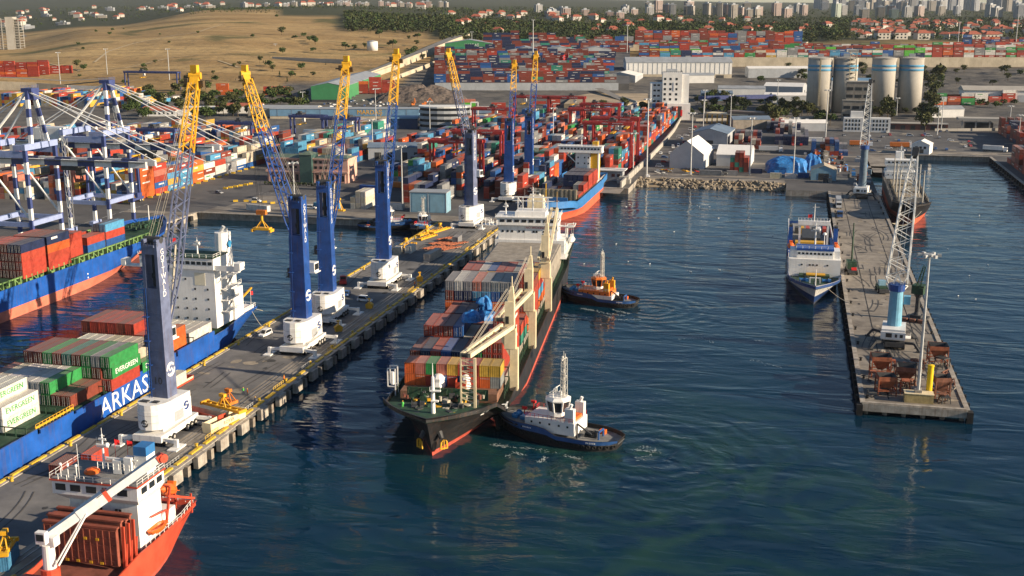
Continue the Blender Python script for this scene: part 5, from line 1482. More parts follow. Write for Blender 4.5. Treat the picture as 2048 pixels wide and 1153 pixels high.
    b.lathe([(0,0),(.35,.15),(.35,.6),(0,.8)],8,(-1.1*s,cy_+1.3*s,zt_+4.6*s)); b.build('mast',mat('mast_pale',(0.55,0.53,0.48),rough=.5,var=.1),T)
    # funnels
    for sx in (-1,1):
        b=MB(); b.box(sx*2.2*s,16.2*s,4.9*s,sx*3.4*s,18.2*s,7.9*s); b.tube((sx*2.8*s,17.2*s,7.9*s),(sx*2.8*s,17.6*s,8.9*s),.35*s,n=7); b.build('funnel',M_yel2 if scheme=='orange' else M_white,T)
    b=MB(); b.box(-1.9*s,15.6*s,4.9*s,1.9*s,18.0*s,5.6*s); b.build('casing_top',M_orange,T)
    # bow winch, towing gear, aft deck
    winch(T,(0,3.4*s,3.0),0,blu2); b=MB(); b.box(-1.6*s,4.8*s,2.8,1.6*s,6.2*s,4.2); b.build('deck_locker',blu2,T)
    for x in (-2.3,2.3):
        b=MB(); b.tube((x*s,6.3*s,4.9*s),(x*s,6.3*s,6.2*s),.12,n=5); b.tube((x*s,5.8*s,6.3*s),(x*s,6.8*s,6.3*s),.35,n=7); b.build('fire_monitor',M_flagr,T)
    winch(T,(0,21.0*s,1.5),R(90),M_dark); b=MB(); b.tube((-1.3*s,23.2*s,1.5),(-1.3*s,23.2*s,3.2),.22,n=6); b.tube((1.3*s,23.2*s,1.5),(1.3*s,23.2*s,3.2),.22,n=6); b.tube((-1.3*s,23.2*s,3.2),(1.3*s,23.2*s,3.2),.22,n=6); b.build('towing_bitt',blu,T)
    b=MB(); b.beam((2.6*s,18.8*s,1.5),(2.6*s,18.8*s,5.0),.3); b.beam((2.6*s,18.8*s,5.0),(3.2*s,22.4*s,3.2),.28); b.build('deck_crane',M_dark,T)
    b=MB(); b.cbox((-2.9*s,22.5*s,1.9),(1.2,1.4,.9)); b.build('deck_locker',M_orange,T)
    nm=MB(); r=random.Random(int(L*10))
    for t0 in (.30,.80):
        for k in range(6):
            t=t0+k*.012
            for sd in (1,-1):
                zt=H.top(t*H.L); p=H.pt(t,zt*.86,sd); nm.cbox((p[0]+sd*.1,p[1],p[2]-.12),(.06,.22,r.uniform(.25,.4)))
    nm.build('boat_name',LOGO_W,T,kind='stuff')
    return T
M_yel2=mat('tug_yellow',(0.68,0.33,0.02),rough=.5,var=.1,scale=.8)
def ang(stern,bow): # rz so that local -Y points from stern to bow
    d=(bow[0]-stern[0],bow[1]-stern[1]); return math.atan2(d[0],-d[1])
b1=(-61.8,250.6); s1=(-30.4,243.4)
tug('blue and black tug with white wheelhouse pushing the bow flank of the black ship',b1,ang(s1,b1),31.5,'white')
b2=(-71.8,376.0); s2=(-44.8,370.6)
tug('tug with orange and yellow deckhouse pushing the stern flank of the black ship',b2,ang(s2,b2),28.0,'orange')
tug('white tug with black hull moored in the inner basin by the pale blue warehouse',(-158.6,493-8.2),ang((-186,480.5),(-158.6,484.8)),28.0,'white')
tug('tug moored at the head of the basin behind yellow spreader frames',(-153.5,470.5),ang((-155.5,486),(-153.5,466)),24.0,'white')
# ================================================================ mobile harbour cranes on the main pier
M_gblue = mat('crane_royal_blue', (0.013,0.062,0.25), rough=0.42, var=0.2, scale=0.35, streak=0.3)
M_gfade = mat('crane_faded_blue', (0.12,0.145,0.24), rough=0.5, var=0.2, scale=0.35, streak=0.35)
M_gyel = mat('boom_yellow', (0.68,0.36,0.02), rough=0.5, var=0.1, scale=0.8)
M_gwhite = mat('crane_white', (0.74,0.73,0.70), rough=0.45, var=0.07, scale=0.4, streak=0.22)
M_tyre = mat('tyre_rubber', (0.02,0.02,0.02), rough=0.85, var=0.2)
M_rim = mat('wheel_rim_grey', (0.42,0.40,0.36), rough=0.6, var=0.15)
def wheel_parts(parent, pos, r=.75, w_=.6):
    for p in pos:
        o = MB().tube((p[0]-w_/2,p[1],p[2]),(p[0]+w_/2,p[1],p[2]),r,n=12).build('wheel', M_tyre, parent)
        MB().tube((p[0]-w_/2-.03,p[1],p[2]),(p[0]+w_/2+.03,p[1],p[2]),r*.5,n=10).build('rim', M_rim, o)
def s_logo(parent, loc, rot, r, m=None):
    # round emblem: ring with two hooked strokes forming an S
    b = MB()
    n=16
    def arc(cx,cz,rr,a0,a1,wd,k=8):
        pts=[(cx+rr*math.cos(R(a0+(a1-a0)*i/k)), cz+rr*math.sin(R(a0+(a1-a0)*i/k))) for i in range(k+1)]
        for (x0,z0),(x1,z1) in zip(pts[:-1],pts[1:]): b.beam((x0,0,z0),(x1,0,z1),.05,wd, up=(0,0,1) if abs(x1-x0)>abs(z1-z0) else (1,0,0))
    arc(0,0,r*.92,35,185,r*.30); arc(0,0,r*.92,215,365,r*.30); arc(-r*.05,r*.32,r*.42,60,270,r*.24,6); arc(r*.05,-r*.32,r*.42,-120,90,r*.24,6)
    o = b.build('emblem', m or LOGO_W, parent); o.location = loc; o.rotation_euler = rot
    return o
def harbour_crane(label, X, Y, rot, tip, ztow=44.0, color=None, spreader=None, jibspan=1.0, name10=False, base=True, housew=None, pivz=25.0, gottwald=True, cab=False):
    """upper works turned by rot about the slewing axis; tip is the boom head in world coordinates"""
    mc = color or M_gblue
    T = thing('mobile_harbour_crane', label, 'crane', (X,Y,3.0), 0, 'mobile harbour cranes on the main pier')
    z0 = 0.0
    # undercarriage, bogies, stabilisers
    b = MB(); b.box(-3.4,-8.2,1.1,3.4,8.2,2.5); b.box(-2.2,-5,2.5,2.2,5,3.2); b.build('chassis', M_gwhite, T)
    wheel_parts(T, [(sx*3.2, y, .8) for sx in (-1,1) for y in (-6.6,-4.8,-3.0,3.0,4.8,6.6)], .8, .9)
    for sx in (-1,1):
        for sy in (-1,1):
            o = MB().beam((sx*3.0,sy*7.2,1.7),(sx*6.6,sy*7.6,1.5),.8,.7).box(sx*6.6-.4,sy*7.6-.4,.3,sx*6.6+.4,sy*7.6+.4,2.0).build('stabiliser_arm', M_gwhite, T)
            MB().box(sx*6.6-1.1,sy*7.6-2.2,0.02,sx*6.6+1.1,sy*7.6+2.2,.32).build('stabiliser_pad', M_gwhite, o)
    # upper works: white machine house with rounded rear, tower, cab
    c, s_ = math.cos(rot), math.sin(rot)
    U = bpy.data.objects.new('upper_works_frame', None)
    def W(x,y,z): return (x*c-y*s_, x*s_+y*c, z)
    def rb(mb): mb.v = [W(*v) for v in mb.v]; return mb
    hw = 3.7
    pts = [(hw,-3.2),(hw,4.6),(-hw,4.6),(-hw,-3.2)] + [(-hw*math.cos(R(a)),-3.2-4.4*math.sin(R(a))) for a in (22,45,68,90,112,135,158)]
    b = MB(); b.prism(pts,3.4,7.6); h = rb(b).build('machine_house', M_gwhite, T)
    pts2 = [(x*.985,y*.985) for x,y in pts]
    b = MB(); b.prism(pts2,7.6,9.0); rb(b).build('machine_house_parapet', M_gwhite, T)
    b = MB(); b.box(-2.4,-5.6,9.0,-.6,-4.4,9.25); b.box(.4,-5.4,9.0,1.8,-4.2,9.25); b.box(-2.8,-1.0,9.0,-2.2,2.6,9.4); rb(b).build('roof_vent', M_dark, h)
    b = MB(); b.box(hw-.02,-2.0,3.9,hw+.05,1.4,6.1); rb(b).build('louvre_panel', mat('louvre_grey',(0.34,0.35,0.36),var=.1,scale=2), h)
    for k in (5.0, 6.6):
        q = [(x*1.004,y*1.004) for x,y in pts]; b = MB(); b.prism(q,k,k+.07); rb(b).build('panel_seam', M_rim, h)
    s_logo(h, W(hw+.1,2.6,6.3), (0,0,rot+R(90)), .95, M_gblue)
    s_logo(h, W(0,-7.75,5.0), (0,0,rot), .8, M_dark)
    # tower (slightly tapered box, open portal near the head)
    tw, td, tw2, td2 = 2.2, 1.85, 1.9, 1.65
    zt = ztow-3.0; zo0, zo1 = zt-9.0, zt-1.6
    def ringp(z):
        f = (z-8.0)/(zt-8.0); w_ = lerp(tw,tw2,f); d_ = lerp(td,td2,f); return w_, d_
    b = MB()
    def tbox(xa,xb,z1,z2,ya=-1,yb=1):
        w1,d1 = ringp(z1); w2,d2 = ringp(z2)
        vs = [(xa*w1,ya*d1,z1),(xb*w1,ya*d1,z1),(xb*w1,yb*d1,z1),(xa*w1,yb*d1,z1),(xa*w2,ya*d2,z2),(xb*w2,ya*d2,z2),(xb*w2,yb*d2,z2),(xa*w2,yb*d2,z2)]
        b.add(vs,[(3,2,1,0),(4,5,6,7),(0,1,5,4),(1,2,6,5),(2,3,7,6),(3,0,4,7)])
    tbox(-1,1,8.2,zo0); tbox(-1,-.62,zo0,zo1); tbox(.62,1,zo0,zo1); tbox(-1,1,zo1,zt)
    tbox(-1,-.62,zt,zt+1.6,-1,1); tbox(.62,1,zt,zt+1.6,-1,1); tbox(-.7,.7,zt,zt+.5,-1.2,.6)
    tw_o = rb(b).build('tower', mc, T)
    b = MB(); b.tube((-1.9,.2,zt+1.3),(1.9,.2,zt+1.3),.75,n=12); b.tube((-1.5,1.2,zt+.9),(-1.1,1.2,zt+.9),.8,n=12); b.tube((1.1,1.2,zt+.9),(1.5,1.2,zt+.9),.8,n=12); rb(b).build('rope_sheave', M_dark, tw_o)
    b = MB(); b.tube((0,0,zo0+.2),(0,0,zo1-.3),.55,.5,n=10); b.lathe([(.75,0),(.75,1.0)],10,(0,0,zo0+2.0)); rb(b).build('luffing_ram', M_dark if color else galv, tw_o)
    for k in (12.4, 16.0, 19.6, 24.0, 28.0): 
        w_,d_ = ringp(k); b = MB(); b.prism([(-w_-.03,-d_-.03),(w_+.03,-d_-.03),(w_+.03,d_+.03),(-w_-.03,d_+.03)],k,k+.12); rb(b).build('tower_flange', mc, tw_o)
    w_,d_ = ringp(24); s_logo(tw_o, W(w_+.12,0,15.2), (0,0,rot+R(90)), 1.5)
    if gottwald:
        w_,_ = ringp(zo0+2)
        for i,ch in enumerate('GOTTWALD'):
            text('lettering',ch,1.75,W(w_+.05,0,zo1+.4-i*1.32),(R(90),0,rot+R(90)),LOGO_W,tw_o,.02)
    if name10:
        text('crane_number','10',2.3,W(0,-td-.02,12.8),(R(90),0,rot),M_dark,tw_o,.02)
    b = MB(); b.rail([(-2.4,-2.1,zt+.3),(2.4,-2.1,zt+.3)],.9,.05,.8); rb(b).build('head_rail', M_dark, tw_o)
    # cab and service platform halfway up
    dx = 0 if cab else -2.2
    b = MB(); b.box(.9+dx,1.5,21.4,3.5+dx,4.3,24.0); b.box(.7+dx,1.3,21.1,3.9+dx,4.7,21.35); cb = rb(b).build('cab', M_gwhite, tw_o)
    b = MB(); b.box(1.1+dx,4.28,21.9,3.3+dx,4.36,23.6); b.box(3.48+dx,1.8,21.9,3.56+dx,4.1,23.6); rb(b).build('cab_window', M_glass, cb)
    b = MB(); b.box(-4.0,-1.0,20.0,-1.7,1.0,20.2); b.rail([(-4.2,-1,20.2),(-4.2,1,20.2),(-2.1,1,20.2)],1.0,.05,.8); b.box(-3.5,-.8,20.2,-1.7,.6,22.6); rb(b).build('service_platform', M_dark, tw_o)
    b = MB(); b.beam((-2.2,-td-.5,8.4),(-1.9,-td2-.4,zt-9),.12); b.beam((-1.5,-td-.5,8.4),(-1.3,-td2-.4,zt-9),.12)
    for k in range(24): f=k/24; b.beam((lerp(-2.2,-1.9,f),lerp(-td-.5,-td2-.4,f),8.6+f*(zt-17.6)),(lerp(-1.5,-1.3,f),lerp(-td-.5,-td2-.4,f),8.6+f*(zt-17.6)),.08)
    for k in range(4): z=11+k*5.4; b.box(-2.3,-td-.9,z,-.9,-td-.1+k*.03,z+.12)
    rb(b).build('ladder', M_gblue if color else M_dark, tw_o)
    # boom: blue lattice lower, yellow upper, towards tip
    P = Vector(W(0, td+1.0, pivz)); Q = Vector(tip) - Vector((X,Y,3.0)); d = (Q-P)
    up = (0,0,1)
    f1 = .68
    b = MB(); M1 = P.lerp(Q,f1)
    b.lattice(P,P.lerp(Q,.2),1.4,3.0*jibspan,4,.22,.11,up,0); b.lattice(P.lerp(Q,.2),M1,3.0*jibspan,2.7*jibspan,13,.22,.11,up,0)
    b.build('boom', mc, tw_o)
    b = MB(); b.lattice(M1,P.lerp(Q,.96),2.7*jibspan,2.1*jibspan,8,.22,.12,up,0)
    b.build('boom_extension', M_gyel, tw_o)
    dn = d.normalized(); sd = dn.cross(Vector(up)).normalized(); H2 = P.lerp(Q,.97)
    b = MB(); b.beam(P.lerp(Q,.94),Q,2.1,1.2); b.tube(Q-sd*1.4,Q+sd*1.4,.85,n=10); b.cbox(Q+Vector((0,0,1.6)),(1.6,1.4,1.8)); b.build('boom_head', M_gyel, tw_o)
    b = MB(); b.cbox(H2+sd*1.8+Vector((0,0,-.3)),(1.1,1.1,1.5)); b.build('head_lamp_box', mat('head_brown',(0.09,0.06,0.03),var=.2), tw_o); b=MB(); b.cbox(H2-sd*1.8+Vector((0,0,.2)),(1.0,1.0,1.6)); b.beam(H2-sd*1.4,H2-sd*3.4,.4); b.build('head_lamp_box', mat('head_brown',(0.09,0.06,0.03),var=.2), tw_o)
    b = MB(); tp = Vector(W(0,.2,zt+1.9))
    for g in (-1,-.5,.5,1): b.tube(tp+sd*g, Q+sd*g*.8, .05, n=3)
    # luffing cylinder between tower and boom
    b.tube(Vector(W(0,td,14)), P.lerp(Q,.30), .26, n=6); b.build('luffing_gear', M_rope, tw_o)
    if spreader:
        # hoist ropes, rotator and a frame hanging from the boom head
        S_ = Vector(spreader) - Vector((X,Y,3.0))
        b = MB()
        for gx in (-.6,.6):
            for gy in (-.4,.4): b.tube(Q+Vector((gx,gy,0)), S_+Vector((gx,gy,5.4)), .045, n=3, caps=False)
        b.build('hoist_rope', M_dark, tw_o)
        b = MB(); b.cbox(S_+Vector((0,0,5.2)),(3.0,1.4,1.3)); b.build('hook_traverse', mat('traverse_orange',(0.55,0.16,0.02),var=.2), tw_o)
        b = MB(); b.tube(S_+Vector((0,0,4.6)),S_+Vector((0,0,2.0)),.35,n=8)
        for ex in (-1,1):
            for ey in (-1,1): b.beam(S_+Vector((0,0,3.0)),S_+Vector((ex*1.6,ey*1.0,.5)),.2)
        b.cbox(S_+Vector((0,0,.3)),(5.2,2.2,.7)); b.cbox(S_+Vector((-2.9,0,-.2)),(.5,2.6,.8)); b.cbox(S_+Vector((2.9,0,-.2)),(.5,2.6,.8)); b.build('spreader_frame', M_gyel, tw_o)
    return T
def tipat(piv, L, x, y, far=True):
    u = x-1024.; v = y-576.5
    d = Vector((u, _F*_cp-v*_sp, -(v*_cp+_F*_sp))).normalized(); d = Vector((d.x*_cy-d.y*_sy, d.x*_sy+d.y*_cy, d.z))
    o = Vector((0,0,CAM_H))-Vector(piv); b_ = d.dot(o); D = b_*b_-(o.dot(o)-L*L)
    t = -b_ + (math.sqrt(D) if D > 0 else 0)*(1 if far else -1)
    return Vector((0,0,CAM_H))+d*t
harbour_crane('faded blue harbour crane with number 10 beside the lettered blue ship', -131.5, 221.5, R(-4), tipat((-131,224,28),60.5,390,152), 45.5, M_gfade, name10=True)
harbour_crane('dark blue harbour crane carrying an orange spreader over the basin', -129.0, 291.5, R(-3), tipat((-129,294,27),60,490,148), 44.0, M_gblue, cab=True, spreader=tuple(tipat((-129,294,27),60,490,148)+Vector((3,0,-45.5))))
harbour_crane('royal blue harbour crane standing on the pier beside the white car', -134.0, 322.5, R(4), tipat((-134,325,27),60,693,128), 43.5, M_gblue)
harbour_crane('royal blue harbour crane on the pier beside the red vehicle', -133.0, 370.5, R(4), tipat((-133,373,27),60,793,112), 43.5, M_gblue)
harbour_crane('grey blue harbour crane at the root of the main pier by the tugs', -133.5, 484.0, R(-14), tipat((-133,486,27),58,897,108), 42.5, M_gfade, cab=True)
harbour_crane('harbour crane with raised boom beside the pale blue feeder ship', -134.0, 556.0, R(2), tipat((-134,559,26),56,1029,130), 41.0, M_gblue)
harbour_crane('harbour crane with raised boom between container stacks behind the feeder ship', -130.5, 585.0, R(2), tipat((-130,588,26),56,1072,112), 41.0, M_gblue)

# ================================================================ white lattice cranes on the bare pier
M_lblue = mat('crane_pale_blue', (0.16,0.38,0.52), rough=0.45, var=0.1, scale=0.5, streak=0.1)
M_lattw = mat('lattice_white', (0.66,0.66,0.63), rough=0.5, var=0.08, scale=0.5, streak=.1)
def pier_crane(label, X, Y, rot, tip, mtow, w0=5.2, tower_h=20.0):
    T = thing('mobile_harbour_crane', label, 'crane', (X,Y,3.0), 0, 'lattice boom cranes on the bare pier')
    c, s_ = math.cos(rot), math.sin(rot)
    def rb(mb): mb.v = [(x*c-y*s_, x*s_+y*c, z) for x,y,z in mb.v]; return mb
    b = MB(); b.box(-2.6,-6.5,.9,2.6,6.5,2.2); b.build('chassis', M_dark, T)
    wheel_parts(T, [(sx*2.3,y,.75) for sx in (-1,1) for y in (-5.2,-3.6,-2.0,2.0,3.6,5.2)], .75, .8)
    for sx in (-1,1):
        for sy in (-1,1):
            b = MB(); b.beam((sx*2.2,sy*5.0,1.9),(sx*5.0,sy*6.5,2.2),.5,.7); b.beam((sx*5.0,sy*6.5,2.2),(sx*6.4,sy*7.2,.3),.45,.6); b.box(sx*6.4-.7,sy*7.2-.7,.02,sx*6.4+.7,sy*7.2+.7,.3); b.build('stabiliser_arm', M_dark, T)
    b = MB(); b.box(-3.1,-5.6,2.6,3.1,4.0,5.6); b.box(-3.3,-6.2,3.0,3.3,-5.6,5.0); h = rb(b).build('machine_house', M_gwhite, T)
    b = MB(); b.box(-1.9,-6.26,3.5,-.3,-6.18,4.7); b.box(.5,-6.26,3.6,1.1,-6.18,4.5); b.box(1.8,-6.26,3.6,2.6,-6.18,4.5); rb(b).build('house_window', M_glass, h)
    b = MB(); b.box(3.1,-5,3.2,4.6,-2,3.3); b.rail([(4.6,-5,3.3),(4.6,-2,3.3)],1.0,.05,.8); rb(b).build('side_gallery', M_gwhite, h)
    b = MB(); b.tube((0,0,5.6),(0,0,tower_h-3),1.95,1.75,n=18); t = rb(b).build('tower', mtow, T, smooth=False)
    b = MB(); b.tube((0,0,tower_h-3),(0,0,tower_h-1.2),2.15,n=18); b.rail([(-2,-2.2,tower_h-1.2),(2,-2.2,tower_h-1.2),(2,2,tower_h-1.2)],.9,.05,.8); rb(b).build('tower_collar', M_gblue, t)
    b = MB(); b.box(2.0,.5,11.5,3.8,2.6,13.8); rb(b).build('cab', mtow, t)
    P = Vector((-.3*c-1.2*s_*0, 1.2, tower_h-4.0)); Q = Vector(tip)-Vector((X,Y,3.0))
    b = MB(); b.lattice(P,P.lerp(Q,.08),2.2,w0,2,.2,.1,(0,0,1)); b.lattice(P.lerp(Q,.08),P.lerp(Q,.62),w0,w0*.7,10,.22,.13,(0,0,1),h0=w0*.6,h1=w0*.5); b.lattice(P.lerp(Q,.62),Q,w0*.7,1.5,9,.2,.11,(0,0,1),h0=w0*.5,h1=1.1); b.build('boom', M_lattw, t)
    dn=(Q-P).normalized(); sd=dn.cross(Vector((0,0,1))).normalized()
    b = MB(); b.beam(P.lerp(Q,.97),Q+dn*1.2,1.8,1.6); b.tube(Q-sd*.9+dn,Q+sd*.9+dn,.8,n=10); b.cbox(Q+sd*1.6+dn*.6,(1.0,.8,1.2)); b.build('boom_head', M_dark, t)
    b = MB(); tp=Vector((0,0,tower_h+1.5)); b.beam((-1.2,0,tower_h-1.4),(0,0,tower_h+1.6),.4); b.beam((1.2,0,tower_h-1.4),(0,0,tower_h+1.6),.4)
    for g in (-.6,.6): b.tube(tp+sd*g,Q+sd*g,.06,n=3)
    b.build('luffing_gear', M_lattw, t)
    return T
pier_crane('pale blue tower crane with white lattice boom beside the rusty hoppers', 30.4, 333.5, R(-6), tipat((30.4,335,15),46,1831,306), M_lblue, 5.6, 18.5)
pier_crane('dark based crane with white lattice boom at the root of the bare pier', 34.8, 604.0, R(-10), tipat((34.8,606,24),40,1741,165), mat('crane_slate',(0.10,0.15,0.20),var=.15,streak=.2), 4.2, 27.0)

# ================================================================ ship to shore gantries, gantry terminal
M_lav = mat('sts_lavender', (0.27,0.33,0.54), rough=.5, var=.1, scale=.5, streak=.12)
M_navy = mat('sts_navy', (0.045,0.065,0.19), rough=.5, var=.12, scale=.5, streak=.1)
def striped(parent, name, p, q, w_, n, first=0, h=None):
    p = Vector(p); q = Vector(q)
    for k in range(n):
        MB().beam(p.lerp(q,k/n), p.lerp(q,(k+1)/n), w_*(1 if k%2 else 1.01), (h or w_)*(1 if k%2 else 1.01)).build(name, M_white if (k+first)%2 else M_navy, parent)
def sts(label, Y, n=0):
    xs, xl = -272.5, -291.0; hb = 40.0; hw = 9.0
    T = thing('ship_to_shore_crane', label, 'crane', (0,Y,3.0), 0, 'striped gantries on the gantry terminal quay')
    for x in (xs,xl):
        for y in (-hw,hw):
            striped(T,'leg_section',(x,y,2.5),(x,y,hb+1),1.3,9,0 if x==xs else 1)
            b = MB(); b.box(x-.9,y-3.2,.9,x+.9,y+3.2,2.5)
            for k in (-2.2,-.8,.8,2.2): b.tube((x-.3,y+k,.42),(x+.3,y+k,.42),.4,n=10)
            b.build('bogie', M_lav, T)
        MB().beam((x,-hw,14),(x,hw,14),1.4,1.8).build('sill_beam', M_lav, T)
        b=MB(); b.beam((x,-hw-1,hb+2.2),(x,hw+1,hb+2.2),1.6,2.2); b.build('portal_beam', M_lav, T)
    for y in (-hw,hw):
        MB().beam((xs,y,hb-.4),(xl,y,hb-.4),1.3,2.2).build('portal_tie', M_lav, T)
        MB().beam((xs,y,13.5),(xl,y,13.5),1.2,1.6).build('portal_tie', M_lav, T)
        MB().tube((xl,y,hb-2),(xs,y,15),.45,n=6).build('diagonal_brace', M_white, T)
    # boom girder, twin, striped on its side
    bx0, bx1 = -324.0, -227.0
    for y in (-3.2,3.2):
        striped(T,'girder_section',(bx0,y,hb-3.6),(bx1,y,hb-3.6),1.3,14,0,2.3)
    b=MB(); 
    for k in range(16): x=lerp(bx0,bx1,(k+.5)/16); b.beam((x,-3.2,hb-3.4),(x,3.2,hb-3.4),.5)
    b.rail([(bx0,-4.6,hb-2.6),(bx1,-4.6,hb-2.6)],1.1,.06,3); b.beam((bx0,-4.4,hb-2.7),(bx1,-4.4,hb-2.7),1.0,.15); b.build('girder_walkway', M_dark, T)
    # A frame and stays
    ap = Vector((xs-2.0,0,hb+22))
    for y in (-hw*.55,hw*.55):
        striped(T,'a_frame_leg',(xs,y,hb+3),(ap.x,y*.35,ap.z),1.3,6,1)
        MB().tube((xl,y,hb+3),(ap.x,y*.35,ap.z),.5,n=6).build('a_frame_back_stay', M_white, T)
        for bxe in (bx1+4, bx1+20):
            MB().tube((ap.x,y*.35,ap.z),(bxe,math.copysign(3.2,y),hb-2.4),.2,n=5).build('fore_stay', M_white, T)
        MB().tube((ap.x,y*.35,ap.z),(bx0+6,math.copysign(3.2,y),hb-2.4),.2,n=5).build('back_stay', M_white, T)
    b=MB(); b.cbox(ap+Vector((0,0,.4)),(4.5,4.5,1.4)); b.cbox(ap+Vector((1.6,0,-1.6)),(1.6,3.6,3.0)); b.rail([(ap.x-2.2,-2.2,ap.z+1.1),(ap.x+2.2,-2.2,ap.z+1.1),(ap.x+2.2,2.2,ap.z+1.1)],1.1,.06,.9); b.build('apex_platform', M_navy, T)
    b=MB(); b.box(-308,-4.5,hb-1.8,-296,4.5,hb+3.2); b.build('machinery_house', M_gwhite, T)
    b=MB(); b.box(-262,-3.6,hb-6.4,-256,3.6,hb-5.0); b.box(-259,1,hb-9,-256.5,3.4,hb-6.4); b.cbox((-260,0,hb-4.6),(4,5,1.2)); b.build('trolley', M_dark, T)
    b=MB(); b.lattice((xl+1.5,-hw-1.6,3),(xl+1.5,-hw-1.6,hb),1.6,1.6,16,.08,.06,(0,1,0)); b.build('stair_tower', galv, T)
    b=MB(); b.lattice((xs-.5,3.4,hb+3),(ap.x-1.0,3.4,ap.z-1),1.2,1.0,9,.07,.05,(0,1,0)); b.build('ladder_frame', galv, T)
    return T
sts('striped blue and white quay gantry whose boom ends over the stacked red containers', 385.0)
sts('striped blue and white quay gantry at the bow of the gantry terminal ship', 436.0)

# ================================================================ yard gantries
def rtg(label, group, xc, Y, span, h, m, mb, logo=False):
    T = thing('yard_gantry_crane', label, 'crane', (xc,Y,3.0), 0, group)
    for sx in (-1,1):
        x = sx*span/2
        for y in (-3.4,3.4):
            MB().beam((x,y,1.8),(x,y*.9,h-1.0),1.05,.95).build('leg', m, T)
        MB().beam((x,-6.2,1.9),(x,6.2,1.9),1.2,1.1).build('sill_beam', m, T)
        wheel_parts(T,[(x,y,.8) for y in (-5.2,-3.4,3.4,5.2)],.8,.6)
    for y in (-3.1,3.1):
        MB().beam((-span/2-1.2,y,h),(span/2+1.2,y,h),1.1,1.9).build('girder', m, T)
    b=MB(); b.beam((-span/2,-3.1,h),(-span/2,3.1,h),.8,1.2); b.beam((span/2,-3.1,h),(span/2,3.1,h),.8,1.2); b.build('end_tie', m, T)
    b=MB(); b.rail([(-span/2-1,-4.2,h+.9),(span/2+1,-4.2,h+.9)],1.0,.06,2.2); b.build('walkway_rail', m, T)
    tx = rnd.uniform(-.3,.3)*span
    b=MB(); b.cbox((tx,0,h+1.6),(4.2,6.4,1.2)); b.cbox((tx-.6,0,h+2.6),(2.2,3.0,1.2)); b.build('trolley', M_dark if not mb else mb, T)
    b=MB(); b.box(tx+1.4,-2.0,h-3.6,tx+3.2,0,h-1.2); b.build('cab', M_gwhite, T)
    b=MB()
    for gx in (-1,1):
        for gy in (-1.4,1.4): b.tube((tx+gx,gy,h+1),(tx+gx*.8,gy,h-5.0),.06,n=3)
    b.cbox((tx,0,h-5.3),(2.2,11.5,.6)); b.build('spreader', M_yel, T)
    b=MB(); b.box(span/2+.6,-2.0,3.0,span/2+2.2,2.0,5.0); b.build('power_house', m, T)
    if logo:
        text('lettering','KONECRANES',.95,(span*.22,-3.68,h+.1),FACE_FRONT,LOGO_W,T,.02); text('lettering','MARDAS',.95,(-span*.05,-3.68,h+.1),FACE_FRONT,LOGO_W,T,.02)
    return T
M_rtgr = mat('gantry_red', (0.40,0.035,0.030), rough=.5, var=.12, scale=.5, streak=.1)
GR='red gantries over the central yard'
for xc,Y,l in ((-171,592,'red yard gantry standing beside the pale blue warehouse'),(-172,640,'red yard gantry over the stacks beside the feeder ship, second in its lane'),
               (-104,676,'red yard gantry closest to the feeder ship bridge in the wall side lane'),(-104,706,'red yard gantry just behind the first in the wall side lane'),
               (-136,800,'red yard gantry midway down the lane behind the feeder ship'),(-136,845,'red yard gantry in the middle lane, behind the midway one'),
               (-202,790,'red yard gantry over the stacks near the round office building'),(-172,905,'red yard gantry at the far end by the curved ramp'),(-200,905,'red yard gantry at the far end beside the old boundary wall')):
    rtg(l, GR, xc, Y, 27.0, 27.0 if xc>-120 else 24.0, M_rtgr, None, True)
GB='blue gantries over the gantry terminal yard'
for xc,Y,l in ((-319,505,'navy yard gantry at the quay corner of the gantry terminal'),(-345,560,'navy yard gantry over the second lane of the gantry terminal'),(-371,640,'navy yard gantry over the third lane of the gantry terminal'),
               (-345,690,'navy yard gantry far down the second lane'),(-319,745,'navy yard gantry at the far end of the front lane'),(-397,600,'navy yard gantry over the fourth lane of the gantry terminal'),(-425,660,'navy yard gantry over the fifth lane of the gantry terminal'),(-292,735,'navy yard gantry beside the white reefer stacks')):
    rtg(l, GB, xc, Y, 23.5, 20.5, M_navy, None)
rtg('dark navy gantry standing alone before the hill cutting', 'blue gantries over the gantry terminal yard', -655, 1125, 60, 26, M_navy, None)
# ================================================================ buildings
M_bwhite = mat('wall_white', (0.70,0.69,0.66), rough=.7, var=.06, scale=.2, streak=.12)
M_bgrey = mat('wall_grey', (0.36,0.38,0.40), rough=.6, var=.1, scale=.15, streak=.12)
M_rgrey = mat('roof_grey', (0.30,0.32,0.34), rough=.55, var=.12, scale=.12)
M_rdark = mat('roof_slate_blue', (0.14,0.19,0.26), rough=.55, var=.15, scale=.12)
M_green = mat('cladding_green', (0.05,0.22,0.09), rough=.55, var=.1, scale=.15)
M_beige = mat('wall_beige', (0.46,0.40,0.30), rough=.85, var=.15, scale=.08, streak=.25)
M_concw = mat('silo_concrete', (0.37,0.35,0.31), rough=.85, var=.10, scale=.06, streak=.18)
M_silob = mat('silo_band_blue', (0.10,0.30,0.48), rough=.8, var=.1, scale=.2)
M_pink = mat('wall_pink', (0.62,0.37,0.29), rough=.8, var=.12, scale=.3, streak=.15)
M_pale = mat('cladding_pale_blue', (0.20,0.36,0.46), rough=.55, var=.1, scale=.3, streak=.2)
M_steelb = mat('cladding_steel_blue', (0.13,0.25,0.38), rough=.55, var=.12, scale=.2, streak=.1)
M_brown = mat('wall_old_concrete', (0.28,0.25,0.21), rough=.9, var=.2, scale=.3, streak=.4)
M_redroof = mat('roof_red_tile', (0.34,0.10,0.06), rough=.85, var=.2, scale=.6)
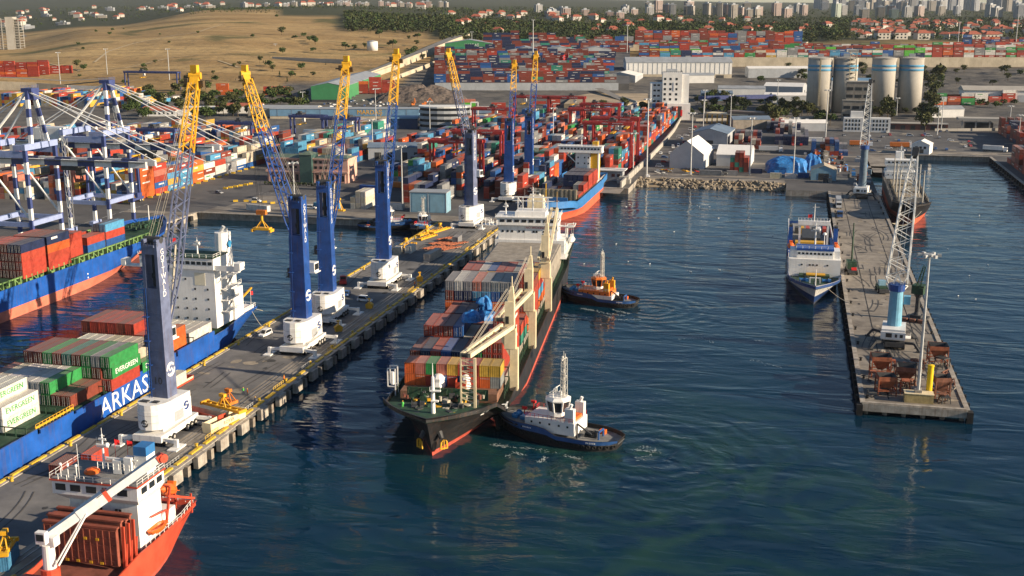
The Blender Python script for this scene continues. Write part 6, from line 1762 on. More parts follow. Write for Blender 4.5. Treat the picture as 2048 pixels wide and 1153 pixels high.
def gable(label, cat, c, sx, sy, h, rise, rz, mw, mr, name='warehouse', door=True, ridge='y', over=.3, group=None, extra=None, z=None, mfront=None):
    """gabled shed: sx wide, sy long, ridge along local y (or x)"""
    T = thing(name, label, cat, (c[0],c[1],c[2] if z is None else z), rz, group)
    if ridge == 'x': sx, sy = sy, sx
    rot = R(90) if ridge == 'x' else 0
    cs, sn = math.cos(rot), math.sin(rot)
    def rb(m): m.v=[(x*cs-y*sn,x*sn+y*cs,zz) for x,y,zz in m.v]; return m
    b = MB(); b.xprism([(-sx/2,-.5),(sx/2,-.5),(sx/2,h),(0,h+rise),(-sx/2,h)],-sy/2,sy/2); rb(b).build('wall', mw, T)
    t=.25; ov=over
    for s_ in (-1,1):
        b=MB(); x1=s_*(sx/2+ov); zz=h-rise*ov/(sx/2)
        b.xprism([(0,h+rise+.04),(0,h+rise+t+.04),(x1,zz+t+.04),(x1,zz+.04)] if s_>0 else [(0,h+rise+.04),(x1,zz+.04),(x1,zz+t+.04),(0,h+rise+t+.04)],-sy/2-ov,sy/2+ov); rb(b).build('roof_slope', mr, T)
    if door:
        b=MB(); w_=min(5,sx*.35); b.box(-w_/2,-sy/2-.08,0,w_/2,-sy/2+.02,min(5,h*.75)); rb(b).build('door', M_dark, T)
    if extra: extra(T, rb)
    return T
def flat_block(T, x0,y0,z0,x1,y1,z1,m,name='wall'):
    return MB().box(x0,y0,z0,x1,y1,z1).build(name,m,T)
def wgrid(T, face, xs, zs, w_, h_, pos):
    if face in ('y-','y+'): windows(T,[(x,pos,z) for x in xs for z in zs],w_,h_,'y-')
    else: windows(T,[(pos,y,z) for y in xs for z in zs],w_,h_,'x+')

# ---- silos
for i,(x,l) in enumerate(((1635,'concrete silo with blue stripes standing apart at the office side'),(1686,'concrete silo with blue stripes behind the lattice stair tower'),(1762,'blue striped concrete silo, between the stair tower and the sunlit end silo'),(1816,'blue striped concrete silo at the sunlit end beside the trees'))):
    g = ground(x, 224, 5.0); T = thing('silo', l, 'silo', (g.x,g.y,4.6), 0, 'grain silos'); r=10.4
    MB().lathe([(r,0),(r,47)],40).build('shaft', M_concw, T, smooth=True)
    for z in (39.6,36.2): MB().lathe([(r+.05,z),(r+.05,z+2.0)],40).build('painted_band', M_silob, T, smooth=True)
    b=MB(); b.lathe([(r+.3,46.6),(r+.3,47.4),(r-.6,47.4),(r*.3,48.4),(0.01,48.5)],40); b.build('cap', M_concw, T)
    b=MB(); b.cbox((0,0,49.6),(5,4,2.6)); b.rail([(-8,-5,47.4),(8,-5,47.4)],1.1,.08,2); b.build('head_house', galv, T)
    if i==0:
        b=MB(); b.box(-.6,-r-.8,6,.6,-r,47); 
        for k in range(20): b.box(-.9,-r-.9,6.5+k*2,.9,-r-.1,6.7+k*2)
        b.build('ladder', mat('ladder_tan',(0.5,0.42,0.28),var=.1), T)
a=ground(1635,224,5); c=ground(1816,224,5)
T=thing('conveyor_bridge','thin steel conveyor gallery running across the silo tops','conveyor',(0,0,0)); b=MB(); b.beam((a.x,a.y,52.6),(c.x,c.y,52.6),1.6,1.2); b.rail([(a.x,a.y-1,53.2),(c.x,c.y-1,53.2)],1.1,.08,3); b.build('gallery',M_dark,T)
for k in range(5): p=Vector(a).lerp(Vector(c),.06+k*.22); MB().beam((p.x,p.y,50.8),(p.x,p.y,52.4),.4).build('post',M_dark,T)
g=ground(1700,226,5); T=thing('stair_tower','pale lattice stair tower between the middle silos','tower',(g.x,g.y,4.6)); b=MB(); b.lattice((0,0,0),(0,0,52),5.5,5.5,14,.3,.18,(0,1,0)); 
b.build('frame',M_cream,T); 
for k in range(12): MB().cbox((0,0,3+k*4),(4.6,4.6,.25)).build('landing',M_concw,T)
# ---- grey mill building and white office before the silos
g=ground(1716,240,4.5); T=thing('mill_building','tall grey concrete mill building below the silo stair tower','building',(g.x,g.y,3),R(0))
flat_block(T,-13,0,0,11,14,17,M_brown); flat_block(T,-10.5,3,17,11,14,32,M_brown); flat_block(T,-13.4,-.4,17,11.4,3,17.5,M_concw,'parapet'); flat_block(T,-11,2.6,32,11.4,14.4,32.6,M_concw,'parapet')
wgrid(T,'y-',[-8,-1,6],[20.5,26.5],5.4,2.6,2.98); wgrid(T,'y-',[-9.5,-2.5,5],[5,11.5],5.4,2.4,-.02)
g=ground(1733,262,4); T=thing('office_building','white two storey office with narrow windows before the mill','building',(g.x,g.y,3),R(0))
flat_block(T,-17,0,0,-3,9,10.5,M_bwhite); flat_block(T,3,0,0,17,9,10.5,M_bwhite); flat_block(T,-3,1.5,0,3,9,9.0,M_bgrey); flat_block(T,-12,4,10.5,-3,9,15,M_bwhite,'roof_house')
wgrid(T,'y-',[-15.2,-12.8,-10.4,-8,-5.6,4.8,7.2,9.6,12,14.6],[2.4,5.4,8.4],1.2,1.9,-.02)
g=ground(1835,258,4); T=thing('low_shed','long low shed with pale roof and dark red front','building',(g.x,g.y,3)); flat_block(T,-22,0,0,22,10,4.6,mat('wall_dark_red',(0.16,0.06,0.05),var=.2)); flat_block(T,-22.5,-1,4.6,22.5,10.5,5.1,M_concw,'roof')
for k in range(6): MB().box(-20+k*7.4,-.06,0,-16.5+k*7.4,0,3.4).build('door',M_dark,T)
# ---- white office tower
g=ground(1340,236,4.5); T=thing('office_tower','white seven storey office tower with dark window columns','building',(g.x,g.y,3),R(8))
flat_block(T,-17,0,0,0,18,30,M_bwhite); flat_block(T,-7,-2,0,9,14,39,M_bwhite); flat_block(T,9,0,0,15,16,37,M_bwhite); flat_block(T,-3,-11,0,16,-2,14,M_bwhite); flat_block(T,1,-11.15,0,9,-11,12,M_dark,'glass_front')
wgrid(T,'y-',[-13.5,-10.2],[6.5+4.4*k for k in range(6)],2.2,1.5,-.02); wgrid(T,'y-',[-5,-.5,4.5],[17+4.2*k for k in range(5)],1.8,1.9,-2.02); wgrid(T,'x+',[3,7,11],[18+4.2*k for k in range(5)],1.4,1.6,15.02)
flat_block(T,-4,3,39,5,10,41.5,M_bgrey,'plant_room'); b=MB(); b.rail([(-7,-2,39),(9,-2,39),(9,14,39)],1.2,.1,1.5); b.build('roof_rail',M_dark,T)
MB().box(2,-2.3,24,3.6,-2.05,31).build('sign_panel',M_gwhite,T); MB().box(8.2,-11.3,4,9.6,-11.18,9).build('sign_panel',M_flagr,T)
# ---- grey warehouse below the terrace and its neighbour
def ribs(n,w_,h,m):
    def f(T,rb):
        for k in range(n):
            x=-w_/2+(k+.5)*w_/n; b=MB(); b.box(-.0,x-.35,2.5,.0+.12,x+.35,h-1); 
    return f
a=ground(1252,160,14); c=ground(1463,160,14); mid=(a+c)/2; L_=(c-a).length; ang_=math.atan2(c.y-a.y,c.x-a.x)
T=thing('warehouse','long pale warehouse with grey roof and ribbed front below the terrace','building',(mid.x,mid.y,13.2),ang_)
flat_block(T,-L_/2,0,-3,L_/2,34,7,M_beige,'base_wall'); flat_block(T,-L_/2,-.1,7,L_/2,34,20,M_bwhite,'wall')
b=MB(); b.yprism([(-.6,20),(-.6,20.6),(17,26),(34.6,20.6),(34.6,20)],-L_/2-.5,L_/2+.5); b.build('roof',M_rgrey,T)
for k in range(22): MB().box(-L_/2+3+k*(L_-6)/21-.35,-.3,7.2,-L_/2+3+k*(L_-6)/21+.35,-.11,19.5).build('rib',M_bgrey,T)
for k in range(3): MB().box(L_/2-40+k*11,-.15,-2,L_/2-31+k*11,-.02,6).build('door',M_dark,T)
gable('pale blue grey gabled shed with sunlit white roof beside the long warehouse','building',ground(1232,172,10)+Vector((6,22,0)),34,44,12,3.6,R(-4),M_bgrey,M_bwhite,name='shed',z=9.2)
# ---- green sheds
a=ground(606,206,6); c=ground(672,208,6); T_=gable('large green shed with grey roof above the scrap yard','building',(a+c)/2+Vector((-10,104,0)),33,210,17,3.2,R(10.5),M_green,M_rgrey,name='shed',z=5.0,door=False)
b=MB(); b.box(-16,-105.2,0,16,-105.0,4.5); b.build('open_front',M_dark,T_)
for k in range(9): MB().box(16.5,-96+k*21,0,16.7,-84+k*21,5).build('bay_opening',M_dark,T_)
T_=gable('green gabled shed with company lettering on the upper yard','building',(at_col(938,1580)[0],at_col(938,1580)[1],30),62,40,16,5.0,R(YAW),M_green,M_rgrey,name='shed',door=False,z=33)
text('lettering','MARDAŞ',4.6,(4,-20.2,14.2),FACE_FRONT,LOGO_W,T_,.05)
MB().box(20,-20.3,0,34,-20.02,9).build('door',M_bwhite,T_)
for i,(x,w_,l) in enumerate(((1050,46,'grey gabled shed beside the green lettered shed'),(1120,44,'grey barrel shed in the middle of the upper yard'),(1190,40,'grey gabled shed at the far end of the upper yard'))):
    X,Y=at_col(x,1560+i*12); gable(l,'building',(X,Y,30),w_,60,10,4,R(YAW)+(0 if i!=1 else 0),M_bgrey,M_rgrey,name='shed',z=31.5)
# ---- long blue cladding front with yellow lettering
a=ground(540,236,5); c=ground(838,236,5); mid=(a+c)/2; L_=(c-a).length; an=math.atan2(c.y-a.y,c.x-a.x)
T=thing('warehouse','long low blue clad warehouse with yellow lettering along its front','building',(mid.x,mid.y,3.2),an)
flat_block(T,-L_/2,0,3.2,L_/2,16,9.0,M_steelb); flat_block(T,-L_/2,.3,-1,L_/2,16,3.2,M_beige,'base_wall'); flat_block(T,-L_/2-.3,-.4,9.0,L_/2+.3,16.4,9.4,M_rgrey,'roof')
text('lettering','MARDAŞ',5.2,(L_*.17,-.1,6.2),FACE_FRONT,M_gyel,T,.06)
for k in range(11): MB().box(-L_/2+6+k*12,-.12,3.3,-L_/2+6.5+k*12,0,8.9).build('cladding_joint',M_rdark,T)
# ---- curved glass office
g=ground(878,262,3.2); T=thing('office_building','curved pale office with dark window bands beside the blue warehouse','building',(g.x,g.y+16,3),R(YAW))
def curved(z0,z1,r,m,name):
    pts=[(r*math.cos(R(t)),r*.62*math.sin(R(t))) for t in range(180,361,15)]+[(r,8),(-r,8)]
    MB().prism(pts,z0,z1).build(name,m,T)
for k in range(4): curved(k*4.2,k*4.2+2.1,20,M_bgrey,'storey_band'); curved(k*4.2+2.1,k*4.2+4.2,19.4,M_glass,'window_band')
curved(16.8,18.0,20.2,M_bwhite,'roof_edge'); b=MB()
for x in (20.5,26): b.beam((x,-6,0),(x,-6,21),.9)
b.beam((20.5,-6,21),(26,-6,21),.9); b.beam((20.5,-6,11),(26,-6,11),.7); b.build('stair_frame',M_bwhite,T)
flat_block(T,-42,-2,0,-21,14,8,mat('glass_blue',(0.02,0.05,0.12),rough=.2,var=.1),'annex'); flat_block(T,-42.5,-2.5,8,-20.6,14.5,9.2,M_steelb,'annex_roof')
# ---- pink port authority building
T=thing('office_building','pink three storey port office with green roof and glazed centre','building',(-254.0,589,3),R(2))
flat_block(T,-23,0,0,23,15,5.2,M_pink); flat_block(T,-23,.0,5.2,23,15,12.4,M_pink,'upper_wall')
for k in range(16):
    x=-21.5+k*2.87
    if abs(x)>3.4: MB().box(x-.35,-1.3,0,x+.35,-.6,5.4).build('column',M_pink,T)
flat_block(T,-23.4,-1.6,5.3,23.4,0,6.2,M_pink,'balcony'); flat_block(T,-23.4,-.8,12.4,23.4,15.4,13.0,M_pink,'cornice')
for s_ in (-1,1):
    b=MB(); b.add([(s_*4,-.5,13),(s_*23.2,-.5,13),(s_*23.2,15,13),(s_*4,15,13),(s_*6,7,14.2),(s_*20,7,14.2)],[(0,1,5,4),(1,2,5),(2,3,4,5),(3,0,4)] if s_>0 else [(4,5,1,0),(5,2,1),(5,4,3,2),(4,0,3)]); b.build('hip_roof',mat('roof_green_grey',(0.11,0.15,0.11),var=.15,scale=.5),T)
flat_block(T,-3.4,-2.4,0,3.4,8,15.0,mat('glass_green',(0.06,0.11,0.10),rough=.2,var=.1),'glazed_hall'); b=MB(); b.add([(-3.8,-2.8,15),(3.8,-2.8,15),(3.8,8,15),(-3.8,8,15),(0,2.5,16.6)],[(0,1,4),(1,2,4),(2,3,4),(3,0,4)]); b.build('hall_roof',MATS['roof_green_grey'],T)
wgrid(T,'y-',[x for x in np.arange(-21,22,2.87) if abs(x)>4],[8.0,10.9],1.5,1.4,-.04); wgrid(T,'y-',[x for x in np.arange(-20,21,2.87) if abs(x)>4],[2.4],1.6,3.2,-.04)
# ---- pale blue warehouse at the basin head, white hut by the wall, tents, stores
T=thing('warehouse','pale blue two bay steel shed at the quay edge by the moored tugs','building',(-161.5,511,3),R(3)); flat_block(T,-8.6,0,0,8.6,9,9.2,M_pale); flat_block(T,-8.9,-.3,9.2,8.9,9.3,9.6,M_rgrey,'roof')
for x in (-8.5,0,8.5): MB().box(x-.15,-.12,0,x+.15,-.02,9.1).build('post',M_bgrey,T)
for x in (-4.3,4.3): MB().box(x-3.4,-.08,.3,x+3.4,0,8.4).build('sliding_door',M_pale,T)
T=thing('gate_house','small grey roofed customs hut by the yard wall','building',(-96,632,3)); flat_block(T,-7,0,0,7,8,5.5,M_bgrey); flat_block(T,-8.5,-2,5.5,8.5,9,6.0,M_bwhite,'roof'); wgrid(T,'y-',[-3,2,5],[3],1.8,1.6,-.02)
T=thing('gate_house','stepped concrete block beside the customs hut','building',(-87.5,622,3)); flat_block(T,-3,0,0,4,6,2.2,M_concw); flat_block(T,-2,1,2.2,3.2,5,3.6,M_concw,'upper_block')
M_tent=mat('tent_fabric',(0.74,0.73,0.70),rough=.7,var=.04,scale=.3)
gable('large white fabric tent with steep gable before the grey shed','tent',(-58,708,3),20,34,8.5,7.5,R(-6),mat('tent_wall',(0.50,0.51,0.52),rough=.7,var=.06,scale=.3),M_tent,name='tent',door=False)
gable('white fabric tent with panelled roof behind the rusty containers','tent',(-33,722,3),20,30,6.8,4.2,R(-2),MATS['tent_wall'],M_tent,name='tent',door=False,ridge='x')
gable('slate grey metal shed behind the white tents','building',(-53,820,3),24,40,9.5,3.2,R(-4),M_bgrey,M_rdark,name='shed')
tarp_mound((-2.5,690,3),11,8,8,0,'large stockpile covered with bright blue tarpaulin behind the rock bank',seed=21)
tarp_mound((12,706,3),5,6,8.5,0.2,'tall narrow blue tarpaulin heap behind the sky blue hut',seed=23)
T_=gable('sky blue hut with beige roof by the pier root','building',(17.5,667,3),13.5,14,5.4,2.6,0,M_pale,mat('roof_beige',(0.42,0.36,0.27),var=.12,scale=.5),name='hut',door=False)
MB().box(-2.8,-7.1,0,2.8,-7.02,3.8).build('door',M_dark,T_)
T_=gable('small white gabled house at the basin end','building',(82,803,3),11,14,6,2.4,R(-14),M_bwhite,M_bwhite,name='hut',door=False); wgrid(T_,'y-',[-2.6,0,2.6],[4.2],1.6,1.5,-7.02)
g=ground(1965,262,3); T=thing('canopy_office','flat roofed gate canopy on pillars by the silo road','building',(g.x,g.y,3)); flat_block(T,-18,0,7.5,14,14,9.3,M_concw,'roof')
for x in (-15,-5,5,12): MB().box(x-.5,1,0,x+.5,2,7.5).build('pillar',M_concw,T)
flat_block(T,-12,4,0,8,12,5.6,M_dark,'kiosk')
g=ground(2000,206,5); T=thing('warehouse','low white warehouse with grey roof beside the silo side container stacks','building',(g.x,g.y,4.5),R(4)); flat_block(T,-34,0,0,50,24,12,M_bwhite); b=MB(); b.yprism([(-.8,12),(-.8,12.5),(12,16),(24.8,12.5),(24.8,12)],-35,51); b.build('roof',M_concw,T)
for k in range(3): MB().box(-20+k*18,-.1,0,-10+k*18,0,8).build('door',M_bgrey,T)
T_=gable('blue gabled workshop beside the silos','building',ground(1570,190,6)+Vector((0,6,0)),40,30,9,3,R(-8),M_bgrey,M_bwhite,name='shed',ridge='x'); 
T_=gable('low pale workshop with skylight roof beside the silos','building',ground(1575,206,5)+Vector((0,4,0)),44,14,7,2.2,R(-6),M_steelb,M_bwhite,name='shed',ridge='x',door=False)
g=ground(1470,250,3.5); T=thing('canopy','brown loading canopy on yellow posts behind the tents','building',(g.x,g.y,3),R(-20)); flat_block(T,-26,0,8,10,14,8.8,M_cream,'roof'); flat_block(T,-8,2,0,26,16,11,mat('wall_brown',(0.18,0.14,0.11),var=.15),'wall')
for k in range(5): MB().box(-25+k*4.4,.3,0,-24.3+k*4.4,1,8).build('post',M_gyel,T)
for (x,D,w_,d_,h,mw,mr,l) in ((1490,1190,46,18,9,M_bwhite,M_rgrey,'white walled depot between the office tower and the silos'),(1440,1160,30,14,7,M_steelb,M_rdark,'steel blue depot behind the office tower'),(1590,1130,36,14,8,M_bgrey,M_bwhite,'pale roofed garage beside the first silo'),(1700,1290,60,20,10,M_bwhite,M_steelb,'blue and white hall glimpsed between the silos'),(1900,1010,34,14,7,M_bwhite,M_rgrey,'white customs hall beside the tree lined road'),(1510,925,30,12,7,M_brown,M_rdark,'brown store behind the loading canopy'),(1620,905,34,10,6,M_bgrey,M_bwhite,'long grey store before the truck park'),(1395,1330,40,16,8,M_bwhite,M_rgrey,'small white hall at the foot of the terrace wall'),(1560,1380,70,18,10,M_bgrey,M_bwhite,'pale roofed hall at the foot of the terrace wall'),(560,1010,60,14,7,M_beige,M_rgrey,'beige walled depot beside the lettered warehouse'),(470,1040,40,14,6,M_bwhite,M_redroof,'white depot with red roof before the hill trees'),(1250,985,20,12,6,M_bwhite,M_rgrey,'white hut under the curved ramp')):
    X,Y=at_col(x,D); gable(l,'building',(X,Y,max(3,terr(X,Y))),w_,d_,h,2.2,R(YAW)+rnd.uniform(-.15,.15),mw,mr,name='shed',ridge='x',door=False)
# red roofed villa and sheds before the hill
g=ground(315,232,4.5); T=thing('house','low white house with red tiled roof before the dry hill','house',(g.x,g.y,4),R(12)); flat_block(T,-16,0,0,16,10,5,M_bwhite); b=MB(); b.add([(-17,-1,5),(17,-1,5),(17,11,5),(-17,11,5),(-12,5,8.4),(12,5,8.4)],[(0,1,5,4),(1,2,5),(2,3,4,5),(3,0,4)]); b.build('roof',M_redroof,T); wgrid(T,'y-',np.arange(-13,14,3.7),[2.6],1.6,2.0,-.02); flat_block(T,17,1,0,27,9,4.4,M_bwhite,'annex')
g=ground(400,225,4.5); T=thing('low_shed','long grey roofed truck shelter before the dry hill','building',(g.x,g.y,4),R(14)); flat_block(T,-26,0,0,26,12,4.6,M_bgrey); flat_block(T,-27,-1,4.6,27,13,5.2,M_bwhite,'roof')
# white tank, skeleton tower block
g=at_col(743,1640); T=thing('storage_tank','white cylindrical storage tank on the slope','tank',(g[0],g[1],terr(*g)-1)); MB().lathe([(7.2,0),(7.2,13)],24).build('shell',M_bwhite,T,smooth=True); MB().lathe([(7.4,12.8),(7.4,13.3),(0,14.6)],24).build('lid',M_bgrey,T)
g=at_col(16,1850); zz=terr(*g)-3
T=thing('unfinished_tower','bare concrete frame of an unfinished tower block','building',(g[0],g[1],zz),R(20))
for k in range(13): MB().box(-19,-12,k*4,17,12,k*4+.5).build('floor_slab',M_concw,T)
for x in (-18,-9,0,9,16):
    for y in (-11.5,11.5): MB().box(x-.5,y-.5,0,x+.5,y+.5,50).build('column',M_concw,T)
MB().box(-3,-12.6,0,8,11,52).build('core',M_concw,T)
g=at_col(-28,1900); T=thing('unfinished_tower','second bare concrete tower frame beside the unfinished tower','building',(g[0],g[1],terr(*g)-3),R(20))
for k in range(15): MB().box(-14,-12,k*4,16,12,k*4+.5).build('floor_slab',M_concw,T)
MB().box(-8,-12.6,0,2,11,62).build('core',M_concw,T)
# ================================================================ retaining walls and ramps
def wallrun(label, pts, t=1.2, m=None, name='retaining_wall'):
    T=thing(name,label,'wall',(0,0,0)); 
    for (x0,y0,a0,b0),(x1,y1,a1,b1) in zip(pts[:-1],pts[1:]):
        d=Vector((x1-x0,y1-y0)).normalized(); n_=Vector((-d.y,d.x))*t/2
        b=MB(); b.add([(x0-n_.x,y0-n_.y,a0),(x1-n_.x,y1-n_.y,a1),(x1+n_.x,y1+n_.y,a1),(x0+n_.x,y0+n_.y,a0),(x0-n_.x,y0-n_.y,b0),(x1-n_.x,y1-n_.y,b1),(x1+n_.x,y1+n_.y,b1),(x0+n_.x,y0+n_.y,b0)],[(3,2,1,0),(4,5,6,7),(0,1,5,4),(1,2,6,5),(2,3,7,6),(3,0,4,7)])
        b.build('wall_panel', m or M_beige, T)
    return T
wallrun('grey boundary wall between the container yard and the open stores',[(-86,606,1,6.4),(-86,660,1,6.4),(-85.5,720,1,6.2),(-86,800,1,6.0),(-88,900,1,6.0),(-92,1000,1,6.0)],.9,M_concw,'boundary_wall')
wallrun('low pale wall along the truck park road',[(*at_col(1400,975),3,5.6),(*at_col(1520,985),3,5.6),(*at_col(1650,1000),3,5.6)],.6,M_concw,'boundary_wall')
wallrun('low pale wall beside the silo road',[(*at_col(1890,900),3,5),(*at_col(2060,905),3,5)],.6,M_concw,'boundary_wall')
# terrace slab with beige wall
def colpts(cols, D): return [at_col(x, D) for x in cols]
f=colpts([1285,1480,1700,1900,2060,2200],1478); bk=colpts([2200,1700,1285],1740)
MB().prism([tuple(p) for p in f]+[tuple(p) for p in bk],10,TERR_Z-.05,0,1).build('terrace',[M_beige,asph],kind='structure')
MB().prism([tuple(at_col(x,D)) for x,D in ((1262,1685),(1610,1685),(1620,1830),(1262,1830))],20,43.95,0,1).build('terrace',[M_beige,asph],kind='structure')
MB().prism([tuple(at_col(x,D)) for x,D in ((1930,1682),(2200,1682),(2200,1780),(1930,1780))],20,41.95,0,1).build('terrace',[M_beige,asph],kind='structure')
pts=[(*at_col(x,1475),13,TERR_Z+1.0) for x in (1285,1380,1480,1580,1680,1780,1900,2060,2200)]
wallrun('long beige retaining wall below the bright container terrace',pts,1.6,M_beige)
f=colpts([876,1000,1130,1240],1250); bk=colpts([1270,1080,880],1740)
def upslab():
    b=MB(); cols=np.linspace(876,1262,8); Ds=[1249,1400,1560,1740]
    vs=[]; 
    for D in Ds:
        for x in cols:
            X,Y=at_col(x,D); vs.append((X,Y,17.0+max(0,D-1255)*.062-.06))
    n=len(cols); fs=[(j*n+i,j*n+i+1,(j+1)*n+i+1,(j+1)*n+i) for j in range(len(Ds)-1) for i in range(n-1)]; b.add(vs,fs)
    for i in range(n-1):
        a,c=vs[i],vs[i+1]; b.poly([(a[0],a[1],6),(c[0],c[1],6),c,a])
    for j in range(len(Ds)-1):
        a,c=vs[j*n+n-1],vs[(j+1)*n+n-1]; b.poly([(a[0],a[1],6),(c[0],c[1],6),c,a]); a,c=vs[j*n],vs[(j+1)*n]; b.poly([(c[0],c[1],6),(a[0],a[1],6),a,c])
    b.build('upper_yard',asph,kind='structure')
upslab()
wallrun('grey retaining wall below the dark container stacks of the upper yard',[(*at_col(x,1247),5,17.8) for x in (868,960,1050,1145,1240)],1.2,M_bgrey)
wallrun('pale diagonal parapet wall of the road climbing past the green shed',[(*at_col(690,1290),6,20),(*at_col(735,1340),10,24),(*at_col(790,1430),14,31),(*at_col(850,1560),22,40),(*at_col(905,1720),34,50),(*at_col(952,1900),40,58)],1.0,M_beige)
wallrun('pale lower parapet of the climbing road',[(*at_col(780,1330),8,19),(*at_col(850,1440),14,28),(*at_col(905,1540),20,37)],1.0,M_beige)
wallrun('beige retaining wall behind the coast road container stacks',[(*at_col(-60,1270),2,19),(*at_col(60,1265),2,17),(*at_col(122,1255),2,15)],1.4,M_beige)
wallrun('grey concrete cutting wall below the dry hill',[(*at_col(122,1256),2,15),(*at_col(200,1250),2,14),(*at_col(290,1245),2,12)],1.4,M_bgrey)
wallrun('long low grey wall across the dry slope',[(*at_col(540,1520),24,34),(*at_col(610,1500),22,33),(*at_col(690,1480),22,32)],1.2,M_concw)
# coast road and ramp
def strip_road(pts, w_, m, lift=.15, name='road'):
    b=MB(); P=[Vector((x,y)) for x,y,*_ in pts]
    Ls=[];Rs=[]
    for i,p in enumerate(P):
        d=(P[min(i+1,len(P)-1)]-P[max(i-1,0)]).normalized(); n_=Vector((-d.y,d.x))*w_/2
        z=pts[i][2] if len(pts[i])>2 else max(terr(p.x,p.y),terr(p.x+n_.x,p.y+n_.y),terr(p.x-n_.x,p.y-n_.y))+lift
        Ls.append((p.x+n_.x,p.y+n_.y,z)); Rs.append((p.x-n_.x,p.y-n_.y,z))
    for i in range(len(P)-1): b.poly([Rs[i],Rs[i+1],Ls[i+1],Ls[i]])
    return b.build(name,m,kind='structure')
M_road=mat('road_asphalt',(0.20,0.19,0.175),rough=.9,var=.15,scale=.1)
strip_road([(*at_col(x,D),z) for x,D,z in ((-200,1340,20),(0,1320,19.5),(120,1300,17),(220,1330,18.5))],12,M_road)
strip_road([(*at_col(x,D),z) for x,D,z in ((668,1275,17.5),(715,1325,21.5),(770,1410,27.5),(830,1540,37),(885,1700,47.5),(930,1880,56))],14,M_road)
strip_road([(*at_col(x,D),z) for x,D,z in ((1180,1010,3.5),(1225,1030,5),(1262,1060,7),(1268,1100,9),(1240,1150,10),(1200,1240,13)) ],9,M_road,name='ramp')
wallrun('curved pale parapet of the ramp behind the red gantries',[(*at_col(1188,1003),2,4.6),(*at_col(1233,1023),2,6.2),(*at_col(1272,1052),2,8.4),(*at_col(1278,1100),2,10.4),(*at_col(1248,1150),3,11.4)],.7,M_concw,'parapet')
strip_road([(*at_col(x,D),3.6) for x,D in ((1120,1005),(1000,985),(860,965))],10,M_road)
# sandy patch between the ramp and the office tower
b=MB(); b.prism([tuple(at_col(x,D)) for x,D in ((1130,1085),(1150,1180),(1200,1240),(1300,1230),(1300,1130),(1255,1075))],3,9.2); b.build('embankment',MATS['sandy_ground'],kind='structure')
# ================================================================ light masts
def lmast(label, x, yb, yt, e=3.0, head='ring', group='light masts across the port'):
    g=ground(x,yb,e); D,a=cam_polar(g.x,g.y)
    lo,hi=0,140
    for _ in range(40):
        m_=(lo+hi)/2; dz=m_-CAM_H; zc=D*_cp-dz*_sp; py=576.5+_F*(-(dz*_cp+D*_sp))/zc
        if py>yt: lo=m_
        else: hi=m_
    h=lo-e
    T=thing('light_mast',label,'lamp',(g.x,g.y,e),0,group); r=max(.28,h*.009)
    MB().tube((0,0,0),(0,0,h),r*1.4,r*.8,n=8).build('pole',galv,T)
    b=MB(); b.tube((0,0,h-.6),(0,0,h),1.0,n=10)
    for k in range(6):
        t=2*math.pi*k/6; b.beam((0,0,h-.3),(math.cos(t)*2.0,math.sin(t)*2.0,h-.3),.18); b.cbox((math.cos(t)*2.2,math.sin(t)*2.2,h-.3),(.9,.6,.7),t)
    b.build('lamp_head',galv,T); MB().box(-.8,-.8,0,.8,.8,.7).build('foot',conc2,T)
    return T
for l,x,yb,yt,e in (('tall light mast on the pier end beside the yellow bollard post',1836,785,508,5.3),('light mast at the basin edge before the pink office',590,425,325,3),('light mast on the basin quay behind the moored tug',805,412,292,3),
  ('light mast at the corner where the rock bank begins',1293,352,198,3),('light mast at the steep gabled tent by the rock bank',1381,352,226,3),('light mast beside the panelled tent and rusty boxes',1499,352,236,3),('light mast before the blue tarpaulin pile',1586,356,236,3),
  ('light mast standing inside the yard beside the feeder ship bridge',1266,348,266,3),('light mast beside the mill building',1650,290,180,4),('light mast before the sunlit silo',1793,232,196,5),('light mast by the canopy office road',1874,272,212,4),('light mast beyond the quay basin corner',1882,262,195,4),('light mast at the maroon quay stacks',2036,290,230,3),('light mast beside the maroon container rows',2018,262,212,4),
  ('light mast before the steel blue workshop',1554,216,160,5),('light mast in the yard by the round office',860,266,203,3.5),('light mast behind the white reefer stack',746,318,240,3),('light mast in the yard lane by the red truck',690,340,262,3),('light mast on the upper yard near the green shed',944,122,64,24),('light mast on the upper yard near the flag',1066,128,40,26),('light mast at the terrace corner above the warehouse',1254,112,50,33),('light mast on the terrace behind the silos',1914,110,44,34),('light mast on the terrace before the villas',2030,104,30,34),('light mast by the coast road wall',122,180,105,6),('light mast before the cutting wall',216,165,98,10),('light mast before the hill gantry',340,175,98,8),('light mast beside the scrap yard',752,246,178,5),('light mast at the green shed corner',606,208,184,6),('light mast by the climbing road',552,120,88,24),('light mast beside the white tower car park',1408,244,180,4),('light mast in the truck park',1460,262,190,4),('light mast near the brown canopy',1406,262,200,4),('light mast on the yard wall side',1106,300,216,3),('light mast among central stacks',1150,262,218,3)):
    lmast(l,x,yb,yt,e)
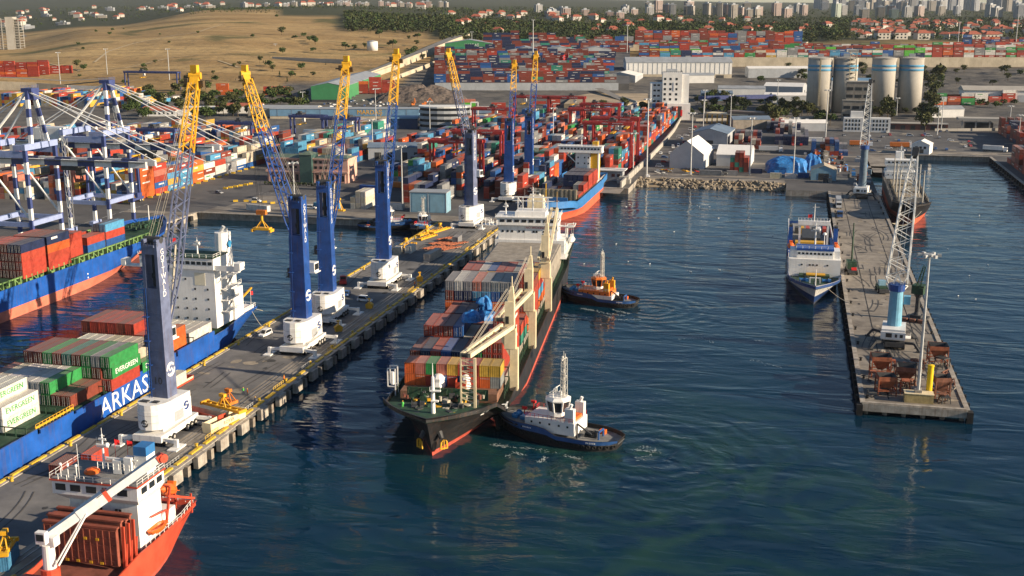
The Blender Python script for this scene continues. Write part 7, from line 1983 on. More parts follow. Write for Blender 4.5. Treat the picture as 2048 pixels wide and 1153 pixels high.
# flagpole with red flag above the ramp
g=ground(1137,165,9); T=thing('flagpole','tall flagpole flying a red flag with white crescent above the ramp','flag',(g.x,g.y,5)); MB().tube((0,0,0),(0,0,38),.4,.2,n=8).build('pole',galv,T)
b=MB(); n=8; vs=[]
for i in range(n+1):
    for j in (0,1): vs.append((-i*1.35, math.sin(i*.9)*.9, 29.5+j*7.5-i*.35))
b.add(vs,[(2*i,2*i+2,2*i+3,2*i+1) for i in range(n)]); fl=b.build('flag',M_flagr,T)
b=MB()
for k in range(14):
    t=R(50+k*20); b.cbox((-5+1.5*math.cos(t),-1.1,32.6+1.5*math.sin(t)),(.6,.05,.6))
b.build('crescent',LOGO_W,fl); MB().cbox((-7.1,-1.1,32.4),(.7,.05,.7),0).build('star',LOGO_W,fl)
g=ground(1102,164,9); T=thing('flagpole','flagpole with a small white flag on the upper wall','flag',(g.x,g.y,5)); MB().tube((0,0,0),(0,0,28),.35,.2,n=6).build('pole',galv,T); MB().add([(0,0,22),(-6,.8,21.2),(-6,.8,25.4),(0,0,26.4)],[(0,1,2,3)]) ; b=MB(); b.poly([(0,0,22),(-6,.8,21.2),(-6,.8,25.4),(0,0,26.4)]); b.build('flag',LOGO_W,T)
# ================================================================ trees, houses, city
def leaf_mat(name, c0, c1):
    m=bpy.data.materials.new(name); m.use_nodes=True; n=m.node_tree.nodes; l=m.node_tree.links; b=n['Principled BSDF']; b.inputs['Roughness'].default_value=.8; b.inputs['Specular IOR Level'].default_value=.15
    g=n.new('ShaderNodeNewGeometry'); t=n.new('ShaderNodeTexNoise'); t.inputs['Scale'].default_value=.12; t.inputs['Detail'].default_value=4; l.new(g.outputs['Position'],t.inputs['Vector'])
    r=n.new('ShaderNodeValToRGB'); r.color_ramp.elements[0].position=.35; r.color_ramp.elements[1].position=.65; r.color_ramp.elements[0].color=(*c0,1); r.color_ramp.elements[1].color=(*c1,1); l.new(t.outputs['Fac'],r.inputs['Fac']); l.new(r.outputs['Color'],b.inputs['Base Color'])
    return m
LEAF=[leaf_mat('leaves_dark',(0.022,0.034,0.014),(0.050,0.064,0.024)),leaf_mat('leaves_olive',(0.045,0.055,0.020),(0.095,0.098,0.036)),leaf_mat('leaves_green',(0.035,0.062,0.018),(0.075,0.105,0.032))]
M_bark=mat('bark',(0.10,0.075,0.05),rough=.95,var=.2)
def crown(b, r, cx, cy, cz, rx, rz, n, size, m=0, conif=False):
    # leaf clumps spread through lobes of the crown volume
    lobes=[(r.gauss(0,.42),r.gauss(0,.42),r.uniform(-.45,.55),r.uniform(.38,.66)) for _ in range(7)]
    for k in range(n):
        if conif:
            h=r.random()**1.3; a=r.uniform(0,6.283); q=(1-h)*r.uniform(.35,1.0); x,y,z=math.cos(a)*q,math.sin(a)*q,h*2-1
        else:
            lx,ly,lz,lr=r.choice(lobes)
            u=r.gauss(0,1);v=r.gauss(0,1);w_=r.gauss(0,1);q=math.sqrt(u*u+v*v+w_*w_)+1e-6;rr=lr*r.random()**.4
            x,y,z=lx+u/q*rr,ly+v/q*rr,lz+w_/q*rr
        p=Vector((cx+x*rx,cy+y*rx,cz+z*rz)); s=size*r.uniform(.6,1.3)
        a=Vector((r.gauss(0,1),r.gauss(0,1),r.gauss(0,.7))).normalized(); c=a.cross(Vector((r.gauss(0,1),r.gauss(0,1),r.gauss(0,1)))).normalized()
        b.add([tuple(p+a*s),tuple(p+c*s*.8),tuple(p-a*s*.9),tuple(p-c*s*.7)],[(0,1,2,3)],m)
TREES=[]
def tree_proto(seed, kind, h=10, w_=4.2, n=420):
    r=random.Random(seed); b=MB()
    if kind==0: crown(b,r,0,0,h*.60,w_,h*.42,n,w_*.16,conif=True)
    else: crown(b,r,0,0,h*.62,w_,h*.36,n,w_*.16)
    t=MB(); t.tube((0,0,-.6),(r.uniform(-.3,.3),r.uniform(-.3,.3),h*.55),h*.030,h*.014,n=6)
    for k in range(4):
        a=k*1.6+r.random(); t.tube((0,0,h*(.3+.05*k)),(math.cos(a)*w_*.5,math.sin(a)*w_*.5,h*(.5+.06*k)),h*.012,h*.005,n=4)
    def me(mb,nm,m):
        q=bpy.data.meshes.new(nm); q.from_pydata(mb.v,[],mb.f); q.materials.append(m); q.update(); return q
    return me(b,'crown',LEAF[kind%3]), me(t,'trunk',M_bark)
PROT=[tree_proto(1,1,10,4.6),tree_proto(2,2,9,4.4),tree_proto(3,1,12,5.2,520),tree_proto(4,0,14,2.6,420),tree_proto(5,2,8,4.8),tree_proto(6,3,10,4.6,460)]
NAMES=['broad olive green tree','round green tree','tall spreading olive tree','slim dark conifer','low bushy green tree','dark dense tree']
def tree(X,Y,z,k,s,place,group):
    T=thing('conifer_tree' if k==3 else 'tree',f'{NAMES[k]} {place}','tree',(X,Y,z),rnd.uniform(0,6.28),group); T.scale=(s,s,s*rnd.uniform(.88,1.15))
    link('crown',PROT[k][0],T); link('trunk',PROT[k][1],T)
def grove(place, spots, ks, s0, s1, e=None):
    for i,(x,y,ee) in enumerate(spots):
        g=ground(x,y,ee); z=max(ee if e is None else e,3.0); tree(g.x,g.y,z-.2,ks[i%len(ks)],rnd.uniform(s0,s1),place,f'trees {place}')
grove('before the silos and truck park',[(1548,252,4),(1536,248,4),(1558,240,4),(1604,232,5),(1592,240,5),(1640,246,4),(1758,236,5),(1775,240,5),(1660,250,4)],[0,2,1],.9,1.6)
grove('along the road beside the silos',[(1852,232,5),(1858,216,5),(1866,200,6),(1870,188,7),(1862,178,8),(1872,224,5),(1862,246,4),(1876,168,9),(1866,158,12),(1880,142,16),(1850,262,4)],[5,2,0],1.1,1.9)
grove('on the bank by the low white warehouse',[(1960,212,5),(1975,214,5),(1990,216,5),(2010,212,5),(2030,210,5),(1945,210,5)],[4,0],.6,1.0)
grove('behind the gantry terminal yard',[(262,214,5),(275,206,5),(290,200,6),(380,205,6),(400,200,6),(420,208,5),(445,214,5),(460,206,6),(500,212,5),(520,206,6),(395,190,8),(370,186,9),(350,190,8),(430,196,7),(545,205,6),(562,198,7),(575,200,6),(480,200,6),(412,186,9),(298,196,7)],[0,4,1,2],.8,1.5)
grove('below the green shed cutting',[(645,148,14),(652,150,14),(660,146,15),(672,143,16),(528,150,14),(515,155,13),(560,168,10),(575,175,9)],[3,3,0],.8,1.4)
grove('in the office tower garden',[(1286,232,4),(1296,238,4),(1305,244,4),(1280,240,4)],[2,5],.8,1.2)
rq=random.Random(55)
def scatter(place,n,x0,x1,D0,D1,ks,s0,s1):
    for k in range(n):
        x=rq.uniform(x0,x1); D=rq.uniform(D0,D1); X,Y=at_col(x,D); tree(X,Y,max(3.0,terr(X,Y))-.2,rq.choice(ks),rq.uniform(s0,s1),place,f'trees {place}')
scatter('around the truck park beside the silos',46,1400,1660,985,1150,[0,1,2,5],.6,1.3)
scatter('along the foot of the silos',22,1640,1860,985,1060,[0,5,1],.5,1.0)
scatter('on the verge below the terrace wall',34,1480,2080,1300,1450,[4,0,5],.6,1.2)
scatter('in the strip between the gantry yard and the hill',70,230,600,985,1170,[0,4,1,2],.6,1.35)
scatter('around the curved ramp and office tower',24,1190,1400,1000,1110,[2,5,0],.5,1.0)
scatter('along the foot of the dry hill',20,120,640,1310,1480,[4,0],.5,1.1)
# roadside and scrub bushes over the hill slope: counted groups
for k in range(22):
    x=rnd.uniform(560,860); D=rnd.uniform(1520,1880); X,Y=at_col(x,D); tree(X,Y,terr(X,Y)-.4,rnd.choice([4,0,1]),rnd.uniform(.7,1.5),'on the scrub slope beside the white tank','trees on the scrub slope')
for k in range(12):
    x=rnd.uniform(60,560); D=rnd.uniform(1600,2300); X,Y=at_col(x,D); tree(X,Y,terr(X,Y)-.5,4,rnd.uniform(.35,.8),'scattered over the dry hillside','bushes on the dry hillside')
# far wood behind the yards, one mass
def wood():
    r=random.Random(77); b=MB(); 
    def add(x0,x1,D0,D1,n,hs=(7,13),dens=26):
        for k in range(n):
            x=r.uniform(x0,x1); D=math.sqrt(r.uniform(D0*D0,D1*D1)); X,Y=at_col(x,D); z=terr(X,Y); h=r.uniform(*hs); w_=h*r.uniform(.34,.5)
            crown(b,r,X,Y,z+h*.5,w_,h*.5,dens,w_*.34,m=r.choice([0,0,0,1,2]))
    add(690,910,1930,2500,900,(8,13),34); add(880,1300,1780,2400,1500,(8,14),30); add(1240,1700,1840,2500,1300,(8,14),30); add(1660,2100,1850,2600,700,(6,10),26); add(1640,2100,2600,3300,420); add(860,1700,2400,3300,900,(8,13),18); add(400,900,2900,3600,380,(6,10),16); add(1000,2100,3300,5000,700,(9,14),10); add(0,460,3300,6000,420,(8,14),10); add(380,560,2500,2900,120,(4,7),14)
    o=b.build('forest',LEAF,kind='stuff'); tag(o,'dark wood covering the slopes behind the container yards','wood')
wood()
# ---- houses with red roofs and far tower blocks
def house_mesh():
    w=MB(); w.xprism([(-6,-2),(6,-2),(6,6),(0,6.2),(-6,6)],-5,5); 
    rf=MB(); rf.add([(-6.6,-5.6,6),(6.6,-5.6,6),(6.6,5.6,6),(-6.6,5.6,6),(-3,0,9),(3,0,9)],[(0,1,5,4),(1,2,5),(2,3,4,5),(3,0,4),(3,2,1,0)])
    wd=MB()
    for x in (-3.6,0,3.6):
        for z in (1.6,4.4): wd.box(x-.7,-5.08,z-.7,x+.7,-5.0,z+.7)
    def me(mb,nm,m):
        q=bpy.data.meshes.new(nm); q.from_pydata(mb.v,[],mb.f); q.materials.append(m); q.update(); return q
    win=MB(); win.box(-.7,-.06,-.7,.7,.06,.7)
    return me(w,'wall',mat('house_white',(0.46,0.43,0.38),var=.06,scale=.1)),me(rf,'roof',M_redroof),me(win,'window',M_glass)
HM=house_mesh()
r=random.Random(9); cnt=0
def house(x,D,s,rz,place,grp,win=False):
    X,Y=at_col(x,D); T=thing('house',f'white house with red tiled roof {place}','house',(X,Y,terr(X,Y)),rz,grp); T.scale=(s,s,s)
    link('wall',HM[0],T); link('roof',HM[1],T)
    if win:
        for wx in (-3.6,0,3.6):
            for z in (1.6,4.4): link('window',HM[2],T,(wx,-5.04,z))
for k in range(118):
    D=math.sqrt(r.uniform(1930**2,3000**2)); x=r.uniform(1705,2080); house(x,D,r.uniform(.9,1.35),R(YAW)+r.uniform(-.5,.5),'in the villa quarter behind the terrace','villas behind the terrace')
for x,D in ((1768,1880),(1803,1885),(1848,1890),(1950,1880),(1985,1890)):
    house(x,D,1.7,R(YAW)+.1,'at the front edge of the villa quarter','front villas behind the terrace',True)
for k in range(60):
    D=r.uniform(2000,3000); x=r.uniform(900,1700); house(x,D,r.uniform(.9,1.7),R(YAW)+r.uniform(-.6,.6),'half hidden among the dark wood','houses among the dark wood')
for k in range(55):
    D=r.uniform(3600,6000); x=r.uniform(-10,900); house(x,D,r.uniform(1.0,2.2),R(YAW)+r.uniform(-.6,.6),'in the far suburb beyond the dry hill','far suburb houses')
# towers: facade bands of windows, too far to tell panes apart
def tower_mat(name, wall):
    m=bpy.data.materials.new(name); m.use_nodes=True; n=m.node_tree.nodes; l=m.node_tree.links; b=n['Principled BSDF']; b.inputs['Roughness'].default_value=.7
    g=n.new('ShaderNodeTexCoord'); br=n.new('ShaderNodeTexBrick'); mp=n.new('ShaderNodeMapping'); 
    mp.inputs['Scale'].default_value=(1,1,1); sep=n.new('ShaderNodeSeparateXYZ'); l.new(g.outputs['Object'],sep.inputs[0]); ad=n.new('ShaderNodeMath'); ad.operation='ADD'; l.new(sep.outputs['X'],ad.inputs[0]); l.new(sep.outputs['Y'],ad.inputs[1])
    cb=n.new('ShaderNodeCombineXYZ'); l.new(ad.outputs[0],cb.inputs['X']); l.new(sep.outputs['Z'],cb.inputs['Y']); l.new(cb.outputs[0],br.inputs['Vector'])
    br.offset=0; br.inputs['Scale'].default_value=1; br.inputs['Brick Width'].default_value=3.4; br.inputs['Row Height'].default_value=3.1; br.inputs['Mortar Size'].default_value=.72; br.inputs['Color1'].default_value=(0.05,0.06,0.075,1); br.inputs['Color2'].default_value=(0.10,0.11,0.12,1); br.inputs['Mortar'].default_value=(*wall,1)
    l.new(br.outputs['Color'],b.inputs['Base Color']); return m
TWM=[tower_mat('facade_cream',(0.33,0.29,0.24)),tower_mat('facade_pink',(0.38,0.28,0.24)),tower_mat('facade_grey',(0.33,0.34,0.36)),tower_mat('facade_white',(0.36,0.35,0.34)),tower_mat('facade_green',(0.36,0.42,0.34))]
TNM=['cream','pinkish','grey','white','pale green']
BM={}
def tower(x,D,w_,d_,h,k,place,grp):
    X,Y=at_col(x,D); key=(w_,d_,h,k)
    T=thing('tower_block',f'{TNM[k]} apartment tower {place}','building',(X,Y,terr(X,Y)-2),R(YAW)+r.uniform(-.5,.5),grp)
    if key not in BM:
        a=MB(); a.box(-w_/2,-d_/2,0,w_/2,d_/2,h); a.box(-w_*.28,-d_/2-1.5,0,w_*.28,-d_/2,h*.97); c=MB(); c.box(-w_/2-.3,-d_/2-.3,h,w_/2+.3,d_/2+.3,h+1.2); c.box(-w_*.2,-d_*.2,h+1.2,w_*.2,d_*.2,h+5)
        def me(mb,nm,m):
            q=bpy.data.meshes.new(nm); q.from_pydata(mb.v,[],mb.f); q.materials.append(m); q.update(); return q
        BM[key]=(me(a,'facade',TWM[k]),me(c,'roof_parapet',MATS['wall_grey']))
    link('facade',BM[key][0],T); link('roof_parapet',BM[key][1],T)
for k in range(24): tower(r.uniform(1290,1580),r.uniform(2900,3800),r.choice([18,24]),18,r.choice([26,32,38]),r.choice([0,1,1,3,0]),'on the ridge behind the wood','towers on the ridge')
for k in range(20): tower(r.uniform(1560,2070),r.uniform(3300,4500),r.choice([20,26]),20,r.choice([28,34,42]),r.choice([0,1,4,3,2]),'beyond the villa quarter','towers beyond the villas')
for k in range(80): tower(r.uniform(1620,2090),r.uniform(5500,8500),r.choice([28,36]),28,r.choice([40,50,60,80]),r.choice([2,3,0,2]),'in the hazy far city','towers of the far city')
for k in range(10): tower(r.uniform(1880,2060),r.uniform(6500,8000),40,34,r.choice([110,140]),2,'rising tallest in the hazy far city','tallest towers of the far city')
for k in range(16): tower(r.uniform(1040,1300),r.uniform(2700,3600),20,16,r.choice([16,22]),r.choice([0,3,1]),'low among the wood','low blocks among the wood')
for k in range(30): tower(r.uniform(470,900),r.uniform(3900,5200),22,16,r.choice([12,16,22]),r.choice([0,3,1]),'along the crest of the dry hill','low blocks along the hill crest')
for k in range(14): tower(r.uniform(0,430),r.uniform(3200,5200),34,18,r.choice([8,10,14]),r.choice([3,2,0]),'in the valley beyond the hill','low halls in the valley')
MB().prism([tuple(at_col(x,D)) for x,D in ((40,2700),(150,2700),(150,3000),(40,3000))],26,31.5).build('car_park',mat('far_asphalt',(0.10,0.11,0.125),var=.1),kind='structure')

M_track=mat('dirt_track',(0.42,0.33,0.20),rough=.95,var=.15,scale=.1)
for pts in (((180,1500),(210,1620),(280,1740),(390,1850),(450,2050)),((90,1500),(150,1420),(240,1440),(330,1520),(520,1560)),((430,1480),(470,1420),(540,1400))):
    fine=[]
    for (x0,D0),(x1,D1) in zip(pts[:-1],pts[1:]):
        for k in range(8): fine.append(at_col(lerp(x0,x1,k/8),lerp(D0,D1,k/8)))
    strip_road(fine,3.2,M_track,.35,'dirt_track')
# ================================================================ rock bank
def rock_mesh(seed):
    r=random.Random(seed); b=MB(); n=7; rings=[(0.35,-.45),(0.95,-.15),(1.0,.2),(.6,.55)]
    vs=[]
    for rr_,z in rings:
        for i in range(n):
            a=2*math.pi*i/n; q=rr_*r.uniform(.78,1.2); vs.append((math.cos(a)*q,math.sin(a)*q*r.uniform(.8,1.1),z*r.uniform(.8,1.2)))
    fs=[(k*n+i,k*n+(i+1)%n,(k+1)*n+(i+1)%n,(k+1)*n+i) for k in range(3) for i in range(n)]+[tuple(range(3*n,4*n)),tuple(range(n-1,-1,-1))]
    q=bpy.data.meshes.new('rock'); q.from_pydata(vs,[],fs); q.materials.append(mat('revetment_rock',(0.27,0.23,0.17),rough=.95,var=.3,scale=.5,bump=.4,bscale=3,col2=(0.12,0.10,0.08))); q.update(); return q
ROCKS=[rock_mesh(i) for i in range(6)]
rb_=MB(); rb_.add([(-83,646,3.0),(-2,646,3.0),(-2,632,-.8),(-83,632,-.8)],[(3,2,1,0)]); bank=rb_.build('rock_bank',MATS['sandy_ground'],kind='structure')
for k in range(285):
    t=rnd.random(); y=645.6-t*12.5; z=3.1-t*3.5; x=rnd.uniform(-82,-3)
    o=link('rock',ROCKS[rnd.randrange(6)],bank,(x,y,z+.1)); s=rnd.uniform(.8,1.45); o.scale=(s,s,s*.85); o.rotation_euler=(rnd.random(),rnd.random(),rnd.uniform(0,6.28))
# ================================================================ small building blocks
M_rust=mat('hopper_rust',(0.34,0.105,0.05),rough=.8,var=.3,scale=.8,streak=.4)
M_rust2=mat('hopper_dark_rust',(0.20,0.085,0.055),rough=.85,var=.3,scale=.8,streak=.4)
def hopper(label,X,Y,h,w_,rz,m):
    T=thing('hopper',label,'hopper',(X,Y,3),rz,'steel hoppers on the pier end')
    b=MB(); a=w_/2; c=a*.30; z1=h; z0=h-2.6
    b.add([(-a,-a,z1),(a,-a,z1),(a,a,z1),(-a,a,z1),(-a,-a,z1-1.1),(a,-a,z1-1.1),(a,a,z1-1.1),(-a,a,z1-1.1),(-c,-c,z0-1.2),(c,-c,z0-1.2),(c,c,z0-1.2),(-c,c,z0-1.2)],[(0,1,5,4)[::-1],(1,2,6,5)[::-1],(2,3,7,6)[::-1],(3,0,4,7)[::-1],(4,5,9,8)[::-1],(5,6,10,9)[::-1],(6,7,11,10)[::-1],(7,4,8,11)[::-1]])
    b.build('bin',m,T)
    b=MB(); a2=a*.93
    b.add([(-a2,-a2,z1-.05),(a2,-a2,z1-.05),(a2,a2,z1-.05),(-a2,a2,z1-.05),(-c,-c,z0-1),(c,-c,z0-1),(c,c,z0-1),(-c,c,z0-1)],[(0,1,5,4),(1,2,6,5),(2,3,7,6),(3,0,4,7)]); b.build('bin_lining',M_dark,T)
    for i,(x,y) in enumerate(((-a,-a),(a,-a),(a,a),(-a,a))): MB().beam((x*.96,y*.96,0),(x*.96,y*.96,z1-.9),.28).build('leg',m,T)
    b=MB()
    for (x0,y0),(x1,y1) in (((-a,-a),(a,-a)),((a,-a),(a,a)),((a,a),(-a,a)),((-a,a),(-a,-a))):
        b.beam((x0*.96,y0*.96,1.2),(x1*.96,y1*.96,1.2),.2); b.beam((x0*.96,y0*.96,1.2),(x1*.96,y1*.96,z0-.6),.14); b.beam((x1*.96,y1*.96,1.2),(x0*.96,y0*.96,z0-.6),.14)
    b.build('bracing',m,T)
for a in (('rusty orange hopper beside the pale blue crane stabiliser',25.0,303.0,5.4,4.8,R(4),M_rust),('rusty hopper in the middle of the pier end before the light mast',30.6,295.2,5.4,4.8,R(-6),M_rust2),('low rusty hopper at the basin side of the pier end',25.4,287.8,4.8,4.4,R(8),M_rust),('rusty hopper at the open water side of the pier',40.4,316.5,5.4,4.8,R(2),M_rust),('brown hopper frame beside the yellow post',38.2,288.5,5.2,3.6,R(12),M_rust2)): hopper(*a)
T=thing('mast_base','tan steel plinth box at the pier end under the light mast','plinth',(ground(1836,785,5.3).x+.5,ground(1836,785,5.3).y+.1,3)); MB().box(-3.6,-1.6,0,3.0,1.6,2.2).build('body',mat('tan_plate',(0.42,0.32,0.14),var=.2,streak=.3),T); MB().box(-3.7,-1.7,2.2,3.1,1.5,2.32).build('lid',M_cream,T)
T=thing('bollard_post','upright bright yellow cylinder post on the pier end','post',(35.2,285.6,3)); MB().lathe([(.95,0),(.95,.3),(.72,.35),(.72,8.2),(.8,8.3),(.8,8.6),(0,8.8)],16).build('post',mat('signal_yellow',(0.75,0.50,0.01),rough=.45,var=.06),T,smooth=False)
for i,(x,y,l) in enumerate(((40.5,296,'bent rusty steel scrap frame near the open water edge'),(40.8,304.5,'tangle of rusty girders beside the outer hopper'),(22.6,284.0,'dark grab bucket lying at the basin corner of the pier'))):
    r=random.Random(i+5); b=MB(); prev=Vector((r.uniform(-1.5,1.5),r.uniform(-1.5,1.5),.3))
    for k in range(9):
        q=Vector((r.uniform(-2,2),r.uniform(-2.4,2.4),r.uniform(.2,2.4))); b.beam(prev,q,.22); prev=q
    tag(b.build('scrap_frame',M_rust2 if i<2 else M_dark,loc=(x,y,3)),l,'scrap')
r=random.Random(88)
for i in range(14):
    X,Y=r.uniform(22.5,41.5),r.uniform(283,314)
    b=MB(); h=r.uniform(1.2,3.6); w_=r.uniform(1.2,3.0)
    for sx in (-1,1):
        for sy in (-1,1): b.beam((sx*w_/2,sy*w_/2,0),(sx*w_/2*.8,sy*w_/2*.8,h),.18)
    b.beam((-w_/2,-w_/2,.4),(w_/2,-w_/2,h*.9),.12); b.beam((-w_/2,w_/2,.4),(w_/2,w_/2,h*.9),.12); b.cbox((0,0,h),(w_,w_*.8,.25)); b.beam((-w_/2,-w_/2,.3),(w_/2,w_/2,.3),.14)
    tag(b.build('steel_trestle',[M_rust,M_rust2,M_dark][i%3],loc=(X,Y,3.0),rz=r.uniform(0,3)),['rusty orange','brown rusted','dark steel'][i%3]+' trestle frame among the hoppers on the pier end','trestle','trestles among the hoppers')
for i in range(12):
    X,Y=r.uniform(21,42),r.uniform(282,330); s_=r.uniform(.5,1.6); tag(tarp_mound((X,Y,3.0),s_,s_*.8,s_*.7,0,None,[M_rust2,M_dark,M_hatch][i%3],i+60,None,'debris_pile'),['brown','dark','tan'][i%3]+' debris pile on the deck of the pier end','debris','debris piles on the pier end')
b=MB(); 
for k in range(12):
    t0,t1=R(k*26),R(k*26+26); rr_=1.1+k*.06; b.tube((math.cos(t0)*rr_*.5,math.sin(t0)*rr_,rr_*.6+math.cos(t0)*.9),(math.cos(t1)*rr_*.5,math.sin(t1)*rr_,rr_*.6+math.cos(t1)*.9),.14,n=5)
tag(b.build('hose',M_rope,loc=(41.2,291.5,3.3)),'coiled pale hose beside the outer kerb of the pier end','hose')
# grab cranes on the bare pier
def grab_crane(label,X,Y,rz,m,h=11):
    T=thing('pedestal_crane',label,'crane',(X,Y,3),rz)
    b=MB(); b.box(-3.2,-3.0,0,3.2,3.0,.8); b.box(-1.6,-1.6,.8,1.6,1.6,1.6); b.build('base',M_dark,T); MB().lathe([(1.2,1.6),(.75,2.4),(.7,h*.62),(1.3,h*.70),(1.3,h*.74)],12).build('pedestal',M_dark,T)
    b=MB(); b.box(-1.8,-1.6,h*.74,1.8,2.2,h*.74+2.6); b.box(.4,-2.4,h*.74+.3,1.9,-1.6,h*.74+2.2); b.build('house',m,T); b=MB(); b.lattice((0,-1.2,h*.74+2),(2.2,-4.5,h*.74+9.5),1.1,.6,7,.1,.06,(0,1,0)); b.build('boom',m,T)
    for k in range(3): MB().box(-3.4+k*2.4,-4.4,0,-1.8+k*2.4,-3.2,1.0).build('counterweight',M_rust2,T)
grab_crane('dark green pedestal crane standing near the outer kerb of the bare pier',39.4,363,R(-20),M_deckg)
T=thing('crawler_crane','dark green mobile crane with upright boom beside the ferry','crane',(22.8,426,3),R(4)); wheel_parts(T,[(sx*1.5,y,.6) for sx in (-1,1) for y in (-4,-2.4,2.4,4)],.6,.6); MB().box(-1.5,-5.5,.9,1.5,5.5,1.9).build('carrier',M_dark,T); b=MB(); b.box(-1.6,-2,1.9,1.6,3,4.2); b.box(-1.6,-3.4,1.9,-.2,-2,4.0); b.build('house',M_deckg,T); b=MB(); b.tube((0,0,3.5),(.5,5,17),.42,.25,n=8); b.build('boom',M_deckg,T); MB().box(-.5,-5.4,1.9,1.2,-4.6,2.8).build('winch_box',M_flagr,T)
T=thing('loader','dark green loading machine at the middle of the bare pier','machine',(31.5,398,3),R(10)); wheel_parts(T,[(sx*1.5,y,.75) for sx in (-1,1) for y in (-1.8,1.8)],.75,.6); MB().box(-1.5,-2.8,.8,1.5,2.8,2.2).build('body',M_deckg,T); MB().box(-1.1,-.6,2.2,1.1,1.6,3.8).build('cab',M_pale,T); MB().box(-1.6,-4.2,.4,1.6,-2.9,1.6).build('bucket',M_dark,T)
# ================================================================ vehicles
M_carw=mat('car_white',(0.75,0.75,0.74),rough=.3,var=.02); M_carg=mat('car_grey',(0.22,0.23,0.25),rough=.3,var=.05); M_carr=mat('car_red',(0.45,0.03,0.03),rough=.35,var=.05); M_carb=mat('car_blue',(0.05,0.12,0.30),rough=.35,var=.05)
def car_proto(m,van=False):
    T=thing('car','x x x x','car')
    L=4.9 if van else 4.4; b=MB(); h1=.95 if van else .85; h2=1.95 if van else 1.48
    b.yprism([(-L/2,.3),(L/2,.3),(L/2,h1-.05),(L/2-.25,h1),(-L/2+1.0,h1),(-L/2+.05,h1-.15)],-.88,.88); 
    b.yprism([(-L/2+1.0,h1),(L/2-.25,h1),(L/2-.45,h2-.05),(L/2-.7,h2),(-L/2+1.9,h2)],-.78,.78); b.build('body',m,T)
    w=MB(); w.yprism([(-L/2+1.2,h1+.05),(L/2-.5,h1+.05),(L/2-.62,h2-.14),(-L/2+1.92,h2-.14)],-.80,.80); w.build('side_window',M_glass,T)
    f=MB(); f.add([(-.68,-L/2+1.06,h1+.06),(.68,-L/2+1.06,h1+.06),(.62,-L/2+1.80,h2-.1),(-.62,-L/2+1.80,h2-.1)],[(0,1,2,3)]); f.v=[(x,y-.03,z+.03) for x,y,z in f.v]; f.build('windscreen',M_glass,T)
    wheel_parts(T,[(sx*.78,y,.33) for sx in (-1,1) for y in (-L/2+.85,L/2-.85)],.33,.24)
    for sx in (-1,1): MB().cbox((sx*.62,-L/2-.0,.68),(.36,.1,.18)).build('headlight',M_white,T)
    return T
def truck_proto(mc,mb,L=12.5,box=True):
    T=thing('truck','x x x x','truck'); b=MB(); b.box(-1.2,-L/2-2.6,.5,1.2,-L/2-.4,3.1); b.build('cab',mc,T); MB().box(-1.1,-L/2-2.64,1.7,1.1,-L/2-2.6,2.7).build('windscreen',M_glass,T)
    MB().box(-.9,-L/2-.6,.7,.9,L/2,1.15).build('chassis',M_dark,T)
    if box: MB().box(-1.23,-L/2+.1,1.2,1.23,L/2,3.95).build('container_body',mb,T)
    wheel_parts(T,[(sx*.95,y,.5) for sx in (-1,1) for y in (-L/2-1.7,-L/2+.9,L/2-3.4,L/2-2.1,L/2-.9)],.5,.5)
    return T
def putv(proto,loc,rz,label,used=[]):
    if id(proto) not in used: used.append(id(proto)); proto.location=loc; proto.rotation_euler=(0,0,rz); proto['label']=label; return proto
    return dup(proto,loc,rz,label)
CW_=car_proto(M_carw,True); CG=car_proto(M_carg); CR=car_proto(M_carr); CB=car_proto(M_carb); CP=car_proto(M_carw)
putv(CW_,(-131.0,345.5,3.0),R(80),'white car parked on the shaded pier beside the royal blue crane')
putv(CW_,(-144.6,300.5,3.0),R(-8),'white van at the pier edge behind the spreader crane')
putv(CW_,(-252,521,3.01),R(85),'white van on the concrete apron at the basin head')
putv(CG,(-282,541,3),R(70),'dark grey car crossing the gantry terminal apron')
putv(CW_,(-218,508,3.01),R(95),'white van parked by the basin light mast'); putv(CP,(-214,514,3.0),R(88),'white car parked beside the pale blue store container')
putv(CB,(-139.6,352,3.0),R(10),'blue pickup at the basin edge between the two royal blue cranes')
putv(CG,(-126.4,230.0,3.0),R(-10),'grey pickup parked beside the yellow spreader and red flat racks')
rp=random.Random(31); k=0
spots=[]
for i in range(30): spots.append((rp.uniform(-84,60),rp.uniform(740,900)))
for i in range(14): spots.append((-78+rp.uniform(0,4),650+i*22))
for i in range(26): spots.append((60+rp.uniform(0,70),rp.uniform(806,950)))
for i,(x,y) in enumerate(spots): putv([CP,CG,CW_,CR,CB][i%5],(x,y,3.02),rp.choice([0,R(90),R(10),R(180)]),['white','grey','white','red','blue'][i%5]+' '+['car','car','van','car','car'][i%5]+' parked in the open stores behind the tents')['group']='cars parked in the open stores'
for i in range(40):
    x,y=at_col(rp.uniform(615,800),rp.uniform(1085,1140)); putv([CP,CW_,CG,CP,CB][i%5],(x,y,terr(x,y)+.1),rp.uniform(0,3),['white car','white van','grey car','white car','blue car'][i%5]+' among the vehicles before the green shed')['group']='vehicles before the green shed'
MO=mat('box_orange',(0.60,0.17,0.03),rough=.5,var=.08)
TW=truck_proto(M_carw,MO); TB=truck_proto(M_carw,M_bwhite); TKD=truck_proto(M_carr,M_hblue); TK=truck_proto(M_carw,M_bgrey); TF=truck_proto(M_carb,M_dark,11,False)
putv(TW,(70,828,3.02),R(90),'truck with orange box on the road before the mill'); putv(TW,(44,832,3.02),R(90),'second orange box truck following on the mill road')
putv(TB,(14,846,3.02),R(90),'grey white box truck parked beside the mill road'); putv(TB,(128,822,3.02),R(70),'white box trailer truck by the canopy office'); putv(TB,(146,806,3.02),R(70),'white box trailer truck behind another by the canopy office')
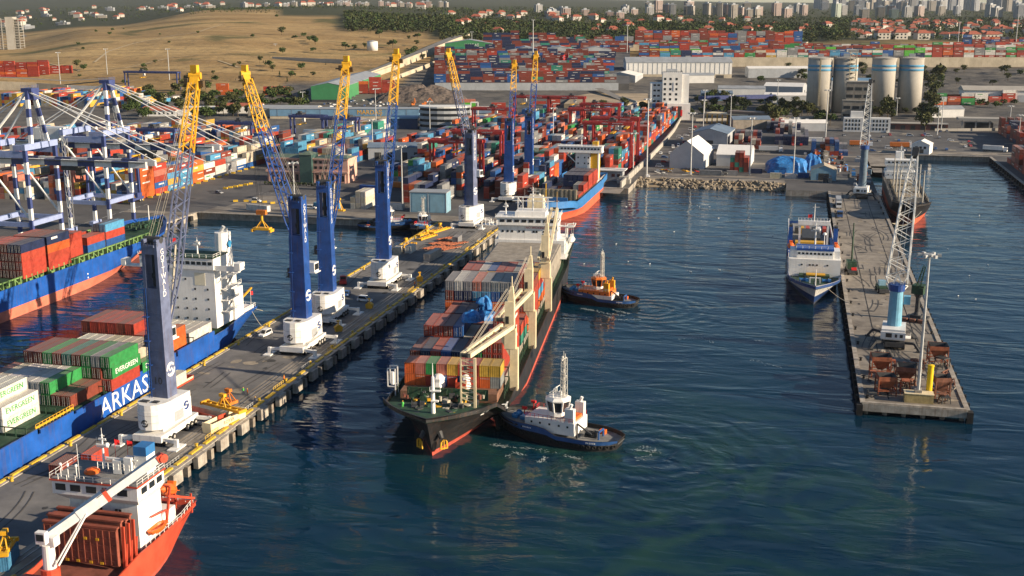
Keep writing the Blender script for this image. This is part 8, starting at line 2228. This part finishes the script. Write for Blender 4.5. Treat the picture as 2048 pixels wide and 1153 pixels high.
putv(TKD,(-207,560,3.02),R(80),'truck with blue box turning by the reefer stacks'); putv(TW,(-200,575,3.02),R(85),'orange box truck on the yard road by the white stack')
for i in range(12): putv(TB if i%3 else TK,(-22+(i%6)*6.5,955+(i//6)*26,3.3),0,'white box truck lined up in the truck park before the silos')['group']='trucks lined up before the silos'
for i in range(6): putv(TK if i%2 else TF,(-60+i*9,785,3.02),R(80+i*3),['empty dark','grey box'][i%2]+' truck standing in the open stores')['group']='trucks in the open stores'
putv(TF,(22.5,548,3.0),R(0),'blue tractor with flat trailer on the bare pier beside the ferry stern'); putv(TK,(22.8,575,3.0),R(0),'grey box truck on the bare pier root')
# ================================================================ quay gear on the main pier
def spreader_obj(label,X,Y,z,rz,L=12.2,m=None):
    T=thing('container_spreader',label,'spreader',(X,Y,z),rz); m=m or M_gyel
    b=MB(); b.box(-.9,-L/2,.1,-.5,L/2,.7); b.box(.5,-L/2,.1,.9,L/2,.7)
    for y in (-L/2,L/2): b.box(-1.25,y-.25,.1,1.25,y+.25,.8)
    for y in np.linspace(-L*.35,L*.35,5): b.box(-.6,y-.12,.3,.6,y+.12,.6)
    b.build('frame',m,T); b=MB()
    for sx in (-1,1):
        for sy in (-1,1): b.beam((sx*.7,sy*1.6,.7),(0,0,3.0),.2)
    b.cbox((0,0,3.2),(.9,1.6,.7)); b.build('headblock',m,T)
    return T
spreader_obj('yellow container spreader standing on red flat racks by the faded blue crane',-123.6,233.2,5.6,R(70))
sp_t=spreader_obj('orange topped spreader post above the red flat racks',-124.0,236.8,5.6,R(70),3.0,mat('traverse_orange',(0.55,0.16,0.02),var=.2))
def flatrack(label,X,Y,rz,m,z=3.0,h=2.4,txt=None):
    T=thing('flat_rack',label,'rack',(X,Y,z),rz); MB().box(-1.22,-6.1,.02,1.22,6.1,.6).build('bed',m,T)
    for y in (-6.0,6.0): MB().box(-1.22,y-.14,.6,1.22,y+.14,h).build('end_wall',m,T)
    for sx in (-1,1): MB().box(sx*1.22-.06,-5.8,.6,sx*1.22+.06,5.8,h*.92).build('side_wall',m if sx<0 else M_cream,T)
    if txt: text('lettering',txt,1.2,(1.3,0,h*.5),FACE_RIGHT,M_flagr,T,.01)
    return T
flatrack('red open container rack under the yellow spreader on the main pier',-128.0,231.8,R(72),M_hred); flatrack('cream sided open rack with red letters near the pier kerb',-121.6,229.6,R(-12),M_cream,txt='ROYER')
flatrack('red flat rack beside the blue ship holding a white reefer unit',-146.2,252.5,R(-2),M_hred,h=1.2)
q=cont(-146.0,252.0,3.75,'W','standing in the red flat rack by the blue ship',L=CS); 
x_=cont(-140.5,196.5,3.0,'M','on the pier behind the red ship wheelhouse',L=CS); x_=cont(-137.5,203.0,3.0,'R','on the pier beside the white crane base',L=CS)
cont(-129.0,413,3.4,'C','on a trailer at the pier edge beside the black ship',rz=R(-4)); cont(-145.0,420,3.0,'C','by the basin edge of the main pier',L=CS); cont(-141.5,424,3.0,'W','by the basin edge of the main pier',L=CS); cont(-129,446,3.0,'K','among the rusty trailers on the main pier',L=CS)
T=thing('trailer','low loader trailer under the cream container on the pier edge','trailer',(-129.0,413,3.0),R(-4)); MB().box(-1.1,-7.2,.14,1.1,7.0,.38).build('bed',M_rim,T); wheel_parts(T,[(sx*.9,y,.36) for sx in (-1,1) for y in (6.6,7.4)],.36,.3)
for i in range(7):
    b=MB(); X,Y=-134.5+(i%3)*3.4,432+(i//3)*9.5; r=random.Random(i)
    b.box(-.12,-5,.5,.12,5,.75)
    for k in range(6): b.box(-1.2,-4.6+k*1.8,.45,1.2,-4.4+k*1.8,.7)
    b.box(-1.25,-5,.5,-1.05,5,.8); b.box(1.05,-5,.5,1.25,5,.8)
    T=thing('chassis_trailer','rusty skeletal container trailer parked on the main pier','trailer',(X,Y,3.0),R(-35+r.uniform(-8,8)),'rusty trailers on the main pier'); b.build('frame',M_rust,T); wheel_parts(T,[(sx*.95,y,.45) for sx in (-1,1) for y in (3.0,4.2)],.45,.4)
for i,(X,Y,L_) in enumerate(((-146.3,433,12),(-143.6,452,12),(-146.5,461,14),(-142.8,468,14))):
    spreader_obj(['yellow spreader frame at the basin kerb','yellow spreader frame beside two cream boxes','yellow spreader frame before the moored tug bow','long yellow spreader frame against the basin edge'][i],X,Y,3.0,R(-14),L_)
T=thing('forklift','red vehicle with flat bed at the basin edge of the main pier','vehicle',(-146.8,367,3.0),R(20)); MB().box(-1.2,-2.4,.5,1.2,2.4,1.6).build('body',M_carr,T); MB().box(-1.0,-.4,1.6,1.0,1.6,2.9).build('cab',M_carr,T); MB().box(-.9,-.46,1.8,.9,-.4,2.6).build('windscreen',M_glass,T); wheel_parts(T,[(sx*1.0,y,.45) for sx in (-1,1) for y in (-1.6,1.6)],.45,.4)
for i,(X,Y) in enumerate(((-126.5,337.5),(-122.6,377),(-126.0,310.0))):
    T=thing('grab_bucket',['yellow grab bucket beside the parked white car','dark yellow grab bucket by the crane stabiliser','yellow and black grab bucket near the rails'][i],'grab',(X,Y,3.0),R(20*i)); b=MB(); b.xprism([(-.9,0),(.9,0),(1.2,1.3),(.3,2.0),(-.3,2.0),(-1.2,1.3)],-.7,.7); b.build('shell',M_gyel,T); b=MB(); b.tube((0,0,2),(0,0,3.0),.2,n=6); b.cbox((0,0,3.1),(.9,.5,.4)); b.build('head',M_gyel,T)
# kerb side clutter: fender ladders, hoses, low rails along the lit kerb
for k in range(16):
    Y=205+k*17.5; b=MB(); b.rail([(PX1-1.9,Y-3,3.0),(PX1-1.9,Y+3,3.0)],1.0,.05,1.2)
    tag(b.build('kerb_rail_guard',yellow_p if k%2 else galv),'low guard rail beside the crane rails of the main pier','rail','guard rails beside the crane rails')
# yellow concrete blocks on the aprons
bb=MB().box(-1.1,-.5,0,1.1,.5,.9).build('barrier_block',yellow_p); tag(bb,'yellow concrete barrier block on the gantry terminal apron','barrier','yellow barrier blocks on the apron'); bb.location=(-286,556,3.0)
for k in range(1,30):
    if k<6: p=(-286+k*2.7*.2+k*.6,556+k*3.6)
    elif k<14: p=(-262+(k-6)*5.0,518+((k*7)%5)*.6)
    else: p=(-308.6,512+(k-14)*8.2)
    dup(bb,(p[0],p[1],3.0),rnd.uniform(0,.6))
# basin head: white reefer stack, pale stores, spreaders
for t in range(3):
    for i in range(3): 
        if t==2 and i==0: continue
        cont(-199+i*2.6,519,3.0+t*(CH+.02),'C' if (i+t)%2 else 'W','stacked at the basin head beside the pale blue store',doors=True)
cont(-203.5,540,3.0,'C','behind the cream stack at the basin head'); cont(-178,516,3.0,'W','behind the moored white tug',rz=R(80),L=CS)
cont(-208,512,3.0,'L','at the basin edge beside the yellow spreader post',rz=R(85),L=CS); cont(-214.5,511,3.0,'L','behind the parked white car at the basin',rz=R(85),L=CS)
cont(-240,498,3.0,'W','lying on the apron at the basin head',rz=R(75))
T=thing('spreader_post','yellow spreader pyramid standing on the basin quay','spreader',(-203,506,3)); b=MB()
for sx in (-1,1):
    for sy in (-1,1): b.beam((sx*1.6,sy*1.2,0),(0,0,5.2),.28)
b.box(-2.4,-1.4,0,2.4,1.4,.6); b.cbox((0,0,5.5),(1.4,1.0,.9)); b.build('frame',M_gyel,T)
# hedge before the pink office
r=random.Random(12); b=MB()
for k in range(26): crown(b,r,-272+k*1.5,575+r.uniform(-.5,.5),4.0,1.2,1.1,26,.42,0)
tag(b.build('hedge',LEAF[0]),'dark clipped hedge in front of the pink office','hedge')
# open stores before the tents
cont(-44,667,3.0,'K','lying before the white tents',rz=R(88)); cont(-32,668,3.0,'K','lying before the white tents',rz=R(91),L=CS)
for t in range(4):
    for i in range(4):
        if t<3 or i in (1,2): cont(-33+i*2.6,690,3.0+t*CH,'MRTM'[(i+t)%4],'in the rusty stack before the panelled tent')
cont(-19,680,3.0,'N','beside the blue tarpaulin stockpile',rz=R(90),L=CS); cont(-8,664,3.0,'C','below the blue tarpaulin stockpile',rz=R(90),L=CS); cont(0,664,3.0,'W','below the blue tarpaulin stockpile',rz=R(90),L=CS); cont(7,668,3.0,'B','next to the sky blue hut',rz=R(85),L=CS)
r=random.Random(40)
for i in range(16):
    X,Y=r.uniform(-72,-36),r.uniform(661,680); b=MB(); prev=Vector((0,0,.3))
    for k in range(5):
        q=Vector((r.uniform(-4,4),r.uniform(-2,2),r.uniform(.2,2.4))); b.beam(prev,q,.3); prev=q
    tag(b.build('machine_part',[M_dark,M_gyel,M_carr,galv][i%4],loc=(X,Y,3.0)),['dark steel','yellow steel','red steel','grey steel'][i%4]+' crane section lying before the white tents','scrap','crane sections before the tents')
for i in range(34):
    X,Y=r.uniform(14,44),r.uniform(640,780); w_=r.uniform(1.5,4); tag(MB().box(-w_/2,-w_/3,0,w_/2,w_/3,r.uniform(.8,3)).box(-w_/3,-w_/4,3.0,w_/4,w_/4,3.6).build('cargo_bale',[M_rust,M_dark,M_tarp,M_bgrey,M_hatch,M_deckr][i%6],loc=(X,Y,3.0),rz=r.uniform(0,3)),['rusty','dark','blue wrapped','grey','tan','maroon'][i%6]+' cargo pile at the root of the bare pier','cargo','cargo piles at the root of the bare pier')
# scrap heap above the central yard
b=MB(); vs=[]; N=26
gx,gy=at_col(838,1150)
for j in range(N):
    for i in range(N):
        u=i/(N-1)*2-1; v=j/(N-1)*2-1; h=max(0,(1-u*u)*(1-v*v))**.7*16*(1+.35*mnoise.noise((u*5,v*5,2)))+abs(mnoise.noise((u*14,v*14,5)))*2.2-1
        vs.append((gx+u*48*_cy-v*30*_sy,gy+u*48*_sy+v*30*_cy,5+h))
b.add(vs,[(j*N+i,j*N+i+1,(j+1)*N+i+1,(j+1)*N+i) for j in range(N-1) for i in range(N-1)])
o=b.build('scrap_heap',mat('scrap_metal',(0.11,0.085,0.07),rough=.85,var=.5,scale=.5,bump=.8,bscale=1.5,col2=(0.03,0.028,0.027)),kind='stuff'); tag(o,'dark heap of scrap metal beside the green shed','scrap')
for i,x in enumerate((822,845)):
    gx,gy=at_col(x,1095); T=thing('excavator',['orange excavator working at the scrap heap','orange excavator parked beside the scrap heap'][i],'excavator',(gx,gy,terr(gx,gy)+.1),R(30+80*i)); b=MB(); b.box(-1.6,-2.4,0,1.6,2.4,1.1); b.build('tracks',M_dark,T); b=MB(); b.box(-1.5,-1.8,1.2,1.5,2.2,3.0); b.box(-1.5,-1.8,3.0,-.2,0,4.2); b.build('house',MO,T); b=MB(); b.beam((.6,-1.5,2.5),(.6,-5.5,7.5),.7); b.beam((.6,-5.5,7.5),(.6,-8.5,3.5),.5); b.build('arm',MO,T)
# blue grey shed roofs behind the left yard and the yard office
for (x0,D,w_,d_,h,l) in ((285,770,90,20,9,'long slate blue roofed shed behind the gantry terminal stacks'),(690,800,60,18,10,'slate blue roofed shed behind the white reefer stacks'),(800,730,42,12,9,'blue roofed customs shed beside the red gantry'),(930,960,40,14,10,'blue framed flat canopy before the round office')):
    X,Y=at_col(x0,D); T=thing('shed',l,'building',(X,Y,3),R(YAW)); MB().box(-w_/2,-d_/2,0,w_/2,d_/2,h-1).build('wall',M_bgrey,T); b=MB(); b.yprism([(-d_/2-.6,h-1),(d_/2+.6,h-1),(0,h+1.6)],-w_/2-.6,w_/2+.6); b.build('roof',M_rdark,T)
    for k in range(5): MB().box(-w_/2+4+k*w_/5.2,-d_/2-.08,0,-w_/2+8+k*w_/5.2,-d_/2,5).build('door',M_dark,T)
# long bridge conveyor, dark blue, behind the office tower
a=Vector((*at_col(1405,1090),14)); c=Vector((*at_col(1560,1110),14)); T=thing('conveyor_bridge','dark blue elevated conveyor behind the white office tower','conveyor'); MB().beam(a,c,4,3.4).build('gallery',M_navy,T)
for k in range(4): p=a.lerp(c,.08+k*.28); MB().beam((p.x,p.y,3),(p.x,p.y,12.5),1.6).build('trestle',M_navy,T)
# ================================================================ workers on the pier
M_skin=mat('skin',(0.42,0.24,0.16),var=.05); 
def person(label,X,Y,z,rz,vest,trous,arm=0.3):
    T=thing('person',label,'person',(X,Y,z),rz,None)
    me=bpy.data.meshes.new('body'); J={'p':(0,0,.95),'c':(0,0,1.38),'n':(0,0,1.52),'h':(0,-.02,1.70),'sl':(-.19,0,1.42),'sr':(.19,0,1.42),'el':(-.27,.04,1.14),'er':(.28,-.08*arm,1.15),'wl':(-.27,-.08,.90),'wr':(.30,-.34*arm,.94+.25*arm),'hl':(-.10,0,.92),'hr':(.10,0,.92),'kl':(-.11,-.04,.50),'kr':(.12,.03,.50),'al':(-.12,.02,.08),'ar':(.13,.08,.08),'fl':(-.13,-.15,.04),'fr':(.14,-.10,.04)}
    ks=list(J); E_=[('p','c'),('c','n'),('n','h'),('c','sl'),('c','sr'),('sl','el'),('el','wl'),('sr','er'),('er','wr'),('p','hl'),('p','hr'),('hl','kl'),('kl','al'),('al','fl'),('hr','kr'),('kr','ar'),('ar','fr')]
    me.from_pydata([J[k] for k in ks],[(ks.index(a),ks.index(b)) for a,b in E_],[])
    o=link('body',me,T); m=o.modifiers.new('skin','SKIN'); sv=me.skin_vertices[0].data
    rad={'p':.15,'c':.17,'n':.06,'h':.115,'sl':.075,'sr':.075,'el':.052,'er':.052,'wl':.04,'wr':.04,'hl':.10,'hr':.10,'kl':.075,'kr':.075,'al':.05,'ar':.05,'fl':.045,'fr':.045}
    for i,k in enumerate(ks): sv[i].radius=(rad[k],rad[k]*(.72 if k in 'pc' else 1)); sv[i].use_root=(k=='p')
    o.modifiers.new('sub','SUBSURF').levels=1; me.materials.append(trous)
    b=MB(); b.lathe([(.20,.92),(.215,1.1),(.225,1.35),(.19,1.47),(.09,1.52)],12,(0,0,0),sx=1.05,sy=.8); b.build('vest',vest,T); b=MB(); b.lathe([(.135,1.70),(.14,1.76),(.11,1.84),(0,1.87)],12,(0,-.02,0)); b.build('helmet',M_gyel,T); b=MB(); b.lathe([(.02,1.54),(.09,1.58),(.118,1.68),(.12,1.72)],10,(0,-.02,0)); b.build('face',M_skin,T)
M_vg=mat('vest_green',(0.10,0.55,0.10),var=.05); M_vo=mat('vest_orange',(0.75,0.18,0.02),var=.05); M_tr=mat('trousers_navy',(0.03,0.035,0.06),var=.1); M_tk=mat('trousers_dark',(0.05,0.045,0.04),var=.1)
person('worker in a green vest standing on the pier behind the flat racks',-127.2,250.6,3.0,.4,M_vg,M_tr); person('worker in a red orange vest beside the green vested one',-125.8,250.0,3.0,-.5,M_vo,M_tk); person('worker in dark clothes walking by the kerb rails',-120.9,244.0,3.22,2.2,M_tr,M_tr,.8); person('worker in an orange vest on the pier below the spreader crane',-121.6,262.0,3.0,1.0,M_vo,M_tr); person('worker in an orange vest on the kerb beside the black ship shadow',-121.8,369,3.0,.2,M_vo,M_tr); person('crew member in green overalls at the winches of the black ship',*put(BS,-7.6,5.2),8.7,.3,M_vg,M_vg)
# ================================================================ gulls resting on the water
def gull():
    b=MB(); b.lathe([(.02,-.3),(.12,-.2),(.16,0),(.12,.2),(.03,.36)],8); b.v=[(x,z*1.1,y*.8+.12) for x,y,z in b.v]; b.lathe([(0,0),(.07,.05),(.07,.12),(0,.17)],6,(0,-.3,.2)); b.cbox((0,-.42,.27),(.03,.12,.03)); q=bpy.data.meshes.new('gull'); q.from_pydata(b.v,[],b.f); q.materials.append(LOGO_W); q.update(); return q
GM=gull(); rg=random.Random(3)
for k in range(26):
    x=rg.uniform(1130,1560); y=rg.uniform(405,560); 
    if k>19: x=rg.uniform(1860,2040); y=rg.uniform(430,600)
    g=ground(x,y,0); o=link('gull',GM,None,(g.x,g.y,.05),rg.uniform(0,6.28)); s=rg.uniform(.9,1.3); o.scale=(s,s,s); tag(o,'white gull resting on the open water of the basin','bird','gulls resting on the water')
# ================================================================ propeller wash: flecks of foam on the water
def foam(label,segs,n,seed,w0=.25,w1=1.0):
    r=random.Random(seed); b=MB()
    for k in range(n):
        P=r.choice(segs); t=r.random(); i=min(int(t*(len(P)-1)),len(P)-2); f=t*(len(P)-1)-i
        p=Vector(P[i]).lerp(Vector(P[i+1]),f)+Vector((r.gauss(0,.45),r.gauss(0,.45)))
        d=(Vector(P[i+1])-Vector(P[i])).normalized(); a=math.atan2(d.y,d.x)+r.gauss(0,.3); L_=r.uniform(.1,.55)*w1; W_=r.uniform(.03,.10)*w1
        m=7; pts=[]
        for q in range(m):
            an=2*math.pi*q/m; u=math.cos(an)*L_*r.uniform(.6,1.1); v=math.sin(an)*W_*r.uniform(.5,1.2); pts.append((p.x+u*math.cos(a)-v*math.sin(a),p.y+u*math.sin(a)+v*math.cos(a),.03+r.random()*.02))
        b.poly(pts)
    o=b.build('foam',mat('foam_white',(0.42,0.47,0.46),rough=.8,var=.15,scale=2),kind='stuff'); tag(o,label,'foam')
G=lambda x,y: tuple(ground(x,y,0))[:2]
foam('broken white wash beside the near tug',[[G(1010,915),G(1030,905),G(1050,912)],[G(1078,925),G(1092,915)],[G(1000,893),G(1060,898),G(1120,908)],[G(1130,912),G(1160,918)],[G(985,890),G(1010,893)],[G(1265,905),G(1290,893),G(1310,900),G(1300,912),G(1270,918)],[G(1268,900),G(1316,905)]],300,5)
foam('white churned wash behind the orange tug',[[G(1190,622),G(1215,628),G(1250,632)],[G(1205,630),G(1235,640),G(1280,640)],[G(1225,620),G(1260,628)],[G(1165,618),G(1190,622)]],320,6,w1=1.0)
foam('thin foam streaks drifting across the open basin',[[G(1360,680),G(1400,676),G(1440,690)],[G(1510,682),G(1535,684)],[G(1560,690),G(1590,690)],[G(1140,640),G(1170,636)],[G(1500,720),G(1560,735)]],110,8)

# near left corner of the main pier: pale blue box with a yellow frame, and mooring lines
g=ground(14,1128,3.0); cont(g.x,g.y,3.0,'L','at the pier corner before the red ship crane',rz=R(20),L=CS); g=ground(12,1098,5.9); spreader_obj('yellow spreader frame lying on the pale blue box by the red ship',g.x,g.y,5.8,R(20),6.0)
def rope(label,a,b_,sag=1.0):
    a=Vector(a); b_=Vector(b_); m=MB(); pts=[a.lerp(b_,k/8)-Vector((0,0,sag*math.sin(math.pi*k/8))) for k in range(9)]
    for u,v in zip(pts[:-1],pts[1:]): m.tube(u,v,.09,n=4,caps=False)
    tag(m.build('mooring_line',M_rope),label,'rope')
rope('pale mooring line from the blue ship stern to the pier',(-156,311.6,8.6),(-147.9,326,3.6)); rope('second pale mooring line from the blue ship stern',(-153.5,309.5,8.6),(-147.9,306,3.6),.4)
rope('mooring line from the ferry bow to the bare pier',(13.5,384,6.5),(20.9,375,3.7),.5); rope('mooring line from the red ship stern to the pier kerb',(-112,183,6),(-121.1,191,3.7),.6); rope('mooring line from the feeder ship bow to the quay',(-106,508,8.5),(-121,500,3.4),.6)

# oil stains, tyre marks and patches on the decks; painted lanes on the aprons
def blotches(parent,x0,x1,y0,y1,n,seed,m,s0,s1,z=3.008,name='stain'):
    r=random.Random(seed); b=MB()
    for k in range(n):
        cx,cy_=r.uniform(x0,x1),r.uniform(y0,y1); a=r.uniform(s0,s1); e_=r.uniform(.3,1.0); t=r.choice([0,0,1.57]); q=[]
        for i in range(9):
            an=2*math.pi*i/9; u=math.cos(an)*a*r.uniform(.7,1.15); v=math.sin(an)*a*e_*r.uniform(.7,1.15); q.append((cx+u*math.cos(t)-v*math.sin(t),cy_+u*math.sin(t)+v*math.cos(t),z+k*.0004))
        b.poly(q)
    return b.build(name,m,parent,kind='stuff')
M_oil=mat('oil_stain',(0.05,0.048,0.046),rough=.7,var=.3,scale=.6); M_dust=mat('dust_patch',(0.30,0.26,0.20),rough=.95,var=.25,scale=.5); M_patch=mat('tar_patch',(0.075,0.072,0.07),rough=.9,var=.2)
blotches(p1,PX0+2,PX1-9,150,480,46,1,M_oil,.5,2.2); blotches(p1,PX0+2,PX1-9,150,480,22,2,M_dust,.6,2.4,3.03)
blotches(p2,QX0+2.5,QX1-2.5,283,560,46,3,M_oil,.5,2.2,3.012); blotches(p2,QX0+2.5,QX1-2.5,283,560,50,4,M_dust,.5,2.6,3.04)
def tyre_marks(parent,x0,x1,y0,y1,n,seed):
    r=random.Random(seed); b=MB()
    for k in range(n):
        x,y=r.uniform(x0,x1),r.uniform(y0,y1); a=r.gauss(0,.12)+1.5708; L_=r.uniform(8,28); c=r.uniform(-.012,.012)
        for off in (-.9,.9):
            P=[]
            for i in range(7):
                t=i/6*L_; an=a+c*t; P.append((x+off*math.sin(a)+math.cos(an)*t,y-off*math.cos(a)+math.sin(an)*t))
            for i in range(6):
                d=Vector((P[i+1][0]-P[i][0],P[i+1][1]-P[i][1])).normalized(); nx,ny=-d.y*.14,d.x*.14
                if all(x0-1<q[0]<x1+1 and y0<q[1]<y1+3 for q in (P[i],P[i+1])): b.poly([(P[i][0]-nx,P[i][1]-ny,3.06+k*.0003),(P[i+1][0]-nx,P[i+1][1]-ny,3.06+k*.0003),(P[i+1][0]+nx,P[i+1][1]+ny,3.06+k*.0003),(P[i][0]+nx,P[i][1]+ny,3.06+k*.0003)])
    b.build('tyre_mark',M_patch,parent,kind='stuff')
tyre_marks(p1,PX0+3,PX1-9,160,470,40,7); tyre_marks(p2,QX0+3,QX1-3,290,560,34,8)
b=MB()
for k in range(18): b.poly([(-300,380+k*7,3.012),(-299.7,380+k*7,3.012),(-299.7,384+k*7,3.012),(-300,384+k*7,3.012)])
for k in range(14): x=-262+k*3.0; b.poly([(x,545,3.012),(x+.15,545,3.012),(x+.15,550,3.012),(x,550,3.012)])
for k in range(26): y=660+k*9; b.poly([(-70,y,3.012),(-69.75,y,3.012),(-69.75,y+4,3.012),(-70,y+4,3.012)])
for k in range(20): x=60+k*9; b.poly([(x,796,3.012),(x+4,796,3.012),(x+4,796.3,3.012),(x,796.3,3.012)])
b.build('lane_marking',line_w,kind='structure')
qb=bpy.data.objects['quay']; blotches(qb,-82,40,660,900,60,9,M_patch,1.5,7,3.016,'patch'); blotches(qb,-306,-268,300,640,40,10,M_oil,.8,3.5,3.05,'stain'); blotches(qb,50,200,800,930,40,11,M_dust,1.5,6,3.05,'patch'); blotches(qb,-262,-155,508,572,30,12,M_oil,.8,3,3.05,'stain')
# ================================================================ haze
hz=bpy.data.materials.new('haze_air'); hz.use_nodes=True; n=hz.node_tree.nodes; n.clear(); l=hz.node_tree.links
pv=n.new('ShaderNodeVolumePrincipled'); pv.inputs['Color'].default_value=(0.80,0.87,0.95,1); pv.inputs['Density'].default_value=0.000017; pv.inputs['Anisotropy'].default_value=0.2
ou=n.new('ShaderNodeOutputMaterial'); l.new(pv.outputs[0],ou.inputs['Volume'])
ho=MB().box(-17500,-700,-5,17500,17500,420).build('haze',hz,kind='stuff'); tag(ho,'thin pale haze in the air over the port and the far city','haze')
YARD.build('yard_containers', 'rows of stacked shipping containers filling the yards behind the quays', 'container')
print('individual containers', NCONT[0], 'yard faces', len(YARD.f))
